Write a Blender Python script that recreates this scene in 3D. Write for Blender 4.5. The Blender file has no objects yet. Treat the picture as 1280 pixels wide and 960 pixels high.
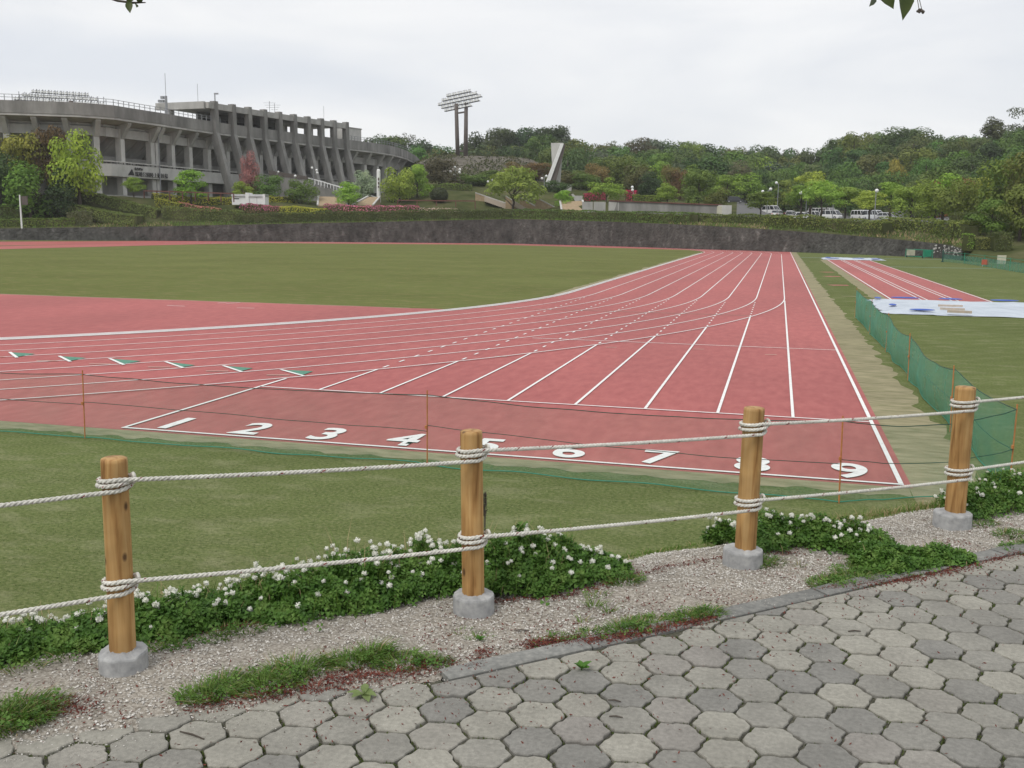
import bpy, bmesh, math, random
import numpy as np
from mathutils import Vector, Matrix, noise

R = math.radians
scene = bpy.context.scene
COL = scene.collection
rnd = random.Random(7)

# ------------------------------------------------------------------ camera
# world frame: x across the lanes of the home straight, y along it, z up, metres
F_PX, PITCH, YAW, ROLL = 1225.0, .1591, -.2617, .0113
EYE = Vector((9.3861, -12.4575, 3.0656))
cy_, sy_, cp_, sp_ = math.cos(YAW), math.sin(YAW), math.cos(PITCH), math.sin(PITCH)
right0 = Vector((cy_, -sy_, 0))
fwdh = Vector((sy_, cy_, 0))
fwd = fwdh * cp_ + Vector((0, 0, -sp_))
up0 = fwdh * sp_ + Vector((0, 0, cp_))
cr_, sr_ = math.cos(ROLL), math.sin(ROLL)
rgt = right0 * cr_ + up0 * sr_
upv = up0 * cr_ - right0 * sr_
cam_d = bpy.data.cameras.new('camera')
cam = bpy.data.objects.new('camera', cam_d)
COL.objects.link(cam)
cam.matrix_world = Matrix(((rgt.x, upv.x, -fwd.x, EYE.x), (rgt.y, upv.y, -fwd.y, EYE.y),
                           (rgt.z, upv.z, -fwd.z, EYE.z), (0, 0, 0, 1)))
cam_d.sensor_width = 36
cam_d.lens = 36 * F_PX / 1280
cam_d.clip_start = .05
cam_d.clip_end = 6000
scene.camera = cam


def ray(u, v):
    a, b = u - 640, v - 480
    return fwd + rgt * (a / F_PX) - upv * (b / F_PX)


def gp(u, v, z=0.0):
    """the point of the horizontal plane at height z seen at a pixel of the 1280x960 photograph"""
    d = ray(u, v)
    return EYE + d * ((z - EYE.z) / d.z)


def at(u, v, D):
    """the point at ground distance D seen at a pixel"""
    d = ray(u, v)
    return EYE + d * (D / d.dot(fwdh))


def hor(u):
    return 276.2 + u * .01131


# ------------------------------------------------------------------ light
SUN_EL, SUN_AZ = R(52), R(205)      # behind the camera, to the left of it
world = bpy.data.worlds.new('World')
scene.world = world
world.use_nodes = True
nt = world.node_tree
nt.nodes.clear()
N = nt.nodes.new
L = nt.links.new
wo = N('ShaderNodeOutputWorld')
bg = N('ShaderNodeBackground')
bg.inputs['Strength'].default_value = .1
sky = N('ShaderNodeTexSky')
sky.sky_type = 'NISHITA'
sky.sun_disc = False
sky.sun_elevation = SUN_EL
sky.sun_rotation = SUN_AZ
tc = N('ShaderNodeTexCoord')
mp = N('ShaderNodeMapping')
mp.inputs['Scale'].default_value = (1.2, 1.2, 5.0)
mp.inputs['Location'].default_value = (.4, .1, 0)
nz = N('ShaderNodeTexNoise')
nz.inputs['Scale'].default_value = 1.6
nz.inputs['Detail'].default_value = 7
nz.inputs['Roughness'].default_value = .52
nz.inputs['Distortion'].default_value = .4
rp = N('ShaderNodeValToRGB')
rp.color_ramp.elements[0].position = .30
rp.color_ramp.elements[0].color = (.70, .73, .785, 1)
rp.color_ramp.elements[1].position = .62
rp.color_ramp.elements[1].color = (.93, .932, .935, 1)
# one grey-blue bank of cloud low over the stadium
bk = ray(190, 88).normalized()
dv = N('ShaderNodeVectorMath')
dv.operation = 'SUBTRACT'
dv.inputs[1].default_value = bk
dm = N('ShaderNodeVectorMath')
dm.operation = 'MULTIPLY'
dm.inputs[1].default_value = (1.0, 1.0, 7.5)
dl = N('ShaderNodeVectorMath')
dl.operation = 'LENGTH'
nz2 = N('ShaderNodeTexNoise')
nz2.inputs['Scale'].default_value = 5
nz2.inputs['Detail'].default_value = 5
ad = N('ShaderNodeMath')
ad.operation = 'MULTIPLY_ADD'
ad.inputs[1].default_value = .30
mr = N('ShaderNodeMapRange')
mr.interpolation_type = 'SMOOTHSTEP'
mr.inputs['From Min'].default_value = .24
mr.inputs['From Max'].default_value = .52
mr.inputs['To Min'].default_value = .55
mr.inputs['To Max'].default_value = 0
mxb = N('ShaderNodeMix')
mxb.data_type = 'RGBA'
mxb.inputs[7].default_value = (.64, .69, .775, 1)
sc = N('ShaderNodeVectorMath')
sc.operation = 'SCALE'
sc.inputs['Scale'].default_value = 9.2
mx = N('ShaderNodeMix')
mx.data_type = 'RGBA'
mx.inputs[0].default_value = .93
L(tc.outputs['Generated'], mp.inputs[0])
L(mp.outputs[0], nz.inputs['Vector'])
L(nz.outputs['Fac'], rp.inputs[0])
L(tc.outputs['Generated'], dv.inputs[0])
L(dv.outputs[0], dm.inputs[0])
L(dm.outputs[0], dl.inputs[0])
L(mp.outputs[0], nz2.inputs['Vector'])
L(nz2.outputs['Fac'], ad.inputs[0])
L(dl.outputs['Value'], ad.inputs[2])
L(ad.outputs[0], mr.inputs['Value'])
L(mr.outputs[0], mxb.inputs[0])
L(rp.outputs[0], mxb.inputs[6])
L(mxb.outputs[2], sc.inputs[0])
L(sky.outputs[0], mx.inputs[6])
L(sc.outputs[0], mx.inputs[7])
L(mx.outputs[2], bg.inputs['Color'])
L(bg.outputs[0], wo.inputs['Surface'])

sun_d = bpy.data.lights.new('sun', 'SUN')
sun_d.energy = 1.5
sun_d.angle = R(25)
sun_d.color = (1, .96, .9)
sun = bpy.data.objects.new('sun', sun_d)
COL.objects.link(sun)
sdir = Vector((math.sin(SUN_AZ) * math.cos(SUN_EL), math.cos(SUN_AZ) * math.cos(SUN_EL), math.sin(SUN_EL)))
sun.rotation_euler = sdir.to_track_quat('Z', 'Y').to_euler()
sun.location = (0, -20, 60)

vs = scene.view_settings
vs.view_transform = 'Standard'
vs.look = 'None'
vs.exposure = .22
vs.gamma = 1
vs.use_curve_mapping = False

# ------------------------------------------------------------------ helpers
MATS = {}


def mat(name, cols, scale=8.0, rough=.85, bump=0.0, bscale=None, big=0.0, bigscale=.15, spec=.3, pos='world', stretch=(1, 1, 1),
        detail=6, tint=False, rand=0.0, trans=0.0, metal=0.0, pts=None):
    """procedural material: noise-driven ramp of colours, a slow second noise, relief"""
    m = bpy.data.materials.new(name)
    m.use_nodes = True
    t = m.node_tree
    n, l = t.nodes.new, t.links.new
    bs = t.nodes['Principled BSDF']
    bs.inputs['Roughness'].default_value = rough
    bs.inputs['Specular IOR Level'].default_value = spec
    bs.inputs['Metallic'].default_value = metal
    if pos == 'world':
        g = n('ShaderNodeNewGeometry').outputs['Position']
    else:
        g = n('ShaderNodeTexCoord').outputs['Object']
    mpn = n('ShaderNodeMapping')
    mpn.inputs['Scale'].default_value = stretch
    l(g, mpn.inputs[0])
    nz = n('ShaderNodeTexNoise')
    nz.inputs['Scale'].default_value = scale
    nz.inputs['Detail'].default_value = detail
    nz.inputs['Roughness'].default_value = .6
    l(mpn.outputs[0], nz.inputs['Vector'])
    rp = n('ShaderNodeValToRGB')
    cr = rp.color_ramp
    k = len(cols)
    pp = pts or [.30 + .40 * i / max(1, k - 1) for i in range(k)]
    while len(cr.elements) < k:
        cr.elements.new(.5)
    for i, c in enumerate(cols):
        cr.elements[i].position = pp[i]
        cr.elements[i].color = (*c, 1)
    l(nz.outputs['Fac'], rp.inputs[0])
    out = rp.outputs[0]

    def mul(out, val):
        mm = n('ShaderNodeMix')
        mm.data_type = 'RGBA'
        mm.blend_type = 'MULTIPLY'
        mm.inputs[0].default_value = 1
        l(out, mm.inputs[6])
        l(val, mm.inputs[7])
        return mm.outputs[2]
    if big:
        n2 = n('ShaderNodeTexNoise')
        n2.inputs['Scale'].default_value = bigscale
        n2.inputs['Detail'].default_value = 4
        l(mpn.outputs[0], n2.inputs['Vector'])
        r2 = n('ShaderNodeMapRange')
        r2.inputs['From Min'].default_value = .3
        r2.inputs['From Max'].default_value = .7
        r2.inputs['To Min'].default_value = 1 - big
        r2.inputs['To Max'].default_value = 1 + big
        l(n2.outputs['Fac'], r2.inputs['Value'])
        out = mul(out, r2.outputs[0])
    if tint or rand:
        oi = n('ShaderNodeObjectInfo')
        if tint:
            out = mul(out, oi.outputs['Color'])
        if rand:
            r3 = n('ShaderNodeMapRange')
            r3.inputs['To Min'].default_value = 1 - rand
            r3.inputs['To Max'].default_value = 1 + rand
            l(oi.outputs['Random'], r3.inputs['Value'])
            out = mul(out, r3.outputs[0])
    l(out, bs.inputs['Base Color'])
    if bump:
        nb = n('ShaderNodeTexNoise')
        nb.inputs['Scale'].default_value = bscale or scale * 3
        nb.inputs['Detail'].default_value = 5
        l(mpn.outputs[0], nb.inputs['Vector'])
        bp = n('ShaderNodeBump')
        bp.inputs['Strength'].default_value = bump
        bp.inputs['Distance'].default_value = .3 / (bscale or scale * 3)
        l(nb.outputs['Fac'], bp.inputs['Height'])
        l(bp.outputs[0], bs.inputs['Normal'])
    if trans:
        tb = n('ShaderNodeBsdfTranslucent')
        l(out, tb.inputs['Color'])
        ms = n('ShaderNodeMixShader')
        ms.inputs[0].default_value = trans
        l(bs.outputs[0], ms.inputs[1])
        l(tb.outputs[0], ms.inputs[2])
        l(ms.outputs[0], t.nodes['Material Output'].inputs['Surface'])
    MATS[name] = m
    m['bsdf'] = bs.name
    return m


def c3(r, g, b):
    """sRGB 0-255 -> linear"""
    f = lambda x: (x / 255 / 12.92) if x / 255 <= .04045 else ((x / 255 + .055) / 1.055) ** 2.4
    return (f(r), f(g), f(b))


class MB:
    def __init__(self):
        self.v, self.f, self.m = [], [], []

    def add(self, vs, fs, mi=0):
        o = len(self.v)
        self.v += [tuple(p) for p in vs]
        self.f += [tuple(i + o for i in q) for q in fs]
        self.m += [mi] * len(fs)

    def box(self, c, s, ax=None, mi=0):
        """box, centre c, full sizes s, optional axes (x,y,z)"""
        X, Y, Z = ax or (Vector((1, 0, 0)), Vector((0, 1, 0)), Vector((0, 0, 1)))
        c = Vector(c)
        vs = [c + X * (s[0] / 2 * i) + Y * (s[1] / 2 * j) + Z * (s[2] / 2 * k) for k in (-1, 1) for j in (-1, 1) for i in (-1, 1)]
        self.add(vs, [(0, 2, 3, 1), (4, 5, 7, 6), (0, 1, 5, 4), (2, 6, 7, 3), (0, 4, 6, 2), (1, 3, 7, 5)], mi)

    def bar(self, a, b, w, h, up=Vector((0, 0, 1)), mi=0):
        a, b = Vector(a), Vector(b)
        z = (b - a)
        ln = z.length
        z.normalize()
        x = z.cross(up)
        if x.length < 1e-4:
            x = z.cross(Vector((1, 0, 0)))
        x.normalize()
        y = x.cross(z)
        self.box((a + b) / 2, (w, h, ln), (x, y, z), mi)

    def hexa(self, bot, top, mi=0):
        """solid between two polygons with the same number of corners"""
        n = len(bot)
        self.add(list(bot) + list(top), [tuple(range(n - 1, -1, -1)), tuple(range(n, 2 * n))] +
                 [(i, (i + 1) % n, n + (i + 1) % n, n + i) for i in range(n)], mi)

    def tube(self, pts, r, n=8, cap=True, mi=0, squash=None):
        pts = [Vector(p) for p in pts]
        rs = r if isinstance(r, (list, tuple)) else [r] * len(pts)
        rings = []
        ref = None
        for i, p in enumerate(pts):
            d = (pts[min(i + 1, len(pts) - 1)] - pts[max(i - 1, 0)])
            if d.length < 1e-9:
                d = Vector((0, 0, 1))
            d.normalize()
            if ref is None:
                ref = Vector((0, 0, 1)) if abs(d.z) < .9 else Vector((1, 0, 0))
            x = d.cross(ref)
            if x.length < 1e-6:
                x = d.orthogonal()
            x.normalize()
            y = d.cross(x)
            ref = x.cross(d)
            rings.append([p + (x * math.cos(2 * math.pi * k / n) + y * math.sin(2 * math.pi * k / n)) * rs[i] for k in range(n)])
        o = len(self.v)
        for rg in rings:
            self.v += [tuple(p) for p in rg]
        for i in range(len(rings) - 1):
            for k in range(n):
                a, b = o + i * n + k, o + i * n + (k + 1) % n
                self.f.append((a, b, b + n, a + n))
                self.m.append(mi)
        if cap:
            self.f.append(tuple(o + k for k in reversed(range(n))))
            self.f.append(tuple(o + (len(rings) - 1) * n + k for k in range(n)))
            self.m += [mi, mi]

    def sphere(self, c, r, seg=10, rings=6, mi=0, sc=(1, 1, 1)):
        c = Vector(c)
        vs = [c + Vector((0, 0, r * sc[2]))]
        for i in range(1, rings):
            a = math.pi * i / rings
            for k in range(seg):
                b = 2 * math.pi * k / seg
                vs.append(c + Vector((r * sc[0] * math.sin(a) * math.cos(b), r * sc[1] * math.sin(a) * math.sin(b), r * sc[2] * math.cos(a))))
        vs.append(c - Vector((0, 0, r * sc[2])))
        fs = [(0, 1 + k, 1 + (k + 1) % seg) for k in range(seg)]
        for i in range(rings - 2):
            for k in range(seg):
                a, b = 1 + i * seg + k, 1 + i * seg + (k + 1) % seg
                fs.append((a, a + seg, b + seg, b))
        e = len(vs) - 1
        fs += [(e, e - seg + (k + 1) % seg, e - seg + k) for k in range(seg)]
        self.add(vs, fs, mi)

    def quad(self, c, x, y, mi=0):
        c = Vector(c)
        self.add([c - x - y, c + x - y, c + x + y, c - x + y], [(0, 1, 2, 3)], mi)

    def mesh(self, name, mats, smooth=False):
        me = bpy.data.meshes.new(name)
        me.from_pydata(self.v, [], self.f)
        for m in (mats if isinstance(mats, (list, tuple)) else [mats]):
            me.materials.append(m)
        if any(self.m):
            me.polygons.foreach_set('material_index', self.m)
        if smooth:
            me.polygons.foreach_set('use_smooth', [True] * len(me.polygons))
        me.update()
        return me

    def build(self, name, mats, parent=None, smooth=False, kind=None):
        return put(name, self.mesh(name, mats, smooth), parent, kind)


def put(name, me, parent=None, kind=None, loc=None):
    o = bpy.data.objects.new(name, me)
    COL.objects.link(o)
    if parent is not None:
        o.parent = parent
        o.matrix_parent_inverse = parent.matrix_basis.inverted()
    if loc is not None:
        o.location = loc
    if kind:
        o['kind'] = kind
    return o


def tag(o, label, cat, group=None):
    o['label'] = label
    o['category'] = cat
    if group:
        o['group'] = group
    return o


def thing(name, label, cat, loc=(0, 0, 0), rz=0.0, group=None, scale=1.0):
    o = bpy.data.objects.new(name, None)
    COL.objects.link(o)
    o.empty_display_size = .2
    o.matrix_basis = Matrix.Translation(Vector(loc)) @ Matrix.Rotation(rz, 4, 'Z') @ Matrix.Scale(scale, 4)
    return tag(o, label, cat, group)


def child(name, me, parent, local=None):
    """child whose mesh is given in the thing's own coordinates"""
    o = bpy.data.objects.new(name, me)
    COL.objects.link(o)
    o.parent = parent
    if local is not None:
        o.matrix_basis = local
    return o


def sheet(name, pts, z, m, kind='structure', parent=None):
    """flat polygon on the ground, tessellated"""
    bm = bmesh.new()
    vs = [bm.verts.new((p[0], p[1], z)) for p in pts]
    f = bm.faces.new(vs)
    f.normal_update()
    if f.normal.z < 0:
        f.normal_flip()
    bmesh.ops.triangulate(bm, faces=[f])
    me = bpy.data.meshes.new(name)
    bm.to_mesh(me)
    bm.free()
    me.materials.append(m)
    return put(name, me, parent, kind)


def ribbon(mb, pts, w, z, mi=0, left=.5):
    """flat painted line of width w along 2D points"""
    n = len(pts)
    vs = []
    for i, p in enumerate(pts):
        a, b = pts[max(i - 1, 0)], pts[min(i + 1, n - 1)]
        dx, dy = b[0] - a[0], b[1] - a[1]
        l = math.hypot(dx, dy) or 1
        nx, ny = -dy / l, dx / l
        vs.append((p[0] + nx * w * left, p[1] + ny * w * left, z))
        vs.append((p[0] - nx * w * (1 - left), p[1] - ny * w * (1 - left), z))
    mb.add(vs, [(2 * i + 1, 2 * i + 3, 2 * i + 2, 2 * i) for i in range(n - 1)], mi)


def lerp(tab, x):
    xs = [p[0] for p in tab]
    return float(np.interp(x, xs, [p[1] for p in tab]))
# ------------------------------------------------------------------ materials


def turf_mat(name, c0, c1, c2, dry, dry_amt, lines=.07):
    """mown turf: fine blade grain, patchy growth, straw-coloured spots and faint mower lines"""
    m = mat(name, [c0, c1, c2], scale=28, rough=.95, bump=.6, bscale=70, spec=.0, detail=9, stretch=(.8, 1, 1), pts=[.32, .5, .68], big=.10, bigscale=.16)
    t = m.node_tree
    n, l = t.nodes.new, t.links.new
    bs = t.nodes['Principled BSDF']
    src = bs.inputs['Base Color'].links[0].from_socket
    g = n('ShaderNodeNewGeometry').outputs['Position']
    # straw patches
    a = n('ShaderNodeTexNoise')
    a.inputs['Scale'].default_value = .9
    a.inputs['Detail'].default_value = 10
    a.inputs['Roughness'].default_value = .72
    mpn = n('ShaderNodeMapping')
    mpn.inputs['Rotation'].default_value = (0, 0, R(-35))
    mpn.inputs['Scale'].default_value = (1.1, 2.2, 1)
    l(g, mpn.inputs[0])
    l(mpn.outputs[0], a.inputs['Vector'])
    r = n('ShaderNodeMapRange')
    r.inputs['From Min'].default_value = .50
    r.inputs['From Max'].default_value = .72
    r.inputs['To Max'].default_value = dry_amt
    l(a.outputs['Fac'], r.inputs['Value'])
    mm = n('ShaderNodeMix')
    mm.data_type = 'RGBA'
    mm.inputs[7].default_value = (*dry, 1)
    l(r.outputs[0], mm.inputs[0])
    l(src, mm.inputs[6])
    # mower lines
    w = n('ShaderNodeTexWave')
    w.inputs['Scale'].default_value = .42
    w.inputs['Distortion'].default_value = 1.2
    w.inputs['Detail'].default_value = 3
    m2 = n('ShaderNodeMapping')
    m2.inputs['Rotation'].default_value = (0, 0, R(52))
    l(g, m2.inputs[0])
    l(m2.outputs[0], w.inputs['Vector'])
    r2 = n('ShaderNodeMapRange')
    r2.inputs['To Min'].default_value = 1 - lines
    r2.inputs['To Max'].default_value = 1 + lines
    l(w.outputs['Fac'], r2.inputs['Value'])
    m3 = n('ShaderNodeMix')
    m3.data_type = 'RGBA'
    m3.blend_type = 'MULTIPLY'
    m3.inputs[0].default_value = 1
    l(mm.outputs[2], m3.inputs[6])
    l(r2.outputs[0], m3.inputs[7])
    l(m3.outputs[2], bs.inputs['Base Color'])
    return m


m_lawn = turf_mat('lawn', (.072, .100, .034), (.122, .148, .056), (.19, .202, .094), (.33, .31, .20), .45, .035)
m_infield = turf_mat('infield_turf', (.090, .112, .038), (.137, .155, .056), (.19, .20, .085), (.28, .22, .12), .60, .04)
m_dry = mat('dry_grass', [(.17, .165, .085), (.26, .235, .14), (.34, .30, .19)], scale=3.5, rough=.95, bump=.5, bscale=40, stretch=(.6, 1.6, 1), big=.1,
            bigscale=.5, spec=.15, detail=9)
m_hill = mat('hill_ground', [(.045, .055, .022), (.075, .085, .035), (.12, .115, .06)], scale=.25, rough=.95, bump=.3, spec=.0, detail=9)
m_scree = mat('bare_slope', [(.085, .078, .062), (.135, .122, .10), (.18, .163, .135)], scale=.30, rough=.95, spec=.1, detail=9)
m_asph = mat('asphalt', [(.11, .11, .108), (.15, .15, .147)], scale=2, rough=.9, spec=.2)
m_track = mat('track_rubber', [(.325, .084, .080), (.373, .103, .096), (.418, .126, .115)], scale=5, rough=.72, bump=.25, bscale=150, big=.11, bigscale=.22,
              spec=.30, stretch=(1, .35, 1), detail=8)
m_line = mat('line_paint', [(.56, .47, .45), (.72, .71, .69), (.80, .80, .78), (.82, .82, .80)], scale=9, rough=.6, spec=.2, detail=10, pts=[.27, .36, .5, .7])
m_green = mat('green_paint', [(.07, .22, .15), (.10, .27, .19)], scale=6, rough=.7)
m_pale = mat('worn_paint', [(.40, .36, .30), (.55, .44, .36)], scale=6, rough=.8)
m_orange = mat('orange_paint', [(.55, .22, .06), (.6, .3, .12)], scale=6, rough=.8)
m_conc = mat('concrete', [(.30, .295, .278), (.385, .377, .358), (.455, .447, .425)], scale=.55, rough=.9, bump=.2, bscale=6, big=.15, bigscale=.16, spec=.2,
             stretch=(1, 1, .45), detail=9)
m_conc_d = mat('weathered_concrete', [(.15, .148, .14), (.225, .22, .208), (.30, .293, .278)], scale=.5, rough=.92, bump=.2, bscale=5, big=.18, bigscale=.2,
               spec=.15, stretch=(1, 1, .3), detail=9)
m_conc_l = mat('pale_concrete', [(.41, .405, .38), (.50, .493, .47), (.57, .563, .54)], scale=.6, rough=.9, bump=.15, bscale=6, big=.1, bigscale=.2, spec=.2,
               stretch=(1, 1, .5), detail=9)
m_cap = mat('base_concrete', [(.26, .262, .262), (.34, .342, .34), (.42, .42, .41)], scale=30, rough=.92, bump=.5, bscale=140, big=.12, bigscale=9, pos='world', detail=8)
m_steel = mat('painted_steel', [(.22, .23, .24), (.30, .31, .32)], scale=2, rough=.5, spec=.5)
m_dsteel = mat('dark_steel', [(.085, .09, .10), (.13, .135, .145)], scale=2, rough=.6)
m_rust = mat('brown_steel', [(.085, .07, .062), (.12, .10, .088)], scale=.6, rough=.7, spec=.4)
m_redrail = mat('red_brown_rail', [(.12, .05, .042), (.17, .075, .06)], scale=2, rough=.7)
m_white = mat('white_coat', [(.72, .72, .71), (.80, .80, .79)], scale=1.5, rough=.5)
m_silver = mat('bright_metal', [(.62, .63, .64), (.75, .76, .77)], scale=1, rough=.28, metal=.7, spec=.5)
m_black = mat('dark_print', [(.015, .015, .016), (.03, .03, .03)], scale=2, rough=.6)
m_glass = mat('car_glass', [(.012, .015, .018), (.03, .034, .038)], scale=1, rough=.08, spec=.6)
m_tyre = mat('tyre_rubber', [(.015, .015, .015), (.03, .03, .03)], scale=8, rough=.8)
m_paint = mat('car_paint', [(.92, .92, .92), (1, 1, 1)], scale=.5, rough=.25, spec=.5, tint=True)
m_lamp = mat('opal_glass', [(.80, .80, .79), (.86, .86, .85)], scale=2, rough=.3)
m_tan = mat('tan_brick', [(.27, .20, .125), (.34, .255, .16), (.40, .31, .20)], scale=3, rough=.9, detail=8)
m_wood = None
m_bark = mat('bark', [(.045, .036, .028), (.075, .062, .05), (.11, .095, .08)], scale=3, rough=.95, bump=.5, bscale=14, stretch=(1, 1, .25), pos='obj')
m_leaf = mat('leaf', [(.72, .78, .68), (1.15, 1.2, 1.1), (1.5, 1.48, 1.25)], scale=.55, rough=.65, tint=True, trans=.3, spec=.25, rand=.12, detail=3)
m_moss = mat('moss', [(.05, .075, .015), (.085, .115, .03), (.12, .14, .05)], scale=60, rough=1)
m_clover = mat('clover_leaf', [(.038, .10, .014), (.09, .19, .03), (.17, .275, .06)], scale=14, rough=.55, spec=.3, trans=.25, detail=3)
m_blade = mat('grass_blade', [(.07, .145, .02), (.125, .215, .035), (.20, .26, .07)], scale=25, rough=.6, trans=.3, detail=2)
m_lawnblade = mat('lawn_blade', [(.105, .145, .05), (.155, .19, .075), (.22, .235, .115), (.33, .31, .2)], scale=2.2, rough=.8, trans=.2, detail=9,
                  pts=[.3, .46, .62, .78], stretch=(.7, 1, 1), big=.14, bigscale=.09)
m_straw = mat('straw', [(.28, .22, .11), (.40, .33, .18)], scale=20, rough=.8, trans=.2)
m_petal = mat('clover_petal', [(.70, .71, .60), (.84, .84, .77), (.88, .87, .82)], scale=120, rough=.8, trans=.25)
m_red = mat('fallen_bud_scale', [(.075, .016, .012), (.13, .032, .022), (.20, .065, .042)], scale=40, rough=.85)
m_pebble = mat('pebble', [(.13, .115, .096), (.31, .288, .255), (.52, .495, .45), (.74, .72, .68)], scale=150, rough=.9, detail=1, pts=[.25, .42, .55, .72])
m_gravel = mat('gravel_soil', [(.11, .092, .070), (.28, .252, .212), (.45, .418, .365)], scale=75, rough=.95, bump=.9, bscale=160, big=.16, bigscale=3, detail=9)
m_joint = mat('joint_grit', [(.05, .05, .036), (.085, .083, .06), (.13, .124, .095)], scale=70, rough=1, bump=.6, bscale=200, big=.2, bigscale=3)
m_kerb = mat('kerb_stone', [(.14, .141, .132), (.19, .19, .177), (.25, .246, .226)], scale=45, rough=.9, bump=.4, bscale=200, big=.15, bigscale=5, rand=.1, detail=8)
m_rope = mat('rope_fibre', [(.42, .405, .36), (.60, .585, .53), (.72, .705, .65)], scale=90, rough=.85, big=.12, bigscale=8)
m_tracer = mat('tracer_yarn', [(.16, .03, .03), (.24, .06, .055)], scale=90, rough=.85)
m_stake = mat('orange_stake', [(.42, .15, .05), (.52, .22, .08)], scale=12, rough=.6)
m_cord = mat('net_cord', [(.02, .06, .05), (.03, .09, .07)], scale=20, rough=.7)
m_hem = mat('net_hem', [(.03, .21, .145), (.04, .26, .18)], scale=20, rough=.6)
m_tarp = mat('pale_tarp', [(.40, .455, .52), (.48, .535, .60), (.55, .60, .66)], scale=1.3, rough=.45, bump=.6, bscale=2.5, spec=.4, big=.06, bigscale=.4)
m_blue = mat('blue_sheet', [(.05, .10, .42), (.09, .17, .52)], scale=3, rough=.5)
m_tgreen = mat('green_metal', [(.02, .22, .13), (.03, .28, .17)], scale=3, rough=.5)
m_cream = mat('cream_panel', [(.48, .46, .36), (.56, .54, .44)], scale=3, rough=.7)
m_redp = mat('red_panel', [(.45, .10, .06), (.5, .14, .09)], scale=3, rough=.7)


def paving_mat():
    m = bpy.data.materials.new('paving_concrete')
    m.use_nodes = True
    t = m.node_tree
    n, l = t.nodes.new, t.links.new
    bs = t.nodes['Principled BSDF']
    bs.inputs['Roughness'].default_value = .88
    bs.inputs['Specular IOR Level'].default_value = .25
    oi = n('ShaderNodeObjectInfo')
    ra = n('ShaderNodeValToRGB')
    cr = ra.color_ramp
    cr.interpolation = 'LINEAR'
    for i, (p, c) in enumerate([(0, (.198, .193, .176)), (.25, (.217, .210, .188)), (.5, (.262, .252, .218)), (.8, (.295, .283, .242)), (1, (.236, .222, .20))]):
        if i > 1:
            cr.elements.new(p)
    for e, (p, c) in zip(cr.elements, [(0, (.198, .193, .176)), (.25, (.217, .210, .188)), (.5, (.262, .252, .218)), (.8, (.295, .283, .242)), (1, (.236, .222, .20))]):
        e.position = p
        e.color = (*c, 1)
    l(oi.outputs['Random'], ra.inputs[0])
    g = n('ShaderNodeNewGeometry')
    out = ra.outputs[0]
    for scale, lo, hi in ((7, .86, 1.12), (60, .84, 1.14), (420, .8, 1.18)):
        nz = n('ShaderNodeTexNoise')
        nz.inputs['Scale'].default_value = scale
        nz.inputs['Detail'].default_value = 4
        l(g.outputs['Position'], nz.inputs['Vector'])
        r = n('ShaderNodeMapRange')
        r.inputs['From Min'].default_value = .3
        r.inputs['From Max'].default_value = .7
        r.inputs['To Min'].default_value = lo
        r.inputs['To Max'].default_value = hi
        l(nz.outputs['Fac'], r.inputs['Value'])
        mm = n('ShaderNodeMix')
        mm.data_type = 'RGBA'
        mm.blend_type = 'MULTIPLY'
        mm.inputs[0].default_value = 1
        l(out, mm.inputs[6])
        l(r.outputs[0], mm.inputs[7])
        out = mm.outputs[2]
    l(out, bs.inputs['Base Color'])
    nb = n('ShaderNodeTexNoise')
    nb.inputs['Scale'].default_value = 260
    l(g.outputs['Position'], nb.inputs['Vector'])
    bp = n('ShaderNodeBump')
    bp.inputs['Strength'].default_value = .35
    bp.inputs['Distance'].default_value = .002
    l(nb.outputs['Fac'], bp.inputs['Height'])
    l(bp.outputs[0], bs.inputs['Normal'])
    return m


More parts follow.
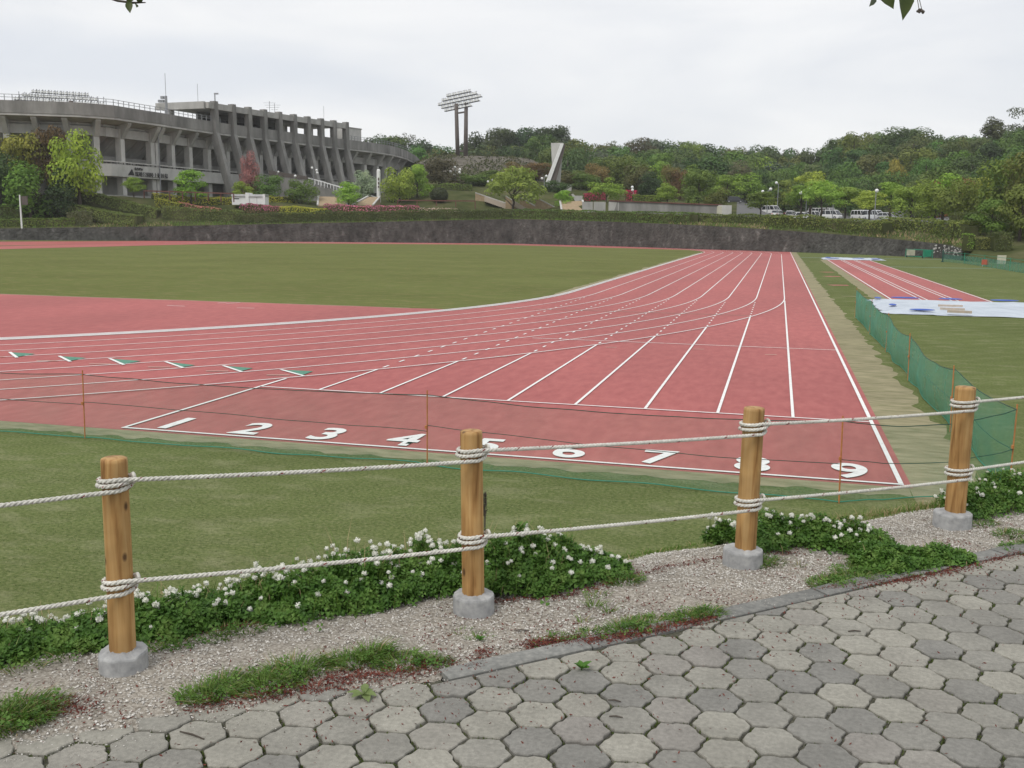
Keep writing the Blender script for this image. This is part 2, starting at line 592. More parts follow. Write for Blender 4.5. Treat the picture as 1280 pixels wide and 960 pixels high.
def wood_mat():
    m = bpy.data.materials.new('preserved_timber')
    m.use_nodes = True
    t = m.node_tree
    n, l = t.nodes.new, t.links.new
    bs = t.nodes['Principled BSDF']
    bs.inputs['Roughness'].default_value = .62
    bs.inputs['Specular IOR Level'].default_value = .3
    tcn = n('ShaderNodeTexCoord')
    oi = n('ShaderNodeObjectInfo')
    sh = n('ShaderNodeVectorMath')
    sh.operation = 'MULTIPLY_ADD'
    cb = n('ShaderNodeCombineXYZ')
    l(oi.outputs['Random'], cb.inputs[2])
    l(oi.outputs['Random'], cb.inputs[0])
    sh.inputs[1].default_value = (7, 0, 13)
    l(cb.outputs[0], sh.inputs[0])
    l(tcn.outputs['Object'], sh.inputs[2])
    mp = n('ShaderNodeMapping')
    mp.inputs['Scale'].default_value = (1, 1, .07)
    l(sh.outputs[0], mp.inputs[0])
    nz = n('ShaderNodeTexNoise')
    nz.inputs['Scale'].default_value = 38
    nz.inputs['Detail'].default_value = 7
    nz.inputs['Distortion'].default_value = .7
    l(mp.outputs[0], nz.inputs['Vector'])
    ra = n('ShaderNodeValToRGB')
    cr = ra.color_ramp
    cr.elements.new(.5)
    cr.elements.new(.42)
    for e, (p, c) in zip(cr.elements, [(.30, (.20, .095, .028)), (.42, (.35, .19, .066)), (.55, (.44, .26, .10)), (.75, (.51, .33, .145))]):
        e.position = p
        e.color = (*c, 1)
    l(nz.outputs['Fac'], ra.inputs[0])
    # knots
    mk = n('ShaderNodeMapping')
    mk.inputs['Scale'].default_value = (13, 13, 7)
    l(sh.outputs[0], mk.inputs[0])
    vo = n('ShaderNodeTexVoronoi')
    vo.inputs['Scale'].default_value = 1.0
    l(mk.outputs[0], vo.inputs['Vector'])
    r = n('ShaderNodeMapRange')
    r.inputs['From Min'].default_value = .07
    r.inputs['From Max'].default_value = .15
    r.inputs['To Min'].default_value = .85
    r.inputs['To Max'].default_value = 0
    l(vo.outputs['Distance'], r.inputs['Value'])
    mm = n('ShaderNodeMix')
    mm.data_type = 'RGBA'
    mm.inputs[7].default_value = (.055, .024, .012, 1)
    l(r.outputs[0], mm.inputs[0])
    l(ra.outputs[0], mm.inputs[6])
    n2 = n('ShaderNodeTexNoise')
    n2.inputs['Scale'].default_value = 7
    l(sh.outputs[0], n2.inputs['Vector'])
    r2 = n('ShaderNodeMapRange')
    r2.inputs['From Min'].default_value = .3
    r2.inputs['From Max'].default_value = .7
    r2.inputs['To Min'].default_value = .78
    r2.inputs['To Max'].default_value = 1.15
    l(n2.outputs['Fac'], r2.inputs['Value'])
    m2 = n('ShaderNodeMix')
    m2.data_type = 'RGBA'
    m2.blend_type = 'MULTIPLY'
    m2.inputs[0].default_value = 1
    l(mm.outputs[2], m2.inputs[6])
    l(r2.outputs[0], m2.inputs[7])
    l(m2.outputs[2], bs.inputs['Base Color'])
    bp = n('ShaderNodeBump')
    bp.inputs['Strength'].default_value = .3
    bp.inputs['Distance'].default_value = .003
    l(nz.outputs['Fac'], bp.inputs['Height'])
    l(bp.outputs[0], bs.inputs['Normal'])
    return m


def net_mat(name, col, thin):
    """fine netting: open mesh that closes up when seen edge-on, as real netting does"""
    m = bpy.data.materials.new(name)
    m.use_nodes = True
    t = m.node_tree
    n, l = t.nodes.new, t.links.new
    bs = t.nodes['Principled BSDF']
    bs.inputs['Base Color'].default_value = (*col, 1)
    bs.inputs['Roughness'].default_value = .7
    tr = n('ShaderNodeBsdfTransparent')
    ms = n('ShaderNodeMixShader')
    g = n('ShaderNodeNewGeometry')
    d = n('ShaderNodeVectorMath')
    d.operation = 'DOT_PRODUCT'
    l(g.outputs['Incoming'], d.inputs[0])
    l(g.outputs['Normal'], d.inputs[1])
    ab = n('ShaderNodeMath')
    ab.operation = 'ABSOLUTE'
    l(d.outputs['Value'], ab.inputs[0])
    mx_ = n('ShaderNodeMath')
    mx_.operation = 'MAXIMUM'
    mx_.inputs[1].default_value = .08
    l(ab.outputs[0], mx_.inputs[0])
    dv = n('ShaderNodeMath')
    dv.operation = 'DIVIDE'
    dv.inputs[0].default_value = 1
    l(mx_.outputs[0], dv.inputs[1])
    pw = n('ShaderNodeMath')
    pw.operation = 'POWER'
    pw.inputs[0].default_value = thin
    l(dv.outputs[0], pw.inputs[1])
    iv = n('ShaderNodeMath')
    iv.operation = 'SUBTRACT'
    iv.inputs[0].default_value = 1
    l(pw.outputs[0], iv.inputs[1])
    nz = n('ShaderNodeTexNoise')
    nz.inputs['Scale'].default_value = 2.0
    l(g.outputs['Position'], nz.inputs['Vector'])
    r = n('ShaderNodeMapRange')
    r.inputs['From Min'].default_value = .3
    r.inputs['From Max'].default_value = .7
    r.inputs['To Min'].default_value = .75
    r.inputs['To Max'].default_value = 1.1
    l(nz.outputs['Fac'], r.inputs['Value'])
    mu = n('ShaderNodeMath')
    mu.operation = 'MULTIPLY'
    mu.use_clamp = True
    l(iv.outputs[0], mu.inputs[0])
    l(r.outputs[0], mu.inputs[1])
    l(mu.outputs[0], ms.inputs[0])
    l(tr.outputs[0], ms.inputs[1])
    l(bs.outputs[0], ms.inputs[2])
    l(ms.outputs[0], t.nodes['Material Output'].inputs['Surface'])
    return m


def wall_mat():
    """dark weathered stone facing with pale lime streaks"""
    m = mat('stone_facing', [(.042, .041, .038), (.067, .065, .06), (.10, .097, .09), (.20, .195, .18)], scale=1.1, rough=.95, big=.22, bigscale=.22, spec=.1,
            stretch=(1, 1, .55), detail=10, pts=[.3, .45, .62, .74])
    t = m.node_tree
    n, l = t.nodes.new, t.links.new
    bs = t.nodes['Principled BSDF']
    vo = n('ShaderNodeTexVoronoi')
    vo.feature = 'DISTANCE_TO_EDGE'
    vo.inputs['Scale'].default_value = 1.6
    l(n('ShaderNodeNewGeometry').outputs['Position'], vo.inputs['Vector'])
    bp = n('ShaderNodeBump')
    bp.inputs['Strength'].default_value = .8
    bp.inputs['Distance'].default_value = .25
    l(vo.outputs['Distance'], bp.inputs['Height'])
    l(bp.outputs[0], bs.inputs['Normal'])
    return m


m_pave = paving_mat()
m_wood = wood_mat()
m_net = net_mat('green_netting', (.04, .30, .21), .87)
m_net_far = net_mat('green_netting_far', (.05, .24, .17), .80)
m_wall = wall_mat()

# ------------------------------------------------------------------ the near bank and the field
ZP = 1.5                                        # level of the path
P1, P4 = gp(155, 845, ZP), gp(1190, 660, ZP)
TD = (P4 - P1).normalized()                     # along the rope fence
ND = Vector((-TD.y, TD.x, 0))                   # from the path towards the field


def loc_sn(p):
    d = Vector((p[0], p[1], 0)) - Vector((P1.x, P1.y, 0))
    return d.dot(TD), d.dot(ND)


def sn(s, n, z=0.0):
    q = P1 + TD * s + ND * n
    return Vector((q.x, q.y, z))


BANK = [(-3000, 1.46), (.34, 1.46), (.46, 1.45), (.6, 1.38), (1.0, 1.10), (2.0, .55), (3.0, .12), (3.6, 0), (6000, 0)]


def ground_z(p):
    return lerp(BANK, loc_sn(p)[1])


def build_lawn():
    ss = [-1200, -400, -80, -30] + [-14 + i * .5 for i in range(70)] + [30, 80, 400, 1200]
    ns = [-1200, -300, -40, -6, -2, -.5, .1] + [.34, .4, .46, .52, .6, .7, .85, 1, 1.2, 1.5, 1.8, 2.2, 2.6, 3, 3.3, 3.6, 4, 5, 7, 10, 16, 30, 80, 200, 1200]
    vs = []
    for n in ns:
        z = lerp(BANK, n)
        for s in ss:
            q = sn(s, n, z)
            if .4 < n < 3.4 and -14 < s < 21:
                q.z += .03 * noise.noise((q.x * .9, q.y * .9, 3))
            vs.append(tuple(q))
    w = len(ss)
    fs = [(j * w + i, j * w + i + 1, (j + 1) * w + i + 1, (j + 1) * w + i) for j in range(len(ns) - 1) for i in range(w - 1)]
    mb = MB()
    mb.add(vs, fs)
    return mb.build('ground', m_lawn, kind='structure', smooth=True)


build_lawn()

# ------------------------------------------------------------------ hillside behind the field
DW = [(-300, 140), (0, 160), (200, 170), (430, 178), (640, 182), (760, 168), (870, 151), (990, 139), (1100, 126), (1180, 115), (1206, 107), (1290, 96), (1600, 90)]
WT = [(-300, 1.7), (0, 1.85), (200, 2.45), (430, 3.45), (640, 4.45), (760, 4.1), (870, 3.6), (990, 2.92), (1100, 2.2), (1180, 1.65), (1206, 1.3)]
PROF = {
    -300: [(0, 1.7), (6, 3), (15, 8), (80, 9), (160, 12), (300, 30), (900, 40)],
    0: [(0, 1.85), (5, 3), (13, 7.9), (70, 9), (150, 10), (260, 25), (900, 40)],
    140: [(0, 2.2), (4, 3), (12, 7.9), (70, 9), (150, 10), (240, 22), (900, 40)],
    300: [(0, 2.8), (6, 3.8), (24, 8), (110, 9), (160, 14), (230, 27), (900, 40)],
    430: [(0, 3.45), (7, 4.4), (30, 8), (100, 9), (150, 20), (230, 28), (900, 40)],
    560: [(0, 4.1), (8, 4.9), (22, 6.9), (38, 11), (62, 13.5), (82, 17), (110, 23.5), (160, 26), (230, 30), (900, 40)],
    640: [(0, 4.45), (6, 4.9), (21, 5.6), (38, 10.8), (62, 13.5), (84, 17), (110, 23), (160, 26), (230, 30), (900, 40)],
    760: [(0, 4.1), (7, 4.8), (17, 5.2), (20, 7.8), (40, 9), (75, 12), (140, 19), (215, 27), (900, 38)],
    815: [(0, 3.85), (8, 4.6), (24, 5.0), (27, 7.7), (50, 8.5), (150, 17.5), (222, 27), (900, 38)],
    870: [(0, 3.6), (8, 4.5), (30, 4.9), (34, 7.5), (64, 8.5), (150, 16), (230, 27), (900, 38)],
    910: [(0, 3.4), (8, 4.4), (32, 4.9), (40, 6.3), (66, 7.6), (150, 15), (230, 27), (900, 37)],
    990: [(0, 2.92), (7, 4.2), (20, 4.8), (112, 5.8), (140, 9), (195, 20), (240, 27), (900, 36)],
    1100: [(0, 2.2), (8, 3.7), (24, 4.6), (115, 5.8), (145, 11), (205, 27), (270, 30), (900, 36)],
    1180: [(0, 1.65), (9, 3.3), (25, 4.4), (105, 5.8), (138, 12), (190, 27), (265, 32), (900, 38)],
    1290: [(0, 0), (8, 1.6), (24, 4), (80, 6), (120, 12), (180, 28), (260, 33), (900, 40)],
    1600: [(0, 0), (8, 1.6), (24, 4), (80, 6), (120, 12), (180, 28), (260, 33), (900, 40)],
}
PK = sorted(PROF)


def hill_z(u, D):
    d = D - lerp(DW, u)
    u = min(max(u, PK[0]), PK[-1] - 1e-3)
    for a, b in zip(PK, PK[1:]):
        if a <= u <= b:
            t = (u - a) / (b - a)
            t = t * t * (3 - 2 * t)
            return lerp(PROF[a], d) * (1 - t) + lerp(PROF[b], d) * t
    return 0


def xy(u, D):
    p = at(u, 280, D)
    return Vector((p.x, p.y, 0))


def hp(u, D):
    p = xy(u, D)
    p.z = hill_z(u, D)
    return p


def build_hill():
    us = list(range(-300, 1601, 20))
    ds = [-2.5, .1, .3, 1.5, 3, 5, 7, 9, 12, 15, 18, 20, 22, 25, 28, 31, 34, 37, 42, 48, 55, 62, 70, 78, 85, 95, 110, 125, 140, 160, 180, 205, 230, 260, 330, 500, 900]
    mb = MB()
    vs, mi = [], []
    for d in ds:
        for u in us:
            D = lerp(DW, u) + d
            p = hp(u, max(D, lerp(DW, u) + .1))
            if d < .2:
                q = xy(u, D if u > 1206 else lerp(DW, u) + .12)
                p = Vector((q.x, q.y, (-.08 if d < 0 else p.z) if u > 1206 else p.z - .9))
            if d > 4:
                p.z += .35 * noise.noise((p.x * .08, p.y * .08, 1))
            vs.append(tuple(p))
    w = len(us)
    fs, ms = [], []
    for j in range(len(ds) - 1):
        for i in range(w - 1):
            fs.append((j * w + i, j * w + i + 1, (j + 1) * w + i + 1, (j + 1) * w + i))
            u, d = us[i], ds[j]
            k = 0
            if 500 <= u <= 660 and 70 <= d < 110:
                k = 1
            if 910 <= u <= 1230 and 18 <= d < 125:
                k = 2
            ms.append(k)
    mb.v, mb.f, mb.m = vs, fs, ms
    return mb.build('hillside', [m_hill, m_scree, m_asph], kind='structure', smooth=True)


build_hill()


def build_wall():
    """curved stone-faced retaining wall round the end of the field"""
    root = thing('retaining_wall', 'long dark stone-faced retaining wall curving round the far end of the track', 'wall', xy(640, lerp(DW, 640)))
    mb, cp = MB(), MB()
    us = list(range(-200, 1207, 8)) + [1206]
    rows = []
    caps = []
    for u in us:
        Dw, zt = lerp(DW, u), lerp(WT, u)
        a, b = xy(u, Dw - .35), xy(u, Dw + .05)
        col = []
        for k in range(6):
            t = k / 5
            p = a.lerp(b, t)
            p.z = -.05 + (zt + .05) * t
            e = .06 * noise.noise((u * .21, k * 1.7, 5))
            q = p + (EYE - p).normalized() * e
            q.z = p.z
            col.append(q)
        c = xy(u, Dw + .6)
        c.z = zt + .03
        caps += [Vector(col[-1]), c]
        rows.append(col)
    n = len(rows[0])
    vs = [p for c in rows for p in c]
    mb.add(vs, [(i * n + k, (i + 1) * n + k, (i + 1) * n + k + 1, i * n + k + 1) for i in range(len(rows) - 1) for k in range(n - 1)])
    cp.add(caps, [(2 * i, 2 * i + 2, 2 * i + 3, 2 * i + 1) for i in range(len(rows) - 1)])
    cp.build('turfed_top', m_hill, root)
    # return end
    e = rows[-1]
    mb.add(e + [caps[-1], Vector((caps[-1].x, caps[-1].y, -.05))], [tuple(range(n + 2))])
    mb.build('stone_facing', m_wall, root)
    # pale exposed stones at the right-hand end
    r2 = random.Random(3)
    proto = []
    for k in range(4):
        s = MB()
        s.sphere((0, 0, 0), 1, 6, 4)
        s.v = [(x * r2.uniform(.8, 1.2), y * r2.uniform(.8, 1.2), z * r2.uniform(.8, 1.2)) for x, y, z in s.v]
        proto.append(s.mesh('stone', m_conc))
    for i in range(46):
        u = r2.uniform(1168, 1205)
        z = r2.uniform(.2, .9) * lerp(WT, u) + .1
        p = xy(u, lerp(DW, u) - .33 + z / 4)
        p.z = z
        o = put('stone', proto[i % 4], root)
        s = r2.uniform(.08, .18)
        o.matrix_basis = Matrix.Translation(p) @ Matrix.Rotation(r2.uniform(0, 6), 4, 'Z') @ Matrix.Diagonal((s * 1.3, s, s * .8, 1))
    return root


build_wall()
# ------------------------------------------------------------------ running track
LW = 1.22
BC1, BC2, BR = (-36.6, 33.7), (-36.6, 118.5), 36.6       # centres of the two bends, radius of the inner edge


def arc(c, r, a0, a1, n):
    return [(c[0] + r * math.cos(R(a0 + (a1 - a0) * i / n)), c[1] + r * math.sin(R(a0 + (a1 - a0) * i / n))) for i in range(n + 1)]


def oval(r, n=64):
    return arc(BC1, r, 0, -180, n) + arc(BC2, r, 180, 0, n)


track = sheet('running_track', [(-9, -.1), (11.1, -.1), (11.1, 132), (-.1, 132), (-.1, 14), (-9, 14)], .004, m_track)
sheet('track_apron', [(11.1, 132), (-2.76, 140.2), (-20, 152.5), (-45, 165.3), (-75, 160), (-92, 139), (-103.5, 111), (-112, 60), (-90, 60),
                      (-84, 100), (-75, 130), (-36, 150), (-.1, 132)], .003, m_track, parent=track)
mb = MB()
o1, o2 = oval(BR - .1), oval(BR + 8 * LW + .1)
k = len(o1)
mb.add([(p[0], p[1], .008) for p in o1] + [(p[0], p[1], .008) for p in o2], [(i, (i + 1) % k, k + (i + 1) % k, k + i) for i in range(k)])
mb.build('track_oval', m_track, track, kind='structure')
a_cut = math.degrees(math.asin((33.7 - 22.0) / BR))
dz = arc(BC1, BR, -a_cut, -180 + a_cut, 60)
dz = [(p[0], p[1]) for p in dz]
jr = random.Random(5)
top = [(dz[-1][0] + (dz[0][0] - dz[-1][0]) * i / 60, 22.0 + .12 * jr.uniform(-1, 1)) for i in range(1, 60)]
sheet('jumping_apron', dz + top, .012, m_track, parent=track)


def line_obj(name, pts, w=.05, z=.018, m=None, left=.5):
    b = MB()
    ribbon(b, pts, w, z, left=left)
    o = b.build(name, m or m_line, track)
    return o


def bend_y(kx):
    """where the outermost bend line crosses lane line k of the straight"""
    r = BR + 8 * LW
    return 33.7 - math.sqrt(r * r - (kx + 36.6) ** 2)


G2 = 4.07
line_obj('start_line', [(-.03, 0), (9 * LW + .03, 0)], .06)
line_obj('start_line', [(0, G2), (9 * LW - .03, G2)], .05)
line_obj('lane_line', [(0, .04), (0, 5.1)], .06)
line_obj('lane_line', [(9 * LW, .04), (9 * LW, 131.5)], .06)
for k in range(1, 9):
    line_obj('lane_line', [(k * LW, G2 + .03), (k * LW, bend_y(k * LW) - .03 if k < 8 else 32)], .05)
# dashed continuation of each straight line across the bend lanes
for k in range(1, 8):
    b = MB()
    y, yend = bend_y(k * LW) + .3, 30.5
    while y < yend:
        ribbon(b, [(k * LW, y), (k * LW, y + .32)], .05, .018)
        y += .95
    b.build('dashed_lane_line', m_line, track)
# lane lines of the oval
for k in range(0, 9):
    r = BR + k * LW
    pts = arc(BC2, r, 178, 0, 60) + [(k * LW, y) for y in range(116, 36, -4)] + arc(BC1, r, 0, -75, 110)
    if k == 8:
        pts = arc(BC2, r, 178, 4, 60)
        line_obj('bend_line', pts, .05, .019)
        pts = [(9.76, 117), (9.76, 90), (9.76, 60)] + arc(BC1, r, 0, -75, 110)
    line_obj('bend_line', pts, .05 if k else .07, .019 + .001 * (k % 2))
infield = sheet('infield_lawn', [(dz[0][0] - .05, 22.03)] + [(-.17, y) for y in (33.7, 60, 90, 118.5)] + arc(BC2, BR - .13, 0, 180, 60)[1:] + [(-73.0, 90), (-73.0, 33.7)]
                + [p for p in arc(BC1, BR - .13, 180, 180 + a_cut, 12)][1:-1] + [(dz[-1][0] + .1, 22.03)] + [p for p in []], .0012, m_infield)
# raised inner kerb of the oval, white aluminium
b = MB()
pp = [(-.06, y) for y in range(116, 35, -4)] + arc(BC1, BR - .06, 0, -75, 110)
for p, q in zip(pp, pp[1:]):
    b.bar((p[0], p[1], .045), (q[0], q[1], .045), .05, .05)
b.build('inner_kerb_rail', m_white, track)
line_obj('distance_line', [(2.9, 13.9), (9 * LW - .03, 13.98)], .05)
line_obj('relay_line', [(-1.1, 23.4), (8.5, 23.6)], .05, .020, m_green)
line_obj('finish_line', [(.05, 117.4), (9.7, 117.4)], .06)
# stagger starts: white bar and green wedge in each bend lane
for A, B, C in [((-7.98, 6.6), (-7.12, 5.86), (-7.19, 6.43)), ((-6.44, 6.4), (-5.58, 5.71), (-5.65, 6.24)), ((-5.12, 6.43), (-4.18, 5.67), (-4.2, 6.2)),
                ((-3.65, 6.4), (-2.72, 5.68), (-2.72, 6.06)), ((-2.13, 6.27), (-1.26, 5.58), (-1.32, 6.05)), ((-.68, 6.15), (.19, 5.5), (.09, 6.05))]:
    A, B, C = Vector((*A, 0)), Vector((*B, 0)), Vector((*C, 0))
    sheet('green_wedge', [(A + (B - A) * .04).to_tuple(), (A + (B - A) * .9).to_tuple(), (C + (C - B) * .18).to_tuple()], .021, m_green, None, track)
    line_obj('stagger_line', [A.to_tuple(), B.to_tuple()], .07, .022)
    d = (A - B).normalized()
    q = B + Vector((-.55, -.12, 0))
    line_obj('lane_code_mark', [(q - d * .0 + Vector((-.22, -.02, 0))).to_tuple(), (q + Vector((.22, .12, 0))).to_tuple()], .06, .0225, m_pale)
for (u0, v0, u1, v1) in [(209, 382.5, 231, 383.5), (272, 379.5, 283, 379), (283, 380, 300, 379), (296, 385.5, 318, 386)]:
    a, b_ = gp(u0, v0), gp(u1, v1)
    line_obj('apron_mark', [(a.x, a.y), (b_.x, b_.y)], .06, .024)
for (x, y) in [(5.2, 12.5), (7.4, 12.9), (9.2, 12.4), (3.0, 9.8)]:
    line_obj('worn_mark', [(x, y), (x + .28, y + .05)], .05, .0185, m_pale)

# lane numbers painted on the start area
for k in range(9):
    cu = bpy.data.curves.new('lane_number', 'FONT')
    cu.body = str(k + 1)
    cu.size = 1.0
    cu.offset = .022
    cu.align_x = 'CENTER'
    o = bpy.data.objects.new('tmp', cu)
    COL.objects.link(o)
    dg = bpy.context.evaluated_depsgraph_get()
    me = bpy.data.meshes.new_from_object(o.evaluated_get(dg))
    bpy.data.objects.remove(o)
    me.materials.clear()
    me.materials.append(m_line)
    n = np.empty(len(me.vertices) * 3)
    me.vertices.foreach_get('co', n)
    n = n.reshape(-1, 3)
    lo, hi = n.min(0), n.max(0)
    h = hi[1] - lo[1]
    n[:, 1] = (n[:, 1] - lo[1]) * (.82 / h)
    n[:, 0] = (n[:, 0] - (lo[0] + hi[0]) / 2) * (.95 if k else 1.1)
    n[:, 2] = 0
    me.vertices.foreach_set('co', n.reshape(-1))
    me.update()
    o = put('lane_number', me, track)
    o.location = ((k + .5) * LW + (.05 if k else -.05), .13, .018)


def ragged(x0, x1, ys, amp, side):
    return [(x + amp * jr.uniform(-1, 1), y) for x, y in ys]


# worn straw-coloured margins of the lawn
ys = [-.9, -.3] + [i * .35 for i in range(0, 380)]
L_ = [(11.06, y) for y in (-.9, 131.9)]
edge = [(12.0 - min(y, 40) * .005 + .16 * noise.noise((y * .6, 1, 2)) + .14 * noise.noise((y * 2.3, 7, 2)) + .07 * jr.uniform(-1, 1), y) for y in ys if y < 131.9]
sheet('dry_margin', L_ + edge[::-1], .002, m_dry)
xs = [-9 + i * .12 for i in range(170)]
near = [(x, -.50 - .08 * noise.noise((x * .8, 3, 1)) - .12 * noise.noise((x * 2.9, 4, 1)) + .05 * jr.uniform(-1, 1)) for x in xs if x < 11.06]
sheet('dry_margin', [(-9, -.06), (11.06, -.06)] + near[::-1], .0025, m_dry)
ie = [(-.55 - .25 * noise.noise((y * .3, 3, 9)) - .15 * jr.random(), y) for y in np.arange(27, 118, .7)]
sheet('dry_margin', [(-.14, 27), (-.14, 118)] + ie[::-1], .0022, m_dry)
xe = [-34 + i * .4 for i in range(77)]
sheet('dry_margin', [(x, 21.9) for x in (-34, -3.6)] + [(x, 22.25 + .12 * noise.noise((x * .7, 8, 1)) + .05 * jr.random()) for x in xe if x < -3.6][::-1], .0024, m_dry)
le = [(13.65 + .12 * noise.noise((y * .5, 2, 2)) + .05 * jr.uniform(-1, 1), y) for y in np.arange(34, 97, .5)]
sheet('dry_margin', [(14.3, 34), (14.3, 96.9)] + le[::-1], .0023, m_dry)

# three jumping runways beside the straight
rw = sheet('jump_runway', [(14.3, 33.8), (18.75, 33.8), (18.75, 96.5), (14.3, 96.5)], .004, m_track)
for x, w in ((14.42, .07), (15.72, .06), (15.98, .06), (17.0, .06), (17.26, .06), (18.62, .07)):
    b = MB()
    ribbon(b, [(x, 34), (x, 96.4)], w, .018)
    b.build('runway_line', m_line, rw)
for (x0, y0, x1, y1, w) in [(12.4, 88, 14.2, 88.6, .45), (12.5, 57, 13.5, 57.4, .8), (12.3, 46, 13.3, 46.3, .8), (12.6, 64, 13.4, 64.4, .8), (12.4, 36.4, 14.0, 36.6, .28)]:
    b = MB()
    ribbon(b, [(x0, y0), ((x0 + x1) / 2, (y0 + y1) / 2 + .1), (x1, y1)], w, .0032)
    b.build('bare_soil_patch', m_track if w > .7 else m_dry, kind='structure')


def tarp(label, x0, x1, y0, y1, seed, blue):
    """plastic sheet laid over a sand pit, weighted at the edges"""
    r = random.Random(seed)
    root = thing('pit_cover', label, 'tarpaulin', ((x0 + x1) / 2, (y0 + y1) / 2, 0))
    nx, ny = 36, 20
    vs = []
    for j in range(ny + 1):
        for i in range(nx + 1):
            x, y = x0 + (x1 - x0) * i / nx, y0 + (y1 - y0) * j / ny
            e = min(i, nx - i, j, ny - j)
            z = .05 + .09 * min(e, 3) / 3 + .05 * noise.noise((x * .9, y * .9, seed)) + .02 * noise.noise((x * 4, y * 4, seed))
            if e == 0:
                z = .012 + .02 * r.random()
                x += r.uniform(-.12, .12)
                y += r.uniform(-.1, .1)
            vs.append((x, y, z))
    b = MB()
    b.add(vs, [(j * (nx + 1) + i, j * (nx + 1) + i + 1, (j + 1) * (nx + 1) + i + 1, (j + 1) * (nx + 1) + i) for j in range(ny) for i in range(nx)])
    b.build('sheet', m_tarp, root, smooth=True)
    for (bx, by, w, d) in blue:
        c = MB()
        c.sphere((bx, by, .17), 1, 12, 6, sc=(w / 2 * .85, d / 2 * .6, .035))
        c.build('blue_weight_sheet', m_blue, root, smooth=True)
    return root


t1 = tarp('pale grey-blue plastic sheet with blue weights over the near sand pit', 13.35, 24.5, 26.5, 34.2, 2,
          [(14.9, 33.9, 1.5, .35), (16.75, 33.9, 1.2, .45), (18.9, 33.9, 1.4, .45), (13.7, 33.3, .35, .9), (13.9, 29.3, .35, 1.0), (14.7, 27.0, 1.1, .5), (20.4, 33.0, .6, .8)])
for (u0, v0, u1, v1) in [(1173, 382, 1203, 382.8), (1175, 385.8, 1206, 387), (1184, 389, 1215, 390.3)]:
    a, c = gp(u0, v0, .17), gp(u1, v1, .17)
    b = MB()
    b.bar(a, c, .14, .09)
    b.build('timber_board', m_pale, t1)
tarp('small far pale sheet with blue patches at the distant end of the runways', 14.0, 20.2, 97.0, 102.5, 5,
     [(15, 97.6, 1.6, .7), (17.6, 98.0, 1.5, .6), (19.3, 97.5, 1.2, .8), (14.6, 100, .8, 1.6)])
for (a, c, w) in [(gp(1000, 322), gp(1185, 324.5), .7), (gp(1085, 333), gp(1240, 336), .45)]:
    b = MB()
    ribbon(b, [(a.x, a.y), (c.x, c.y)], w, .01)
    b.build('blue_green_marking', mat('faded_turquoise', [(.17, .25, .23), (.24, .33, .30)], scale=.6, rough=.9) if 'faded_turquoise' not in MATS else MATS['faded_turquoise'],
            kind='structure')
    if len(MATS) and c.x > 30:
        pass

# ------------------------------------------------------------------ net fence
def net_fence():
    root = thing('net_fence', 'low sagging green net on orange stakes along the start line and right of the track', 'net fence', (5.1, -.8, 0))
    st = [(-5.6, -.95), (-.08, -.76), (5.14, -.8), (10.2, -1.05), (12.2, .1), (12.1, 3.69), (12.12, 9.1), (12.17, 14.14), (12.13, 18.56), (12.14, 24.5)]
    H = [.93, .93, .93, .95, 1.0, .98, .93, .95, 1.0, 1.0]
    sag = [.06, .05, .08, .12, .07, .16, .13, .08, .05]
    mbn, cord, hem = MB(), MB(), MB()
    r = random.Random(11)
    for i, ((x, y), h) in enumerate(zip(st, H)):
        lean = (r.uniform(-.03, .03), r.uniform(-.03, .03))
        b = MB()
        b.tube([(x, y, -.06), (x + lean[0], y + lean[1], h + .06)], .009, 7)
        b.build('stake', m_stake, root)
        f = MB()
        f.tube([(x + lean[0] * .5 - .01, y - .012, h * .55 - .02), (x + lean[0] * .5 - .01, y - .012, h * .55 + .02)], .018, 6)
        f.build('hook', m_stake, root)
    mids = []
    for i in range(len(st) - 1):
        (x0, y0), (x1, y1) = st[i], st[i + 1]
        ln = math.hypot(x1 - x0, y1 - y0)
        n = max(8, int(ln * 6))
        nr = 8
        px, py = -(y1 - y0) / ln, (x1 - x0) / ln
        vs = []
        tops, midl, bots = [], [], []
        for j in range(n + 1):
            t = j / n
            s = 4 * t * (1 - t)
            top = H[i] + (H[i + 1] - H[i]) * t - sag[i] * s + (0.01 * noise.noise((i, t * 9, 1)) if 0 < j < n else 0)
            bot = .015 + .03 * (noise.noise((i * 3, t * 6, 4)) + .5) * (1 if 0 < j < n else 0)
            for k in range(nr + 1):
                q = k / nr
                bl = (.05 * s * math.sin(q * 3.1) + .03 * noise.noise((t * ln * .8, q * 2, i))) * (1 if 0 < j < n else 0)
                fl = .10 * (1 - q) ** 3 * (noise.noise((t * ln * .5, i, 8)) - .4) * (1 if 0 < j < n else 0)
                p = Vector((x0 + (x1 - x0) * t + px * (bl + fl), y0 + (y1 - y0) * t + py * (bl + fl), bot + (top - bot) * q))
                vs.append(p)
            tops.append(vs[-1])
            bots.append(vs[-1 - nr])
            z = bot + (top - bot) * (.52 + .05 * math.sin(t * 3.1 + i))
            m = vs[-1 - nr].lerp(vs[-1], .52 + .05 * math.sin(t * 3.1 + i))
            midl.append(Vector(m))
        w = nr + 1
        mbn.add(vs, [(j * w + k, (j + 1) * w + k, (j + 1) * w + k + 1, j * w + k + 1) for j in range(n) for k in range(nr)])
        cord.tube(tops, .0055, 5)
        cord.tube(midl, .0045, 5)
        hem.tube(bots, .007, 5)
    mbn.build('netting', m_net, root, smooth=True)
    cord.build('cord', m_cord, root)
    hem.build('bottom_hem', m_hem, root)
    return root


net_fence()
# tan net stake half-buried cloth scrap and loose things on the lawn are left as lawn wear


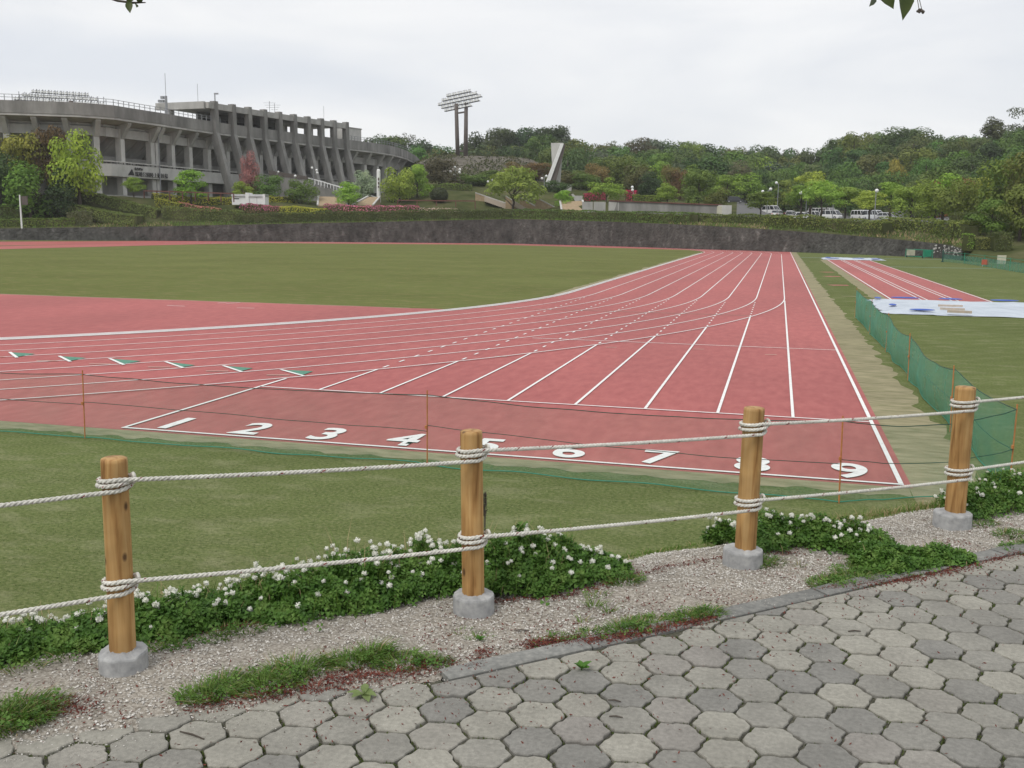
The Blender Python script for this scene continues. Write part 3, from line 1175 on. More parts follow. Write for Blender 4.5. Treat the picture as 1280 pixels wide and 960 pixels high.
def far_net():
    root = thing('net_fence', 'distant low green net fence on the right-hand lawn below the trees', 'net fence', gp(1178, 327))
    pts = [gp(1178, 327), gp(1205, 329.5), gp(1230, 333), gp(1262, 338.5), gp(1330, 350)]
    b = MB()
    vs = []
    for p in pts:
        vs += [p, p + Vector((0, 0, .75))]
    b.add(vs, [(2 * i, 2 * i + 2, 2 * i + 3, 2 * i + 1) for i in range(len(pts) - 1)])
    b.build('netting', m_net_far, root)
    c = MB()
    for p, q in zip(pts, pts[1:]):
        c.bar(p + Vector((0, 0, .97)), q + Vector((0, 0, .97)), .03, .03)
    c.build('cord', m_tgreen, root)
    for p in pts:
        s = MB()
        s.tube([p, p + Vector((0, 0, 1.05))], .025, 6)
        s.build('stake', m_tgreen, root)


far_net()


def far_equipment():
    # green-framed ball cage / cart against the wall
    p = gp(1132, 321.5)
    q = gp(1155, 323)
    ax = (q - p).normalized()
    ay = Vector((-ax.y, ax.x, 0))
    ln = (q - p).length
    root = thing('equipment_cart', 'green-framed equipment cart with white end panels standing in front of the stone wall', 'cart', p)
    Z = Vector((0, 0, 1))
    f = MB()
    for s in (0, 1.0):
        for z in (.15, .95):
            f.bar(p + ay * s + Z * z, p + ax * ln + ay * s + Z * z, .06, .06)
        for e in (0, ln):
            f.bar(p + ax * e + ay * s, p + ax * e + ay * s + Z * 1.0, .07, .07)
    f.build('frame', m_tgreen, root)
    for e, w in ((.22, .5), (ln - .3, .5)):
        g = MB()
        g.box(p + ax * e + ay * .5 + Z * .58, (w, .8, .72), (ax, ay, Z))
        g.build('end_box', m_cream if e < 1 else m_tgreen, root)
    for e in (.3, ln - .3):
        g = MB()
        g.tube([p + ax * e + ay * -.06 + Z * .12, p + ax * e + ay * .02 + Z * .12], .12, 10)
        g.build('wheel', m_tyre, root)
    # cream box on the lawn
    p = gp(1251, 335)
    root = thing('notice_board', 'small cream board standing behind the distant green net', 'board', p)
    g = MB()
    g.box(p + Z * .72, (.75, .08, .75), (rgt, fwdh, Z))
    g.build('panel', m_cream, root)
    for s in (-.3, .3):
        g = MB()
        g.bar(p + rgt * s, p + rgt * s + Z * .4, .05, .05)
        g.build('leg', m_steel, root)
    p = gp(1231, 333.5)
    root = thing('barrier_board', 'low red-orange board behind the distant green net', 'barrier', p)
    g = MB()
    g.box(p + Z * .42, (.6, .06, .45), (rgt, fwdh, Z))
    g.build('panel', m_redp, root)
    for s in (-.22, .22):
        g = MB()
        g.bar(p + rgt * s, p + rgt * s + Z * .25, .05, .05)
        g.build('leg', m_steel, root)
    p = gp(1178, 327.5)
    root = thing('net_post', 'dark green post at the end of the distant net fence', 'post', p)
    g = MB()
    g.tube([p, p + Z * 1.25], .07, 8)
    g.build('shaft', m_cord, root)
    g = MB()
    g.box(p + Z * .03, (.3, .3, .06))
    g.build('foot', m_cord, root)
    p = gp(1272, 323)
    root = thing('utility_cabinet', 'dark grey metal cabinet beneath the trees at the right edge', 'cabinet', p)
    g = MB()
    g.box(p + Z * .75, (1.9, .8, 1.5), (rgt, fwdh, Z))
    g.build('body', m_steel, root)
    g = MB()
    g.box(p + Z * 1.53, (2.0, .9, .06), (rgt, fwdh, Z))
    g.build('lid', m_conc_l, root)


far_equipment()
# ------------------------------------------------------------------ stadium
Z3 = Vector((0, 0, 1))
FD = [(-150, 178), (-60, 175.5), (0, 174.9), (105, 177.7), (150, 181.5), (211, 193.6), (269, 207.5), (350, 226), (437, 247.8), (470, 257), (496, 268), (510, 282), (520, 300), (525, 318), (526.5, 345)]


def fpt(u):
    return xy(u, lerp(FD, u))


def fnorm(u):
    a, b = fpt(u - 4), fpt(u + 4)
    t = (b - a).normalized()
    n = Vector((t.y, -t.x, 0))          # towards the camera
    if n.dot(EYE - fpt(u)) < 0:
        n = -n
    return t, n


def F(u, inset, z):
    t, n = fnorm(u)
    p = fpt(u) - n * inset
    p.z = z
    return p


FU = [x for x in range(-150, 500, 10)] + [500, 505, 510, 514, 518, 521, 523, 525, 526.5]


def sweep(mb, sec, us=FU, closed=True):
    """section of (inset, z) points swept along the facade"""
    k = len(sec)
    vs = [F(u, i, z) for u in us for i, z in sec]
    fs = []
    for j in range(len(us) - 1):
        for q in range(k if closed else k - 1):
            a, b = j * k + q, j * k + (q + 1) % k
            fs.append((a, b, b + k, a + k))
    if closed:
        fs.append(tuple(range(k)))
        fs.append(tuple((len(us) - 1) * k + q for q in reversed(range(k))))
    mb.add(vs, fs)


def rect(i0, i1, z0, z1):
    return [(i0, z0), (i1, z0), (i1, z1), (i0, z1)]


def build_stadium():
    root = thing('stadium', 'big grey concrete oval stadium with open colonnade, sloping buttresses and a long roof slab', 'stadium', F(200, 6, 8))

    def sw(name, sec, m, us=FU):
        b = MB()
        sweep(b, sec, us)
        return b.build(name, m, root)
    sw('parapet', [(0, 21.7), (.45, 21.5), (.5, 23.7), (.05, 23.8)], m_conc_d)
    sw('parapet_base', [(.05, 21.3), (3.6, 20.6), (3.6, 21.2), (.1, 21.68)], m_conc)
    sw('seating_deck', [(3.4, 21.2), (15, 12.6), (15, 12.0), (3.4, 20.4)], m_conc_l)
    sw('ring_beam', rect(2.7, 3.3, 18.5, 20.1), m_conc)
    low = [u for u in FU if u <= 330]
    sw('balcony', rect(1.6, 2.15, 11.4, 13.6), m_conc_l)
    sw('balcony_floor', rect(2.16, 15, 11.3, 11.8), m_conc)
    sw('balcony_rail', rect(1.7, 1.95, 13.95, 14.15), m_conc_l)
    b = MB()
    for u in np.arange(-140, 330, 5.5):
        b.box(F(u, 1.83, 13.78), (.16, .16, .36))
    b.build('rail_baluster', m_conc_d, root, kind='stuff')
    sw('lower_back_wall', rect(9, 9.4, 6.8, 11.4), m_conc_l)
    sw('upper_back_wall', rect(13, 13.4, 11.8, 14.2), m_conc_l)
    sw('inner_beam', rect(8.0, 8.5, 14.6, 15.4), m_conc)
    sw('plinth', rect(1.0, 18, 5.0, 8.0), m_conc)
    # columns, brackets, rakers
    cu = [-104, -66, -28, 10.5, 49, 87, 131, 171, 207, 213, 233, 254, 276, 299, 319, 339, 356.5, 374, 391, 407, 422.5, 437, 450, 467, 483, 494, 503, 511]
    for u in cu:
        t, n = fnorm(u)
        w = 1.0 if u != 213 else .8
        b = MB()
        b.box(F(u, 3.0, 15.95), (w, 1.3, 8.3), (t, n, Z3))
        b.build('column', m_conc_l, root)
        b = MB()
        b.box(F(u, 3.0, 9.4), (w * 1.05, 1.35, 3.8), (t, n, Z3))
        b.build('lower_column', m_conc_l, root)
        b = MB()
        side = []
        for s in (-.45, .45):
            side.append([F(u, 3.5, 18.3) + t * s, F(u, 2.3, 18.3) + t * s, F(u, .5, 20.9) + t * s, F(u, .5, 21.35) + t * s, F(u, 3.5, 20.7) + t * s])
        b.hexa(side[0], side[1])
        b.build('bracket', m_conc, root)
        b = MB()
        side = []
        for s in (-.4, .4):
            side.append([F(u, 3.6, 20.2) + t * s, F(u, 3.6, 18.6) + t * s, F(u, 14, 10.9) + t * s, F(u, 14, 12.5) + t * s])
        b.hexa(side[0], side[1])
        b.build('raker_beam', m_conc, root)
        if u < 260:
            b = MB()
            b.box(F(u, 8.2, 13), (.7, .7, 3), (t, n, Z3))
            b.build('inner_column', m_conc, root)
    # rainwater pipe by the double column
    b = MB()
    b.tube([F(210, 1.4, 8), F(210, 1.4, 19.5), F(210, .2, 21.5)], .12, 6)
    b.build('rain_pipe', m_steel, root)
    # railing along the top of the parapet
    b = MB()
    us = [u for u in FU if u <= 518]
    d = 0
    last = None
    for u in np.arange(-130, 500, .8):
        p = F(u, .3, 23.7)
        if last is None or (p - last).length > 1.25:
            last = p
            if not (285 < u < 432):
                b.box(p + Z3 * .55, (.09, .09, 1.1))
    for z in (.62, 1.1):
        sweep(b, rect(.26, .34, 23.72 + z - .04, 23.72 + z + .04), [u for u in us if u < 286])
        sweep(b, rect(.26, .34, 23.72 + z - .04, 23.72 + z + .04), [u for u in us if u > 432])
    b.build('parapet_railing', m_steel, root, kind='stuff')
    # grandstand: buttresses and roof slab
    bu = [273, 295, 314.5, 333.5, 352, 370, 387, 403.5, 419, 434]
    for u in bu:
        t, n = fnorm(u)
        b = MB()
        w = .52
        sd = []
        for s in (-w, w):
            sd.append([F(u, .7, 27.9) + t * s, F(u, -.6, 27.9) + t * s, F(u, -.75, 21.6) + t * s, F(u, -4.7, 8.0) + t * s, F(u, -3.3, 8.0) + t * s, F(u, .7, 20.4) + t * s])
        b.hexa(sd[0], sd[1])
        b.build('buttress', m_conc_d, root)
    gu = [264 + i * 4 for i in range(44)]
    sw('roof_edge_beam', rect(-.45, .35, 26.3, 27.5), m_conc, [u for u in gu if u <= 437])
    sw('roof_slab', rect(.36, 12.5, 26.7, 27.35), m_conc, [u for u in gu if u <= 437])
    sw('roof_end_beam', rect(.4, 12.6, 26.2, 27.6), m_conc, [262, 264.5])
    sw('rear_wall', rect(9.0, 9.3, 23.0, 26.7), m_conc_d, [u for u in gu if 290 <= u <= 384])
    sw('upper_floor', rect(.6, 12.6, 22.4, 22.95), m_conc, [u for u in gu if u <= 437])
    for u in (273, 334, 370, 404, 434):
        t, n = fnorm(u)
        b = MB()
        b.box(F(u, 11.5, 24.8), (.8, .8, 3.8), (t, n, Z3))
        b.build('rear_post', m_conc, root)
    for u in (303, 324, 343, 361, 378):
        b = MB()
        t, n = fnorm(u)
        b.box(F(u, 8.9, 24.7), (2.8, .2, 1.6), (t, n, Z3))
        b.build('window', m_glass, root)
    # plant box above the far parapet
    t, n = fnorm(456)
    b = MB()
    b.box(F(455, 5, 25.2), (6.2, 4, 3.8), (t, n, Z3))
    hut = b.build('rooftop_hut', m_conc_l, root)
    b = MB()
    b.box(F(455, 5, 27.2), (6.5, 4.3, .25), (t, n, Z3))
    b.build('hut_roof', m_conc, hut)
    # roof fittings
    b = MB()
    p = F(288, 3, 27.4)
    b.tube([p, p + Z3 * 2.6], .12, 6)
    b.box(p + Z3 * 2.6 + rgt * .3, (.9, .3, .3))
    b.build('camera_mast', m_steel, root)
    b = MB()
    for du, h in ((0, 3.4), (6, 3.1)):
        p = F(362 + du, 5, 27.4)
        b.tube([p, p + Z3 * h], .06, 5)
        for k in range(3):
            b.bar(p + Z3 * (h - .4 - .5 * k) - rgt * (1.4 - .3 * k), p + Z3 * (h - .4 - .5 * k) + rgt * (1.4 - .3 * k), .05, .05)
    b.build('aerial', m_steel, root)
    b = MB()
    p = F(230, 3, 23.5)
    b.tube([p, p + Z3 * 4.2], .25, 6)
    b.tube([p + Z3 * 4, p + Z3 * 8.5], .05, 5)
    for k in range(3):
        b.box(p + Z3 * (3.2 + .7 * (k % 2)) - rgt * (.7 + .5 * (k // 2)), (.6, .5, .5))
    b.build('floodlight_mast', m_steel, root)
    b = MB()
    for u in (281, 430):
        p = F(u, 6, 27.4)
        b.tube([p, p + Z3 * 4.5], .045, 5)
    b.build('lightning_rod', m_steel, root)
    # name on the balcony wall
    def word(txt, u, z, size, off=.012):
        cu_ = bpy.data.curves.new('lettering', 'FONT')
        cu_.body = txt
        cu_.size = size
        cu_.extrude = .03
        cu_.offset = off
        ob = bpy.data.objects.new('tmp', cu_)
        COL.objects.link(ob)
        me = bpy.data.meshes.new_from_object(ob.evaluated_get(bpy.context.evaluated_depsgraph_get()))
        bpy.data.objects.remove(ob)
        me.materials.clear()
        me.materials.append(m_black)
        o = put('lettering', me, root)
        t_, n_ = fnorm(u + 12)
        if t_.dot(rgt) < 0:
            t_ = -t_
        p_ = F(u, 1.5, z)
        o.matrix_basis = Matrix(((t_.x, 0, n_.x, p_.x), (t_.y, 0, n_.y, p_.y), (0, 1, 0, p_.z), (0, 0, 0, 1)))
        return o
    word('名古屋市', 179.5, 12.83, .55)
    word('瑞穂公園陸上競技場', 179.8, 11.72, .98, .0)
    b = MB()
    t, n = fnorm(176)
    p = F(175.3, 1.5, 11.8)
    b.hexa([p - t * .9, p + t * .75, p + t * .2 + Z3 * 1.15], [p - t * .9 + n * .05, p + t * .75 + n * .05, p + t * .2 + Z3 * 1.15 + n * .05])
    b.build('wall_emblem', m_black, root)
    return root


build_stadium()


def floodlights(name, label, legs, cu_, cv_, D, rows, cw, ch, slope, base_z, axd=None, group=None):
    """stadium floodlight: stepped rows of lamps on two legs.  rows: (first column, count)"""
    c = at(cu_, cv_, D)
    root = thing(name, label, 'floodlight', (c.x, c.y, base_z))
    ax = axd or (right0 * .94 - fwdh * .34).normalized()
    ax = (ax + Z3 * slope).normalized()
    back = Vector((-ax.y, ax.x, 0)).normalized()
    fr = MB()
    unit = MB()
    unit.tube([(0, 0, 0), (0, -cw * .35, -cw * .12)], [cw * .2, cw * .42], 10, cap=True)
    unit.sphere((0, -cw * .36, -cw * .12), cw * .40, 10, 4, mi=1, sc=(1, .25, 1))
    lm = unit.mesh('lamp', [m_steel, m_lamp])
    nr = len(rows)
    for j, (c0, cnt) in enumerate(rows):
        z = (nr - 1) / 2 - j
        a = c + ax * (c0 * cw) + Z3 * (z * ch)
        b_ = c + ax * ((c0 + cnt) * cw) + Z3 * (z * ch)
        fr.bar(a - Z3 * ch * .42, b_ - Z3 * ch * .42, cw * .35, cw * .16)
        fr.bar(a + back * cw * .9 - Z3 * ch * .42, b_ + back * cw * .9 - Z3 * ch * .42, cw * .12, cw * .12)
        for i in range(cnt):
            o = put('lamp', lm, root)
            p = a + ax * ((i + .5) * cw)
            o.matrix_basis = Matrix(((ax.x, back.x, 0, p.x), (ax.y, back.y, 0, p.y), (ax.z, back.z, 1, p.z), (0, 0, 0, 1)))
            if i % 2 == 0 or cw < .7:
                fr.bar(p + back * cw * .5 - Z3 * ch * .5, p + back * cw * .5 + Z3 * ch * .5, cw * .10, cw * .10)
                fr.bar(p - Z3 * ch * .42, p + back * cw * .9 - Z3 * ch * .42, cw * .1, cw * .1)
    for i in range(-14, 15, 2):
        if nr == 4:
            fr.bar(c + ax * (i * cw) + back * cw - Z3 * (nr * ch * .5), c + ax * (i * cw) + back * cw + Z3 * (nr * ch * (.5 if abs(i) < 9 else .3)), cw * .14, cw * .14)
    fr.build('lamp_frame', m_dsteel, root)
    for (lu, w0, w1) in legs:
        off = (lu - cu_) / F_PX * D
        top = c + right0 * off + Z3 * (slope * off - nr * ch / 2)
        b = MB()
        ft = Vector((top.x, top.y, base_z - 1)) + right0 * (.5 if lu < cu_ else -.1)
        mid = top.lerp(ft, .5)
        b.tube([top + Z3 * 1.5, mid, ft], [w0 / 2, (w0 + w1) / 4, w1 / 2], 12)
        b.build('leg', m_rust, root, smooth=True)
    if len(legs) == 2:
        o1_, o2_ = [(l[0] - cu_) / F_PX * D for l in legs]
        b = MB()
        for dz in (1.2, 12):
            b.bar(c + right0 * o1_ + Z3 * (slope * o1_ - nr * ch / 2 - dz), c + right0 * o2_ + Z3 * (slope * o2_ - nr * ch / 2 - dz), .35, .45)
        b.build('cross_beam', m_rust, root)
    return root


floodlights('floodlight_tower', 'tall floodlight tower with stepped lamp rack on two dark legs above the trees', [(570.5, 1.05, 1.3), (582.5, 1.05, 1.35)],
            576, 124.2, 290, [(-5.3, 9), (-7, 13), (-8.4, 16), (-7.2, 14), (-6, 10)], .86, 1.0, .155, hill_z(576, 290))
floodlights('floodlight_rack', 'wide stepped floodlight rack showing above the left parapet of the stadium', [(66, 1.0, 1.2), (88, 1.0, 1.2)],
            76, 123.4, 232, [(-9.5, 19), (-12.8, 25), (-15.5, 30), (-16.5, 32)], .66, .92, -.035, 9, axd=(right0 * .99 + fwdh * .14).normalized())


def monument():
    D = 232
    p = hp(697, D)
    root = thing('monument', 'tall pale slab monument crossed by a slanting bright metal beam', 'monument', p)

    def q(u, v, dd=0):
        return at(u, v, D + dd)
    sl = [(688.9, 178.6), (704.3, 178.6), (699.5, 240), (692, 240)]
    b = MB()
    b.hexa([q(u, v) for u, v in sl], [q(u, v) + fwdh * 1.6 for u, v in sl])
    b.build('slab', m_conc_l, root)
    b = MB()
    b.hexa([q(u, v, -1.6) for u, v in [(700.2, 180), (704.8, 179.5), (686.6, 229.5), (681.8, 228)]], [q(u, v, -.1) for u, v in [(700.2, 180), (704.8, 179.5), (686.6, 229.5), (681.8, 228)]])
    b.build('metal_beam', m_white, root)
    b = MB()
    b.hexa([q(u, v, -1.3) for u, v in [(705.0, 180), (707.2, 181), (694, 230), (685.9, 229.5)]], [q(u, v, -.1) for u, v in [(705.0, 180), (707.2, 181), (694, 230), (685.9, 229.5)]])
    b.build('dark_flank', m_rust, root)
    b = MB()
    b.box(Vector((p.x, p.y, p.z + .3)) + fwdh * .5, (6, 4, 1.4), (right0, fwdh, Z3))
    b.build('base', m_conc, root)


monument()


def pillar():
    D = 206
    root = thing('marker_pillar', 'white rounded pillar standing beside the pale flowering tree', 'pillar', hp(474, D))
    a, b_ = at(471.8, 212, D), at(475.2, 246, D)
    w = 5.2 / F_PX * D
    b = MB()
    c = at(473.5, 246, D)
    top = at(473.3, 211.5, D)
    n = 16
    ring = lambda z, s: [Vector((c.x, c.y, z)) + right0 * (w / 2 * s * math.cos(2 * math.pi * k / n)) + fwdh * (w / 2 * s * math.sin(2 * math.pi * k / n)) for k in range(n)]
    zs = [(hill_z(474, D) - .3, 1), (top.z - .35, .92), (top.z - .1, .8), (top.z, .5)]
    vs = []
    for z, s in zs:
        vs += ring(z, s)
    b.add(vs, [(j * n + k, j * n + (k + 1) % n, (j + 1) * n + (k + 1) % n, (j + 1) * n + k) for j in range(3) for k in range(n)] + [tuple(range(3 * n, 4 * n))])
    b.build('shaft', m_white, root, smooth=False)
    for (v0, v1) in ((222, 226), (227, 231), (232, 235)):
        p = at(473.6, (v0 + v1) / 2, D) - fwdh * (w / 2 + .02)
        g = MB()
        g.box(p, (.28, .06, (v1 - v0) / F_PX * D * .8), (right0, fwdh, Z3))
        g.build('dark_mark', m_rust, root)


pillar()

# ------------------------------------------------------------------ parked vehicles
CAR_MESH = {}


def loft(rings, mb, mi=0):
    k = len(rings[0])
    vs = [p for r in rings for p in r]
    fs = [(j * k + q, j * k + (q + 1) % k, (j + 1) * k + (q + 1) % k, (j + 1) * k + q) for j in range(len(rings) - 1) for q in range(k)]
    fs += [tuple(reversed(range(k))), tuple((len(rings) - 1) * k + q for q in range(k))]
    mb.add(vs, fs, mi)


def car_meshes(kind):
    if kind in CAR_MESH:
        return CAR_MESH[kind]
    Lc, Wc, H, belt, roof, wr = {'car': (4.2, 1.7, 1.48, .86, [(-1.35, -1.75), (.75, 1.35)], .31), 'van': (4.6, 1.75, 1.98, 1.05, [(-2.1, -2.22), (1.25, 1.95)], .33),
                             'kei': (3.4, 1.48, 1.75, .95, [(-1.45, -1.62), (.8, 1.3)], .28), 'bus': (7.0, 2.1, 2.65, 1.3, [(-3.3, -3.42), (3.05, 3.42)], .42)}[kind]
    h = Lc / 2
    body = MB()

    def sec(x, z0, z1, w):
        return [(x, -w / 2, z0), (x, w / 2, z0), (x, w / 2 * 1.0, z0 + (z1 - z0) * .6), (x, w / 2 * .95, z1), (x, -w / 2 * .95, z1), (x, -w / 2, z0 + (z1 - z0) * .6)]
    nose = belt * .80 if kind in ('car', 'kei') else belt * .92
    loft([sec(-h, .32, belt * .85, Wc * .86), sec(-h + .12, .24, belt * .96, Wc * .97), sec(-h * .5, .22, belt, Wc), sec(h * .35, .22, belt, Wc), sec(h - .5, .22, nose, Wc * .98),
          sec(h - .1, .26, nose * .9, Wc * .92), sec(h, .34, nose * .75, Wc * .82)], body)
    (r0, b0), (r1, b1) = roof
    cab = MB()
    for (za, zb, ins_a, ins_b, m_) in [(belt - .01, H - .12, .96, .82, 1)]:
        xa0, xa1 = b0, b1
        xb0, xb1 = r0, r1
        wa, wb = Wc * ins_a / 2, Wc * ins_b / 2
        cab.hexa([Vector(p) for p in ((xa0, -wa, za), (xa1, -wa, za), (xa1, wa, za), (xa0, wa, za))],
                 [Vector(p) for p in ((xb0, -wb, zb), (xb1, -wb, zb), (xb1, wb, zb), (xb0, wb, zb))])
    top = MB()
    wb = Wc * .82 / 2
    top.hexa([Vector(p) for p in ((r0 - .02, -wb - .02, H - .12), (r1 + .02, -wb - .02, H - .12), (r1 + .02, wb + .02, H - .12), (r0 - .02, wb + .02, H - .12))],
             [Vector(p) for p in ((r0 + .12, -wb * .9, H), (r1 - .15, -wb * .9, H), (r1 - .15, wb * .9, H), (r0 + .12, wb * .9, H))])
    for s in (-1, 1):
        xs = np.linspace(b0, b1, 4 if kind != 'bus' else 7)
        xt = np.linspace(r0, r1, 4 if kind != 'bus' else 7)
        for x, y in zip(xs, xt):
            top.bar((x, s * Wc * .485, belt), (y, s * (wb + .012), H - .1), .09, .05, up=Vector((0, 1, 0)))
    wh = MB()
    wh.tube([(0, -.1, 0), (0, .1, 0)], wr, 14)
    wh.tube([(0, -.115, 0), (0, .115, 0)], wr * .6, 10, mi=1)
    li = MB()
    li.box((0, 0, 0), (.08, .34, .16))
    CAR_MESH[kind] = dict(body=body.mesh('body', m_paint, False), cab=cab.mesh('window', m_glass), top=top.mesh('roof', m_paint), wheel=wh.mesh('wheel', [m_tyre, m_steel]),
                          light=li.mesh('headlight', m_lamp), tail=li.mesh('taillight', m_redp), L=Lc, W=Wc, wr=wr, nose=nose, belt=belt)
    return CAR_MESH[kind]


def vehicle(name, label, kind, u, D, yaw, col, cat='car', group='vehicles in the car park'):
    M_ = car_meshes(kind)
    p = hp(u, D)
    root = thing(name, label, cat, p, 0, group)
    # yaw 0 = facing the camera
    hd = -fwdh * math.cos(yaw) + right0 * math.sin(yaw)
    ang = math.atan2(hd.y, hd.x)
    root.matrix_basis = Matrix.Translation(p) @ Matrix.Rotation(ang, 4, 'Z')
    for nm, key in (('body', 'body'), ('window', 'cab'), ('roof', 'top')):
        o = child(nm, M_[key], root)
        o.color = (*col, 1)
    h = M_['L'] / 2
    for x in (-h * .62, h * .62):
        for y in (-1, 1):
            child('wheel', M_['wheel'], root, Matrix.Translation((x, y * (M_['W'] / 2 - .1), M_['wr'])))
    for y in (-1, 1):
        child('headlight', M_['light'], root, Matrix.Translation((h - .09, y * M_['W'] * .32, M_['nose'] * .72)))
        child('taillight', M_['tail'], root, Matrix.Translation((-h + .03, y * M_['W'] * .33, M_['belt'] * .72)))
    return root


WH, RED_, DK, SV = (.66, .66, .65), (.28, .025, .03), (.03, .032, .036), (.45, .46, .47)
vehicle('parked_van', 'white van parked leftmost of the front row behind the hedge', 'van', 963, 228, .5, WH, 'van')
vehicle('parked_car', 'white car in front of the leftmost white van', 'car', 971, 218, 2.6, WH)
vehicle('parked_car', 'dark car at the back of the car park left of the red car', 'car', 977, 254, 1.2, DK)
vehicle('parked_car', 'dark red car at the back left of the car park', 'car', 987, 248, .9, RED_)
vehicle('parked_car', 'white boxy small car with red taillight showing, second from the left in the front row', 'kei', 988, 217, 2.6, WH)
vehicle('parked_car', 'silver car between the dark red car and the white bus', 'car', 1001, 230, .4, SV)
vehicle('parked_car', 'bright red car mostly hidden behind the white front-row cars', 'car', 1007, 226, 1.3, (.5, .03, .04))
vehicle('parked_car', 'white hatchback side-on beside a tree trunk, in the middle of the front row', 'car', 1002, 215, 1.6, WH)
vehicle('parked_car', 'white car facing the field just left of the tree trunk and the minibus', 'kei', 1016, 215, .5, WH)
vehicle('minibus', 'white minibus parked at the back under the trees', 'bus', 1026, 240, .55, WH, 'bus')
vehicle('parked_van', 'white high-roofed van facing the field in the middle of the car park', 'van', 1038, 212, .7, WH, 'van')
vehicle('parked_van', 'white van with dark windscreen standing alone left of the last pair', 'van', 1074, 210, .2, WH, 'van')
vehicle('parked_van', 'white van beside the pole near the right end of the row', 'van', 1091, 207, .5, (.62, .64, .66), 'van')
vehicle('parked_car', 'pale low car to the right of the last white van', 'car', 1107, 202, 1.2, SV)
vehicle('parked_car', 'white car half hidden under the trees at the right end of the hedge', 'car', 1203, 185, 1.3, WH)
vehicle('parked_car', 'dark car on the slope road behind the tan post left of the car park', 'car', 917, 230, 1.4, DK)

# ------------------------------------------------------------------ lamps


def lamp(label, u, D, v_globes, globes, r=.26):
    """park lamp: post, short arms and opal globes at photo positions"""
    p = hp(u, D)
    root = thing('park_lamp', label, 'street lamp', p, 0, 'globe lamps in the park')
    zt = max(at(g[0], g[1], D).z for g in globes) - .1
    b = MB()
    b.tube([p - Z3 * .2, Vector((p.x, p.y, zt))], [.085, .055], 8)
    b.build('post', m_steel, root)
    for g in globes:
        c = at(g[0], g[1], D)
        c2 = Vector((p.x, p.y, c.z - .35))
        arm = MB()
        arm.tube([c2, c - Z3 * .25, c - Z3 * .2], .03, 6)
        arm.build('arm', m_steel, root)
        s = MB()
        s.sphere(c, r, 12, 8)
        s.build('globe', m_lamp, root, smooth=True)
    return root


lamp('five-globe lamp in front of the floodlight tower legs', 569, 226, 0, [(563, 214.5), (568.5, 209), (574.8, 212), (574.3, 215.5), (568, 218.5)], .3)
lamp('two-globe lamp left of the spreading bright green tree', 612.5, 222, 0, [(610, 227), (616, 225)])
lamp('two-globe lamp at the foot of the metal beam monument', 679.5, 214, 0, [(677.5, 223), (683, 220)])
lamp('two-globe lamp above the dark pink bushes', 790.5, 196, 0, [(790.3, 234), (790.6, 237.5)], .28)
lamp('lamp pair at the left end of the car park trees', 958, 186, 0, [(953.5, 239.5), (963.3, 236.5)], .29)
lamp('single globe lamp behind the left lamp pair of the car park', 970.5, 200, 0, [(970.5, 228.5)], .27)
lamp('lamp pair in front of the middle car park trees', 1006.5, 170, 0, [(1001, 241), (1012, 237)], .29)
lamp('smaller lamp pair right of the middle car park trees', 1040, 190, 0, [(1035.3, 237.5), (1045.3, 239.5)], .22)
lamp('single globe lamp on a pale post beside the last white van', 1092.5, 152, 0, [(1096, 238.3)], .28)
lamp('three-globe lamp by the upper end of the stadium stairs', 393, 212, 0, [(390, 209.8), (395.7, 212.8), (396.5, 216)], .26)
lamp('single globe lamp over the stadium deck, left of the stairs', 348, 214, 0, [(348, 214.8)], .22)
lamp('single globe lamp at the head of the stadium stairs', 369, 212, 0, [(369, 220)], .28)
b_ = None

# lattice sign post / white pole on the left
root = thing('white_pole', 'slender white pole in front of the left-hand trees at the wall', 'pole', hp(27, 161.5))
b = MB()
a0, a1 = hp(27, 161.5), at(24.5, 243.5, 161.5)
b.tube([a0 - Z3 * .3, a1], [.14, .11], 8)
b.build('shaft', m_white, root)
b = MB()
b.box(a1 + right0 * .75 - Z3 * .9, (1.0, .08, 1.4), (right0, fwdh, Z3))
b.build('sign_panel', m_rust, root)


# white cabin on the terrace
def cabin():
    D = 190
    root = thing('white_cabin', 'low white cabin with a bright roof strip below the stadium buttresses', 'cabin', hp(312, D))
    z0 = hill_z(312, D)

    def bx(u0, u1, v0, v1, d, m_, nm):
        a, c = at(u0, v1, D), at(u1, v0, D)
        b = MB()
        b.box(((a.x + c.x) / 2, (a.y + c.y) / 2, (a.z + c.z) / 2), ((u1 - u0) / F_PX * D, d, c.z - a.z), (right0, fwdh, Z3))
        return b.build(nm, m_, root)
    bx(292.3, 312.2, 246, 256, 2.4, m_white, 'wall')
    bx(313.6, 333, 246.2, 256, 2.4, m_white, 'wall')
    bx(292, 333.4, 243.3, 245.6, 2.8, m_silver, 'roof')
    bx(309.4, 313.4, 241.2, 256, 2.9, m_white, 'post')
    bx(330.8, 333.6, 243.0, 256, 2.9, m_white, 'post')
    bx(294.5, 301, 248, 249.2, 2.46, m_black, 'lettering_strip')
    bx(323, 323.4, 246.3, 256, 2.44, m_steel, 'door_joint')


cabin()


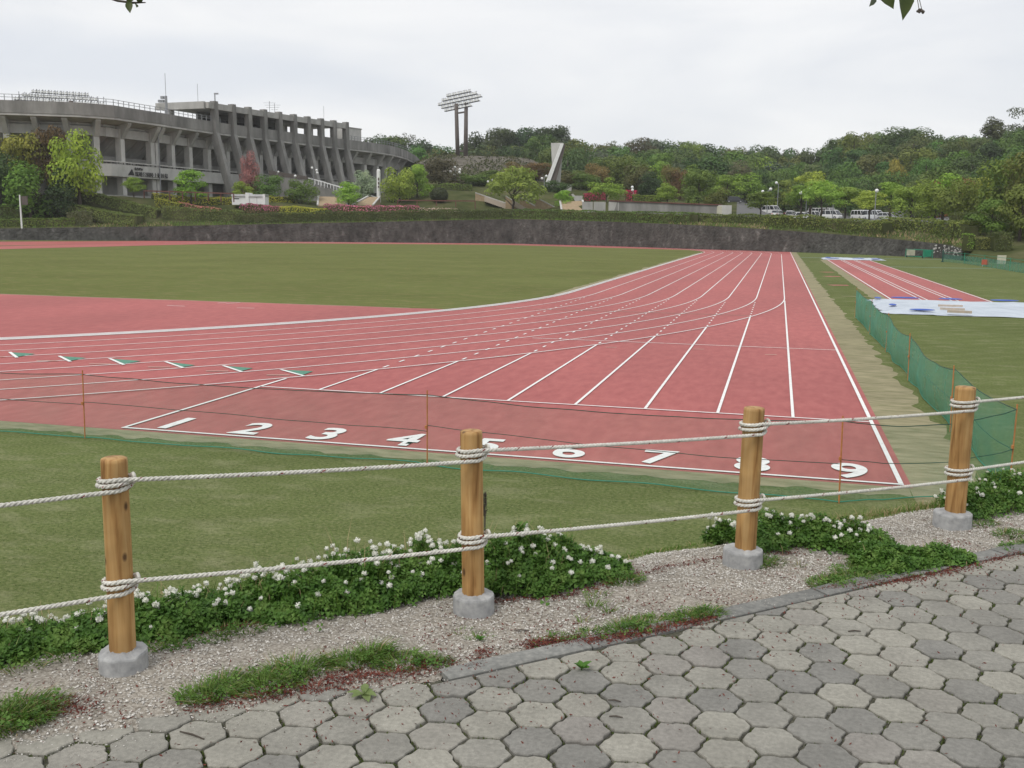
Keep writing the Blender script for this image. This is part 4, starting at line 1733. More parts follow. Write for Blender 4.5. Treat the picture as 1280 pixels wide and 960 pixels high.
# broad stairs rising to the stadium deck
def stairs():
    D = 216
    top, bot = at(384, 222, D), at(470, 247, D)
    root = thing('stadium_stairs', 'broad dark stairs with white handrails climbing left to the stadium deck', 'stairs', (bot.x, bot.y, hill_z(470, D)))
    n = 26
    W_ = 11.0
    zb = hill_z(450, D) - 1
    dirh = Vector((bot.x - top.x, bot.y - top.y, 0))
    ln = dirh.length
    dirh.normalize()
    for i in range(n):
        t0, t1 = i / n, (i + 1) / n
        a = Vector((top.x, top.y, 0)).lerp(Vector((bot.x, bot.y, 0)), t0)
        c = Vector((top.x, top.y, 0)).lerp(Vector((bot.x, bot.y, 0)), t1)
        z = top.z - 1.1 + (bot.z - .9 - (top.z - 1.1)) * t0
        b = MB()
        m = (a + c) / 2 + fwdh * W_ / 2
        b.box((m.x, m.y, (z + zb) / 2), (ln / n * .998, W_, z - zb), (dirh, Vector((-dirh.y, dirh.x, 0)), Z3))
        b.build('step', m_conc_d, root)
    for k, off in enumerate((-.2, 3.6, 7.3, 11.1)):
        for (ta, tb) in ((0.02, .20), (.25, .52), (.58, .98)):
            pa = Vector(top).lerp(Vector(bot), ta) + fwdh * off
            pb = Vector(top).lerp(Vector(bot), tb) + fwdh * off
            b = MB()
            b.bar(pa, pb, .16, .12)
            for q in (0, .5, 1):
                s = pa.lerp(pb, q)
                b.bar(s - Z3 * 1.2, s, .08, .08)
            b.build('handrail', m_white, root)
    # deck and its dark parapet leading to the facade
    a, c = at(336, 214, D + 1), at(384, 221, D + 1)
    b = MB()
    b.hexa([Vector((a.x, a.y, 7)), Vector((c.x, c.y, 7)), Vector((c.x, c.y, 7)) + fwdh * 12, Vector((a.x, a.y, 7)) + fwdh * 12],
           [Vector((a.x, a.y, a.z - .9)), Vector((c.x, c.y, c.z - .6)), Vector((c.x, c.y, c.z - .6)) + fwdh * 12, Vector((a.x, a.y, a.z - .9)) + fwdh * 12])
    b.build('deck', m_conc_d, root)
    b = MB()
    b.hexa([Vector((a.x, a.y, a.z - .9)), Vector((c.x, c.y, c.z - .9)), Vector((c.x, c.y, c.z - .9)) + fwdh * .3, Vector((a.x, a.y, a.z - .9)) + fwdh * .3],
           [Vector((a.x, a.y, a.z + .2)), Vector((c.x, c.y, c.z + .1)), Vector((c.x, c.y, c.z + .1)) + fwdh * .3, Vector((a.x, a.y, a.z + .2)) + fwdh * .3])
    b.build('deck_parapet', m_rust, root)


stairs()


def tan_bank(label, quad, D, th=2.0):
    """sloping tan brick bank between pixels of a quad, built as a solid"""
    pts = [at(u, v, D + d) for u, v, d in quad]
    root = thing('brick_bank', label, 'brick bank', pts[0])
    b = MB()
    b.hexa(pts, [p - Z3 * th + fwdh * .6 for p in pts])
    b.build('brick_facing', m_tan, root)
    w = MB()
    for p, q in zip(pts, pts[1:] + pts[:1]):
        if abs(p.z - q.z) > .25:
            w.bar(p + Z3 * .12, q + Z3 * .12, .35, .22)
    w.build('coping', m_conc_l, root)
    return root


tan_bank('tan brick bank at the foot of the stadium stairs, left one', [(397, 257, 0), (436, 257, 0), (424, 246, 6), (398, 245.5, 6)], 197)
tan_bank('tan brick bank at the foot of the stadium stairs below the white pillar', [(440, 257, 0), (466, 257, 0), (475, 246.5, 6), (460, 246, 6)], 197)
tan_bank('low tan brick bank right of the garden steps', [(702, 263, 0), (732, 263, 0), (728, 251, 5), (700, 252, 5)], 190)


def garden_steps():
    D = 200
    root = thing('garden_steps', 'tan stepped garden stairs with pale sloping cheek walls behind the spreading tree', 'stairs', hp(650, D))
    runs = [((594, 241.5), (632, 254.5), 10, m_tan), ((632, 245.5), (658, 262), 6, m_tan), ((650, 247.5), (673, 260.5), 3, m_tan), ((672, 248.5), (696, 261), 0, m_tan)]
    for (u0, v0), (u1, v1), d, m_ in runs:
        a, c = at(u0, v0, D + d), at(u1, v1, D + d)
        side = [a, c, Vector((c.x, c.y, c.z - 1.6)), Vector((a.x, a.y, a.z - 3.2))]
        b = MB()
        b.hexa(side, [p + fwdh * .6 for p in side])
        cw_ = b.build('cheek_wall', m_tan, root)
        b = MB()
        b.bar(a + Z3 * .12 + fwdh * .3, c + Z3 * .12 + fwdh * .3, .8, .2)
        b.build('coping', m_conc_l, cw_)
    for (ua, va), (ub, vb), d0 in (((606, 244), (640, 256), 8), ((640, 248), (664, 262), 4)):
        a, c = at(ua, va, D + d0), at(ub, vb, D + d0)
        for i in range(14):
            t = (i + .5) / 14
            p = a.lerp(c, t)
            b = MB()
            b.box((p.x, p.y, p.z - .8), ((c - a).length / 13, 3.5, 1.0), (right0, fwdh, Z3))
            b.build('step', m_pale, root)
    b = MB()
    a = at(672, 249, D)
    b.box(a - Z3 * 1.0 + fwdh * .3, (.9, .9, 2.2), (right0, fwdh, Z3))
    b.build('pier', m_tan, root)


garden_steps()


def ribbed_wall():
    D0, D1 = 182, 178
    root = thing('ribbed_wall', 'low grey ribbed retaining wall behind the hedge with plain pale panels at its left end', 'wall', hp(820, 184))
    pos = lambda u, v: at(u, v, float(np.interp(u, [700, 760, 815, 870, 905], [184.4, 184.3, 182.6, 180.4, 177])))
    b = MB()
    a, c = pos(762, 251), pos(903, 256.5)
    lo = lambda p, z: Vector((p.x, p.y, z))
    b.hexa([lo(a, 3), lo(c, 3), lo(c, 3) + fwdh * .8, lo(a, 3) + fwdh * .8], [lo(a, a.z), lo(c, c.z), lo(c, c.z) + fwdh * .8, lo(a, a.z) + fwdh * .8])
    b.build('core', m_conc_d, root)
    for u0, u1 in ((728, 741), (742.2, 757), (761, 771)):
        a, c = pos(u0, 252.3), pos(u1, 252.3)
        b = MB()
        b.hexa([lo(a, 3), lo(c, 3), lo(c, 3) + fwdh * .5, lo(a, 3) + fwdh * .5], [p - fwdh * .2 for p in (a, c)] + [c + fwdh * .5, a + fwdh * .5])
        b.build('panel', m_conc, root)
    rib = None
    for i, u in enumerate(np.arange(773, 903, 3.1)):
        p = pos(u, 252 + (u - 762) * .034)
        b = MB()
        b.box(p - fwdh * .12 - Z3 * 1.5, (.22, .28, 3.0), (right0, fwdh, Z3))
        b.build('rib', m_conc, root)
    b = MB()
    b.bar(pos(762, 250.8) + fwdh * .3, pos(903, 256.2) + fwdh * .3, 1.0, .18)
    b.build('coping', m_redrail, root)


ribbed_wall()

root = thing('gate_pillar', 'tan stone gate pillar and low wall at the left end of the car park hedge', 'gate pillar', hp(899, 166))
b = MB()
p = at(899, 266, 166)
b.box(p, (.7, .7, 2.2), (right0, fwdh, Z3))
b.build('pillar', m_cream, root)
b = MB()
p = at(906, 262.5, 170)
b.box(p, (2.2, .6, 1.6), (right0, fwdh, Z3))
b.build('wall', m_conc_l, root)


def rail_fence(label, pts, D, n, h=1.15):
    root = thing('rail_fence', label, 'rail fence', at(pts[0][0], pts[0][1], D))
    a, c = at(*pts[0], D), at(*pts[1], D)
    b = MB()
    b.bar(a, c, .16, .22)
    b.build('top_rail', m_redrail, root)
    for i in range(n):
        p = a.lerp(c, i / (n - 1))
        b = MB()
        b.bar(p - Z3 * (h + .4), p, .18, .14)
        b.build('post', m_redrail, root)


rail_fence('brownish red rail fence on the lawn right of the pink flower bed', [(497, 250.3), (594, 251.3)], 203, 5)
rail_fence('brownish red rail fence along the top of the flower terrace, under the stadium sign', [(180, 238.5), (292, 242)], 184, 8)


def garden_wall():
    root = thing('corner_wall', 'small pale stone corner wall beside the maroon bushes', 'wall', hp(723, 203))
    b = MB()
    b.hexa([at(714, 243, 203), at(720, 253, 203), at(726, 253, 203), at(716.5, 242, 203)], [p + fwdh * .6 for p in (at(714, 243, 203), at(720, 253, 203), at(726, 253, 203), at(716.5, 242, 203))])
    b.build('sloping_wall', m_conc_l, root)
    b = MB()
    p = at(723, 249, 204)
    b.box(p, (1.6, .6, 1.4), (right0, fwdh, Z3))
    b.build('end_wall', m_conc_l, root)


garden_wall()
# ------------------------------------------------------------------ vegetation beyond the wall
def rdir(r):
    while True:
        v = Vector((r.uniform(-1, 1), r.uniform(-1, 1), r.uniform(-1, 1)))
        if .05 < v.length < 1:
            return v.normalized()


def crown_mesh(seed, kind):
    """unit crown: about 1 wide, standing from z=0 to z=1, made of many small leaf clumps spread over lobes"""
    r = random.Random(seed)
    lobes = []
    n, leaves, sz = {'round': (17, 3600, .040), 'spread': (22, 2800, .036), 'cone': (15, 2600, .036), 'upright': (14, 2600, .038), 'airy': (16, 900, .030), 'tier': (24, 3200, .040)}[kind]
    for i in range(n):
        a = r.uniform(0, 2 * math.pi)
        if kind == 'round':
            z = r.uniform(.22, .80)
            rad = .33 * math.sqrt(max(0, 1 - ((z - .46) / .52) ** 2)) * r.uniform(.45, 1.05)
            s = Vector((1, 1, .8)) * r.uniform(.14, .23)
        elif kind == 'spread':
            rad = .40 * math.sqrt(r.random())
            z = .86 - rad * 1.1 * r.uniform(.4, 1.1) - r.uniform(0, .22)
            s = Vector((1.25, 1.25, .55)) * r.uniform(.10, .17)
        elif kind == 'tier':
            z = r.uniform(.15, .88)
            rad = .36 * (1 - max(0, z - .45) / .6) * r.uniform(.3, 1.1)
            s = Vector((1.2, 1.2, .62)) * r.uniform(.11, .18)
        elif kind == 'cone':
            z = .05 + .85 * i / n
            rad = .28 * (1 - z) * r.uniform(.3, 1.1)
            s = Vector((1, 1, .9)) * (.24 * (1.08 - z)) * r.uniform(.7, 1.1)
        elif kind == 'upright':
            z = r.uniform(.15, .85)
            rad = .24 * (1 - abs(z - .45) * 1.2) * r.uniform(.3, 1.1)
            s = Vector((.8, .8, 1.3)) * r.uniform(.11, .18)
        else:
            z = r.uniform(.2, .92)
            rad = .38 * math.sqrt(max(0, 1 - ((z - .5) / .55) ** 2)) * r.uniform(.3, 1.1)
            s = Vector((1, 1, .7)) * r.uniform(.07, .14)
        lobes.append((Vector((rad * math.cos(a), rad * math.sin(a), z)), s))
    wts = [max(s) ** 2 for _, s in lobes]
    mb = MB()
    vs, fs = [], []
    cnt = 0
    while cnt < leaves:
        c, s = r.choices(lobes, wts)[0]
        d = rdir(r)
        if d.z < -.2 and r.random() < .55:
            continue
        k = r.uniform(.78, 1.08) if r.random() < .8 else r.uniform(.4, 1.25)
        p = c + Vector((d.x * s.x, d.y * s.y, d.z * s.z)) * k
        nn = (d + rdir(r) * .5 + Vector((0, 0, .3))).normalized()
        x = nn.orthogonal().normalized()
        y = nn.cross(x)
        t = r.uniform(0, 6.28)
        x, y = x * math.cos(t) + y * math.sin(t), y * math.cos(t) - x * math.sin(t)
        w = sz * r.uniform(.55, 1.15)
        l = w * r.uniform(1.0, 1.7)
        o = len(vs)
        vs += [p - y * l * .5, p + x * w * .5 + nn * w * .1, p + y * l * .5, p - x * w * .5 + nn * w * .1]
        fs.append((o, o + 1, o + 2, o + 3))
        cnt += 1
    A = np.array([tuple(p) for p in vs])
    rr = np.percentile(np.hypot(A[:, 0], A[:, 1]), 96)
    z0, z1 = np.percentile(A[:, 2], 2), np.percentile(A[:, 2], 99)
    A[:, :2] *= .5 / rr
    A[:, 2] = (A[:, 2] - z0) / (z1 - z0)
    mb.add(A.tolist(), fs)
    return mb.mesh('crown', m_leaf)


def trunk_mesh(seed, fork):
    r = random.Random(seed)
    mb = MB()
    top = 1.0
    pts = [Vector((0, 0, -.15))]
    for i in range(1, 7):
        pts.append(Vector((r.uniform(-.02, .02), r.uniform(-.02, .02), i / 6 * (.62 if fork else .95))))
    mb.tube(pts, [.036, .030, .026, .023, .020, .017, .012], 7)
    for k in range(7 if fork else 5):
        z = r.uniform(.18 if fork else .3, .6)
        a = r.uniform(0, 6.28)
        b0 = Vector((0, 0, z))
        l = r.uniform(.2, .36)
        b1 = b0 + Vector((math.cos(a) * l * .5, math.sin(a) * l * .5, l * .45))
        b2 = b1 + Vector((math.cos(a) * l * .45, math.sin(a) * l * .45, l * .5))
        mb.tube([b0, b1, b2], [.014, .009, .003], 5)
        b3 = b1 + Vector((math.cos(a + .9) * l * .4, math.sin(a + .9) * l * .4, l * .35))
        mb.tube([b1, b3], [.007, .002], 4)
    return mb.mesh('trunk', m_bark, True)


CR = {}
for kd, ns in (('round', 5), ('spread', 3), ('cone', 2), ('upright', 2), ('airy', 2), ('tier', 3)):
    CR[kd] = [crown_mesh(100 + 17 * i + len(kd) * 7, kd) for i in range(ns)]
TR = [trunk_mesh(5, False), trunk_mesh(6, True), trunk_mesh(9, True)]

LEAFC = {'fresh': (.175, .26, .042), 'lime': (.225, .295, .05), 'mid': (.090, .150, .034), 'dark': (.046, .076, .028), 'olive': (.125, .155, .036), 'brown': (.15, .085, .042),
         'rust': (.20, .10, .045), 'grey': (.105, .115, .075), 'pink': (.42, .20, .22), 'pale': (.34, .36, .26), 'deep': (.062, .105, .033), 'maroon': (.28, .03, .07), 'gold': (.24, .23, .05)}
for k_, f_ in (('fresh', 1.25), ('lime', 1.2), ('mid', 1.15), ('olive', 1.2), ('deep', 1.05), ('gold', 1.2), ('dark', 1.0), ('grey', 1.0), ('rust', 1.0)):
    LEAFC[k_] = tuple(x * f_ for x in LEAFC[k_])
SET = [0]


def tree(label, u, D, vtop, wpx, col, kind='round', base=None, group=None, clear=.12, name='tree', jitter=.1, cat='tree', tr=None):
    """tree whose crown top stands at pixel row vtop and whose crown spans wpx pixels at distance D"""
    r = random.Random(SET[0])
    SET[0] += 1
    p = hp(u, D)
    if base is not None:
        p.z = base
    ztop = at(u, vtop, D).z
    H = max(1.5, ztop - p.z)
    W_ = wpx / F_PX * D
    root = thing(name, label, cat, p, 0, group)
    c = LEAFC[col] if isinstance(col, str) else col
    c = tuple(x * r.uniform(1 - jitter, 1 + jitter) for x in c)
    cm = r.choice(CR[kind])
    ch = H * (1 - clear)
    o = child('crown', cm, root, Matrix.Translation((0, 0, H * clear)) @ Matrix.Rotation(r.uniform(0, 6.28), 4, 'Z') @ Matrix.Diagonal((W_ * .98, W_ * .98, ch, 1)))
    o.color = (*c, 1)
    tm = TR[tr] if tr is not None else (TR[1 + SET[0] % 2] if kind in ('spread', 'airy') else TR[0])
    k = min(H, W_ * 1.3)
    child('trunk', tm, root, Matrix.Rotation(r.uniform(0, 6.28), 4, 'Z') @ Matrix.Diagonal((k, k, H * .85, 1)))
    return root
    return root


# left cluster before the stadium
tree('olive-yellow rounded tree, leftmost tall tree before the stadium columns', 36, 174, 168, 62, (.22, .22, .05), 'round')
tree('red-brown leaved tall tree between the olive one and the bright green one, before the stadium', 70, 176, 160, 46, 'brown', 'round')
tree('bright yellow-green tall tree rightmost of the three before the stadium columns', 101, 173, 166, 62, 'lime', 'round', clear=.2)
tree('feathery mid-green tree in front of the olive tree, behind the white pole', 38, 167, 204, 62, (.14, .235, .04), 'upright', clear=.03)
tree('dark tree cut by the left edge of the photo', 2, 169, 188, 56, 'deep', 'round', clear=.05)
tree('dark brown-green conifer beneath the red-brown tree', 78, 170, 214, 44, 'dark', 'cone', clear=.04)
tree('second dark tree at the left edge behind the feathery one', 14, 173, 200, 46, 'dark', 'round', clear=.05)
tree('thin young light green tree in front of the stadium name', 169, 181, 222, 28, 'fresh', 'tier', clear=.3)
tree('young bright green tree with wide tiers right of the stadium name', 240, 187, 213, 42, 'fresh', 'tier', clear=.25)
tree('pink blossoming tree in front of the first buttresses', 315, 201, 191, 24, 'pink', 'round', clear=.12)
tree('small yellow-green tree left below the pink tree', 304, 195, 227, 28, 'lime', 'tier', clear=.15)
tree('rounded mid-green tree right below the pink tree', 337, 199, 219, 40, 'mid', 'round', clear=.08)
tree('rounded mid-green tree before the arch of the stairs', 378, 200, 225, 42, (.11, .16, .035), 'round', clear=.08)
tree('light green small tree in front of the tan banks of the stairs', 436, 196, 228, 38, 'fresh', 'tier', clear=.25, tr=1)
tree('pale grey-green flowering tree beside the white pillar', 457, 214, 214, 34, 'pale', 'round', clear=.1)
tree('bright green rounded tree right of the white pillar', 500, 206, 210, 46, 'fresh', 'round', clear=.08)
tree('yellow-green wide-branching tree just behind the bright rounded one by the pillar', 521, 211, 206, 36, 'fresh', 'tier', clear=.1)
tree('dark brown-green tree left of the floodlight tower legs', 552, 226, 199, 50, (.095, .078, .045), 'round', clear=.05)
tree('green tree beneath the floodlight tower legs', 592, 232, 217, 56, (.13, .18, .04), 'round', clear=.06)
tree('green tree right of the floodlight tower legs, left of the big spreading tree', 615, 234, 213, 40, (.11, .15, .04), 'tier', clear=.06)
tree('wide spreading bright green tree with forked dark trunk before the garden steps', 641, 196, 209, 80, (.20, .26, .055), 'spread', clear=.36, tr=1)
tree('small lime tree right of the garden steps', 703, 196, 238, 26, 'fresh', 'tier', clear=.15)
tree('red-brown leaved tree behind the spreading tree', 672, 250, 204, 46, (.16, .115, .05), 'round')
tree('orange-brown low tree just left of the monument', 645, 254, 203, 34, (.17, .12, .05), 'round')
tree('green bushy tree at the foot of the monument', 694, 222, 226, 40, 'deep', 'round', clear=.02)
tree('rust-tinged tree right of the monument', 716, 244, 213, 40, (.16, .13, .05), 'round')
tree('green tree between the monument and the tan wall, with brown tips', 732, 240, 214, 40, 'mid', 'round')
tree('rust-brown tree above the maroon bushes', 744, 246, 205, 38, (.20, .14, .05), 'round')
tree('yellow-green broad tree behind the maroon bushes', 778, 250, 196, 68, 'olive', 'round')
tree('bright green tree with visible trunk before the pale wall panels', 757, 189, 223, 46, 'fresh', 'spread', clear=.25, tr=2)
tree('dark olive rounded tree right of the two-globe lamp', 798, 222, 207, 46, (.085, .09, .034), 'round')
tree('dark green rounded tree behind the ribbed wall', 815, 216, 216, 40, 'dark', 'round')
tree('bright lime small tree above the ribbed wall', 833, 194, 229, 32, 'lime', 'tier', clear=.15)
tree('brown-tinged small tree above the ribbed wall', 836, 226, 208, 30, (.17, .14, .05), 'round')
tree('fresh green tree behind the brown-tinged small one', 822, 236, 203, 42, 'fresh', 'tier')
tree('brown-tipped tree left of the dense green tree', 849, 224, 214, 30, 'brown', 'round')
tree('dense rounded green tree at the right end of the ribbed wall', 872, 186, 214, 48, (.125, .155, .035), 'round', clear=.03)
tree('round lower green tree against the dense one, above the gate pillar', 893, 182, 236, 34, (.10, .125, .03), 'round', clear=.1)
CP = 'trees of the car park'
tree('fresh green tree directly behind the gate pillar', 907, 240, 219, 50, 'fresh', 'tier', group=CP)
tree('yellow-green tree between the gate pillar and the first lamps', 932, 242, 217, 52, 'fresh', 'round', group=CP)
tree('low yellow-olive tree over the left end of the car park', 950, 178, 240, 44, 'olive', 'tier', clear=.42, group=CP)
tree('green tree behind the single globe lamp at the left of the car park', 978, 256, 226, 48, (.18, .23, .045), 'tier', group=CP)
tree('tall bright green tree in the middle of the car park', 1012, 184, 215, 54, 'lime', 'tier', clear=.42, group=CP)
tree('broad green tree over the white hatchback', 1000, 174, 232, 40, (.19, .25, .05), 'tier', clear=.45, group=CP)
tree('broad bright green tree over the minibus', 1026, 168, 226, 58, 'fresh', 'spread', clear=.42, tr=1, group=CP)
tree('green tree between the minibus and the lone van', 1056, 172, 234, 56, (.2, .26, .05), 'tier', clear=.45, group=CP)
tree('yellow-green layered tree left of the pole by the last van', 1086, 160, 239, 48, 'lime', 'tier', clear=.42, group=CP)
tree('pale green tree behind the pole by the last van', 1112, 166, 228, 44, 'fresh', 'tier', clear=.42, group=CP)
tree('bright green broad tree right of the car park', 1138, 158, 233, 58, 'fresh', 'round', clear=.25, group=CP)
tree('yellow-green tree right of the car park, second one', 1168, 150, 226, 54, (.2, .24, .045), 'round', clear=.2, group=CP)
tree('olive-green dense tree above the right end of the hedge', 1196, 141, 224, 56, (.145, .185, .038), 'round', clear=.12, group=CP)
tree('tall yellow-tipped tree behind the olive-green dense one', 1178, 164, 218, 56, 'fresh', 'tier', group=CP)
tree('lime tree peeping above the olive-green dense one', 1222, 150, 222, 40, 'lime', 'tier', group=CP)
tree('large olive-green tree at the right edge', 1258, 134, 200, 74, (.14, .18, .04), 'round', clear=.05)
tree('large dark olive tree cut by the right edge', 1296, 126, 190, 86, (.12, .155, .036), 'round', clear=.05)
tree('dark green low-branched tree beside the utility cabinet', 1240, 113, 250, 56, (.115, .155, .036), 'tier', clear=.1)
tree('dense green tree standing in front at the right edge above the cabinet', 1276, 110, 232, 62, (.13, .17, .04), 'tier', clear=.15)
tree('dark bushy tree at the end of the stone wall', 1222, 118, 262, 44, (.085, .10, .03), 'round', clear=.02)

# wooded hill: one tree per crown, thinning of the rows follows the skyline of the photo
SKY = [(380, 175), (440, 174), (455, 172), (480, 169), (505, 171), (530, 179), (545, 181), (575, 184), (600, 164), (640, 163), (668, 160), (692, 160), (705, 166), (722, 180), (745, 181), (762, 178), (775, 190),
       (782, 178), (800, 175), (815, 174), (835, 178), (865, 176), (885, 185), (915, 184), (940, 180), (965, 184), (990, 187), (1012, 186), (1030, 180), (1048, 170), (1068, 167), (1082, 171), (1095, 166), (1120, 161), (1148, 163),
       (1165, 170), (1195, 170), (1215, 171), (1232, 164), (1256, 160), (1285, 150), (1340, 140)]
HG = 'trees on the wooded hill'
HL = 'evergreen tree among many on the wooded hill under the skyline'
hr = random.Random(42)


HT = []


def hill_tree(u, D, vt, w, c, kind):
    tree(HL, u, D, vt, w, c, kind, group=HG, clear=.08, name='hill_tree', jitter=.2)


LM = [(430, 'behind the stadium end'), (530, 'left of the floodlights'), (610, 'right of the floodlights'), (690, 'left of the monument'), (760, 'right of the monument'),
      (830, 'over the maroon bushes'), (900, 'over the ribbed wall'), (975, 'over the gate pillar'), (1040, 'over the parked minibus'), (1110, 'over the last vans'),
      (1180, 'on the right rise'), (1250, 'far right'), (2000, 'at the right edge')]
CN = {'deep': 'deep green', 'dark': 'very dark green', 'grey': 'grey-green', 'mid': 'mid-green', 'olive': 'olive', 'rust': 'rust-brown', 'lime': 'lime green', 'fern': 'soft green'}
LEAFC['fern'] = (.115, .15, .048)
for k_ in ('deep', 'dark', 'grey'):
    LEAFC[k_] = tuple(x * 1.05 for x in LEAFC[k_])


HT = []


def hill_tree(u, D, vt, w, c, kind, row):
    lm = next(t for x, t in LM if u < x)
    sh = {'round': 'rounded', 'tier': 'broad', 'upright': 'narrow'}[kind]
    lb = f'{CN[c]} {sh} hill tree {row} {lm}'
    p = hp(u, D)
    wm = w / F_PX * D
    ztop = at(u, vt, D).z
    HT.append((u, tree(lb, u, D, vt, w, c, kind, group=HG, clear=.0, name='hill_tree', jitter=.15, base=min(p.z, ztop - wm * hr.uniform(.75, 1.0)))))


for u in np.arange(380, 1350, 19):                    # skyline row
    u = float(u) + hr.uniform(-5, 5)
    D = 372 if u < 1000 else 345
    vt = lerp(SKY, u) + hr.uniform(0, 3)
    c = hr.choice(['deep', 'dark', 'deep', 'grey', 'fern'] if u < 1000 else ['deep', 'mid', 'deep', 'deep', 'fern', 'mid'])
    if 590 < u < 700:
        c = hr.choice(['dark', 'deep'])
    hill_tree(u, D, vt, hr.uniform(38, 56), c, hr.choice(['round', 'round', 'tier', 'round']), 'on the skyline')
ROWS = [(352, 400), (338, 410), (322, 660), (308, 664), (294, 668), (281, 690), (269, 690), (257, 700), (246, 905), (236, 1020)]
for row, (D, n0) in enumerate(ROWS):
    u = n0 + 9.0 * (row % 3)
    while u < 1345:
        w = hr.uniform(36, 60)
        dd = D - (18 if u > 1020 else 0)
        hm = hr.uniform(6.0, 9.5)
        g_ = hp(u, dd)
        lo, hi = 60., 330.
        for _ in range(30):
            m = (lo + hi) / 2
            if at(u, m, dd).z > g_.z + hm:
                lo = m
            else:
                hi = m
        vt = max(lo, lerp(SKY, u) + 3 + hr.uniform(0, 6))
        if u < 665:
            vt = max(vt, 184)
        rl = ['just under the skyline', 'high on the slope', 'on the upper slope', 'on the middle slope', 'on the lower slope', 'at the foot'][min(5, max(0, int((vt - lerp(SKY, u)) / 11)))]
        if vt < 228:
            if u < 1000:
                c = hr.choice(['deep', 'dark', 'grey', 'deep', 'fern', 'mid', 'deep', 'mid'])
            else:
                c = hr.choice(['deep', 'mid', 'deep', 'mid', 'dark', 'mid', 'fern', 'fern', 'deep'])
            if hr.random() < .05 and u > 700:
                c = hr.choice(['rust', 'lime', 'olive', 'fern'])
            hill_tree(u, dd, vt, w, c, hr.choice(['round', 'round', 'tier', 'round', 'round', 'upright']), rl)
        u += w * hr.uniform(.6, .85)
by = {}
for u, o in HT:
    by.setdefault(o['label'], []).append((u, o))
ORD = {2: ['left one', 'right one'], 3: ['left one', 'middle one', 'right one'], 4: ['leftmost', 'second from left', 'third from left', 'rightmost'],
       5: ['leftmost', 'second from left', 'middle one', 'fourth from left', 'rightmost']}
for lb, q in by.items():
    if len(q) in ORD:
        for (u, o), w in zip(sorted(q, key=lambda t: t[0]), ORD[len(q)]):
            o['label'] = f'{lb}, {w}'
# trees that stand out of the hill's outline
tree('dark rounded tree with gaps in its crown, tallest on the skyline right of the monument', 692, 362, 158, 44, 'dark', 'round', name='hill_tree', clear=.1)
tree('rounded tree on the skyline midway between the floodlight tower and the monument', 622, 364, 161, 44, (.08, .095, .04), 'round', name='hill_tree', clear=.1)
tree('brown-topped tree with sky showing through its crown on the skyline', 800, 350, 174, 42, (.10, .09, .05), 'round', name='hill_tree', clear=.1)
tree('bright green single crown high on the hill', 860, 330, 180, 36, (.16, .22, .06), 'round', name='hill_tree', clear=.1)
tree('yellow-olive rounded tree at the left shoulder of the right-hand hill', 1062, 318, 167, 46, 'olive', 'round', name='hill_tree', clear=.1)
tree('broad dark green tree crowning the right-hand hill', 1122, 322, 160, 66, 'deep', 'round', name='hill_tree', clear=.1)
tree('lime flowering tree in the middle of the right-hand hill', 1116, 268, 200, 32, 'gold', 'tier', name='hill_tree')
tree('tall thin open-crowned tree on the skyline at the right', 1232, 300, 147, 30, (.10, .115, .05), 'upright', name='hill_tree')
tree('nearly bare open tree on the skyline at the right edge', 1268, 305, 134, 56, 'grey', 'airy', name='hill_tree', tr=1)
tree('bare twiggy tree on the skyline left of the brown-topped tree', 773, 360, 176, 36, 'grey', 'airy', name='hill_tree', tr=2)
tree('bare-branched tree rising behind the far end of the stadium', 508, 380, 166, 26, 'grey', 'airy', name='hill_tree', tr=1)


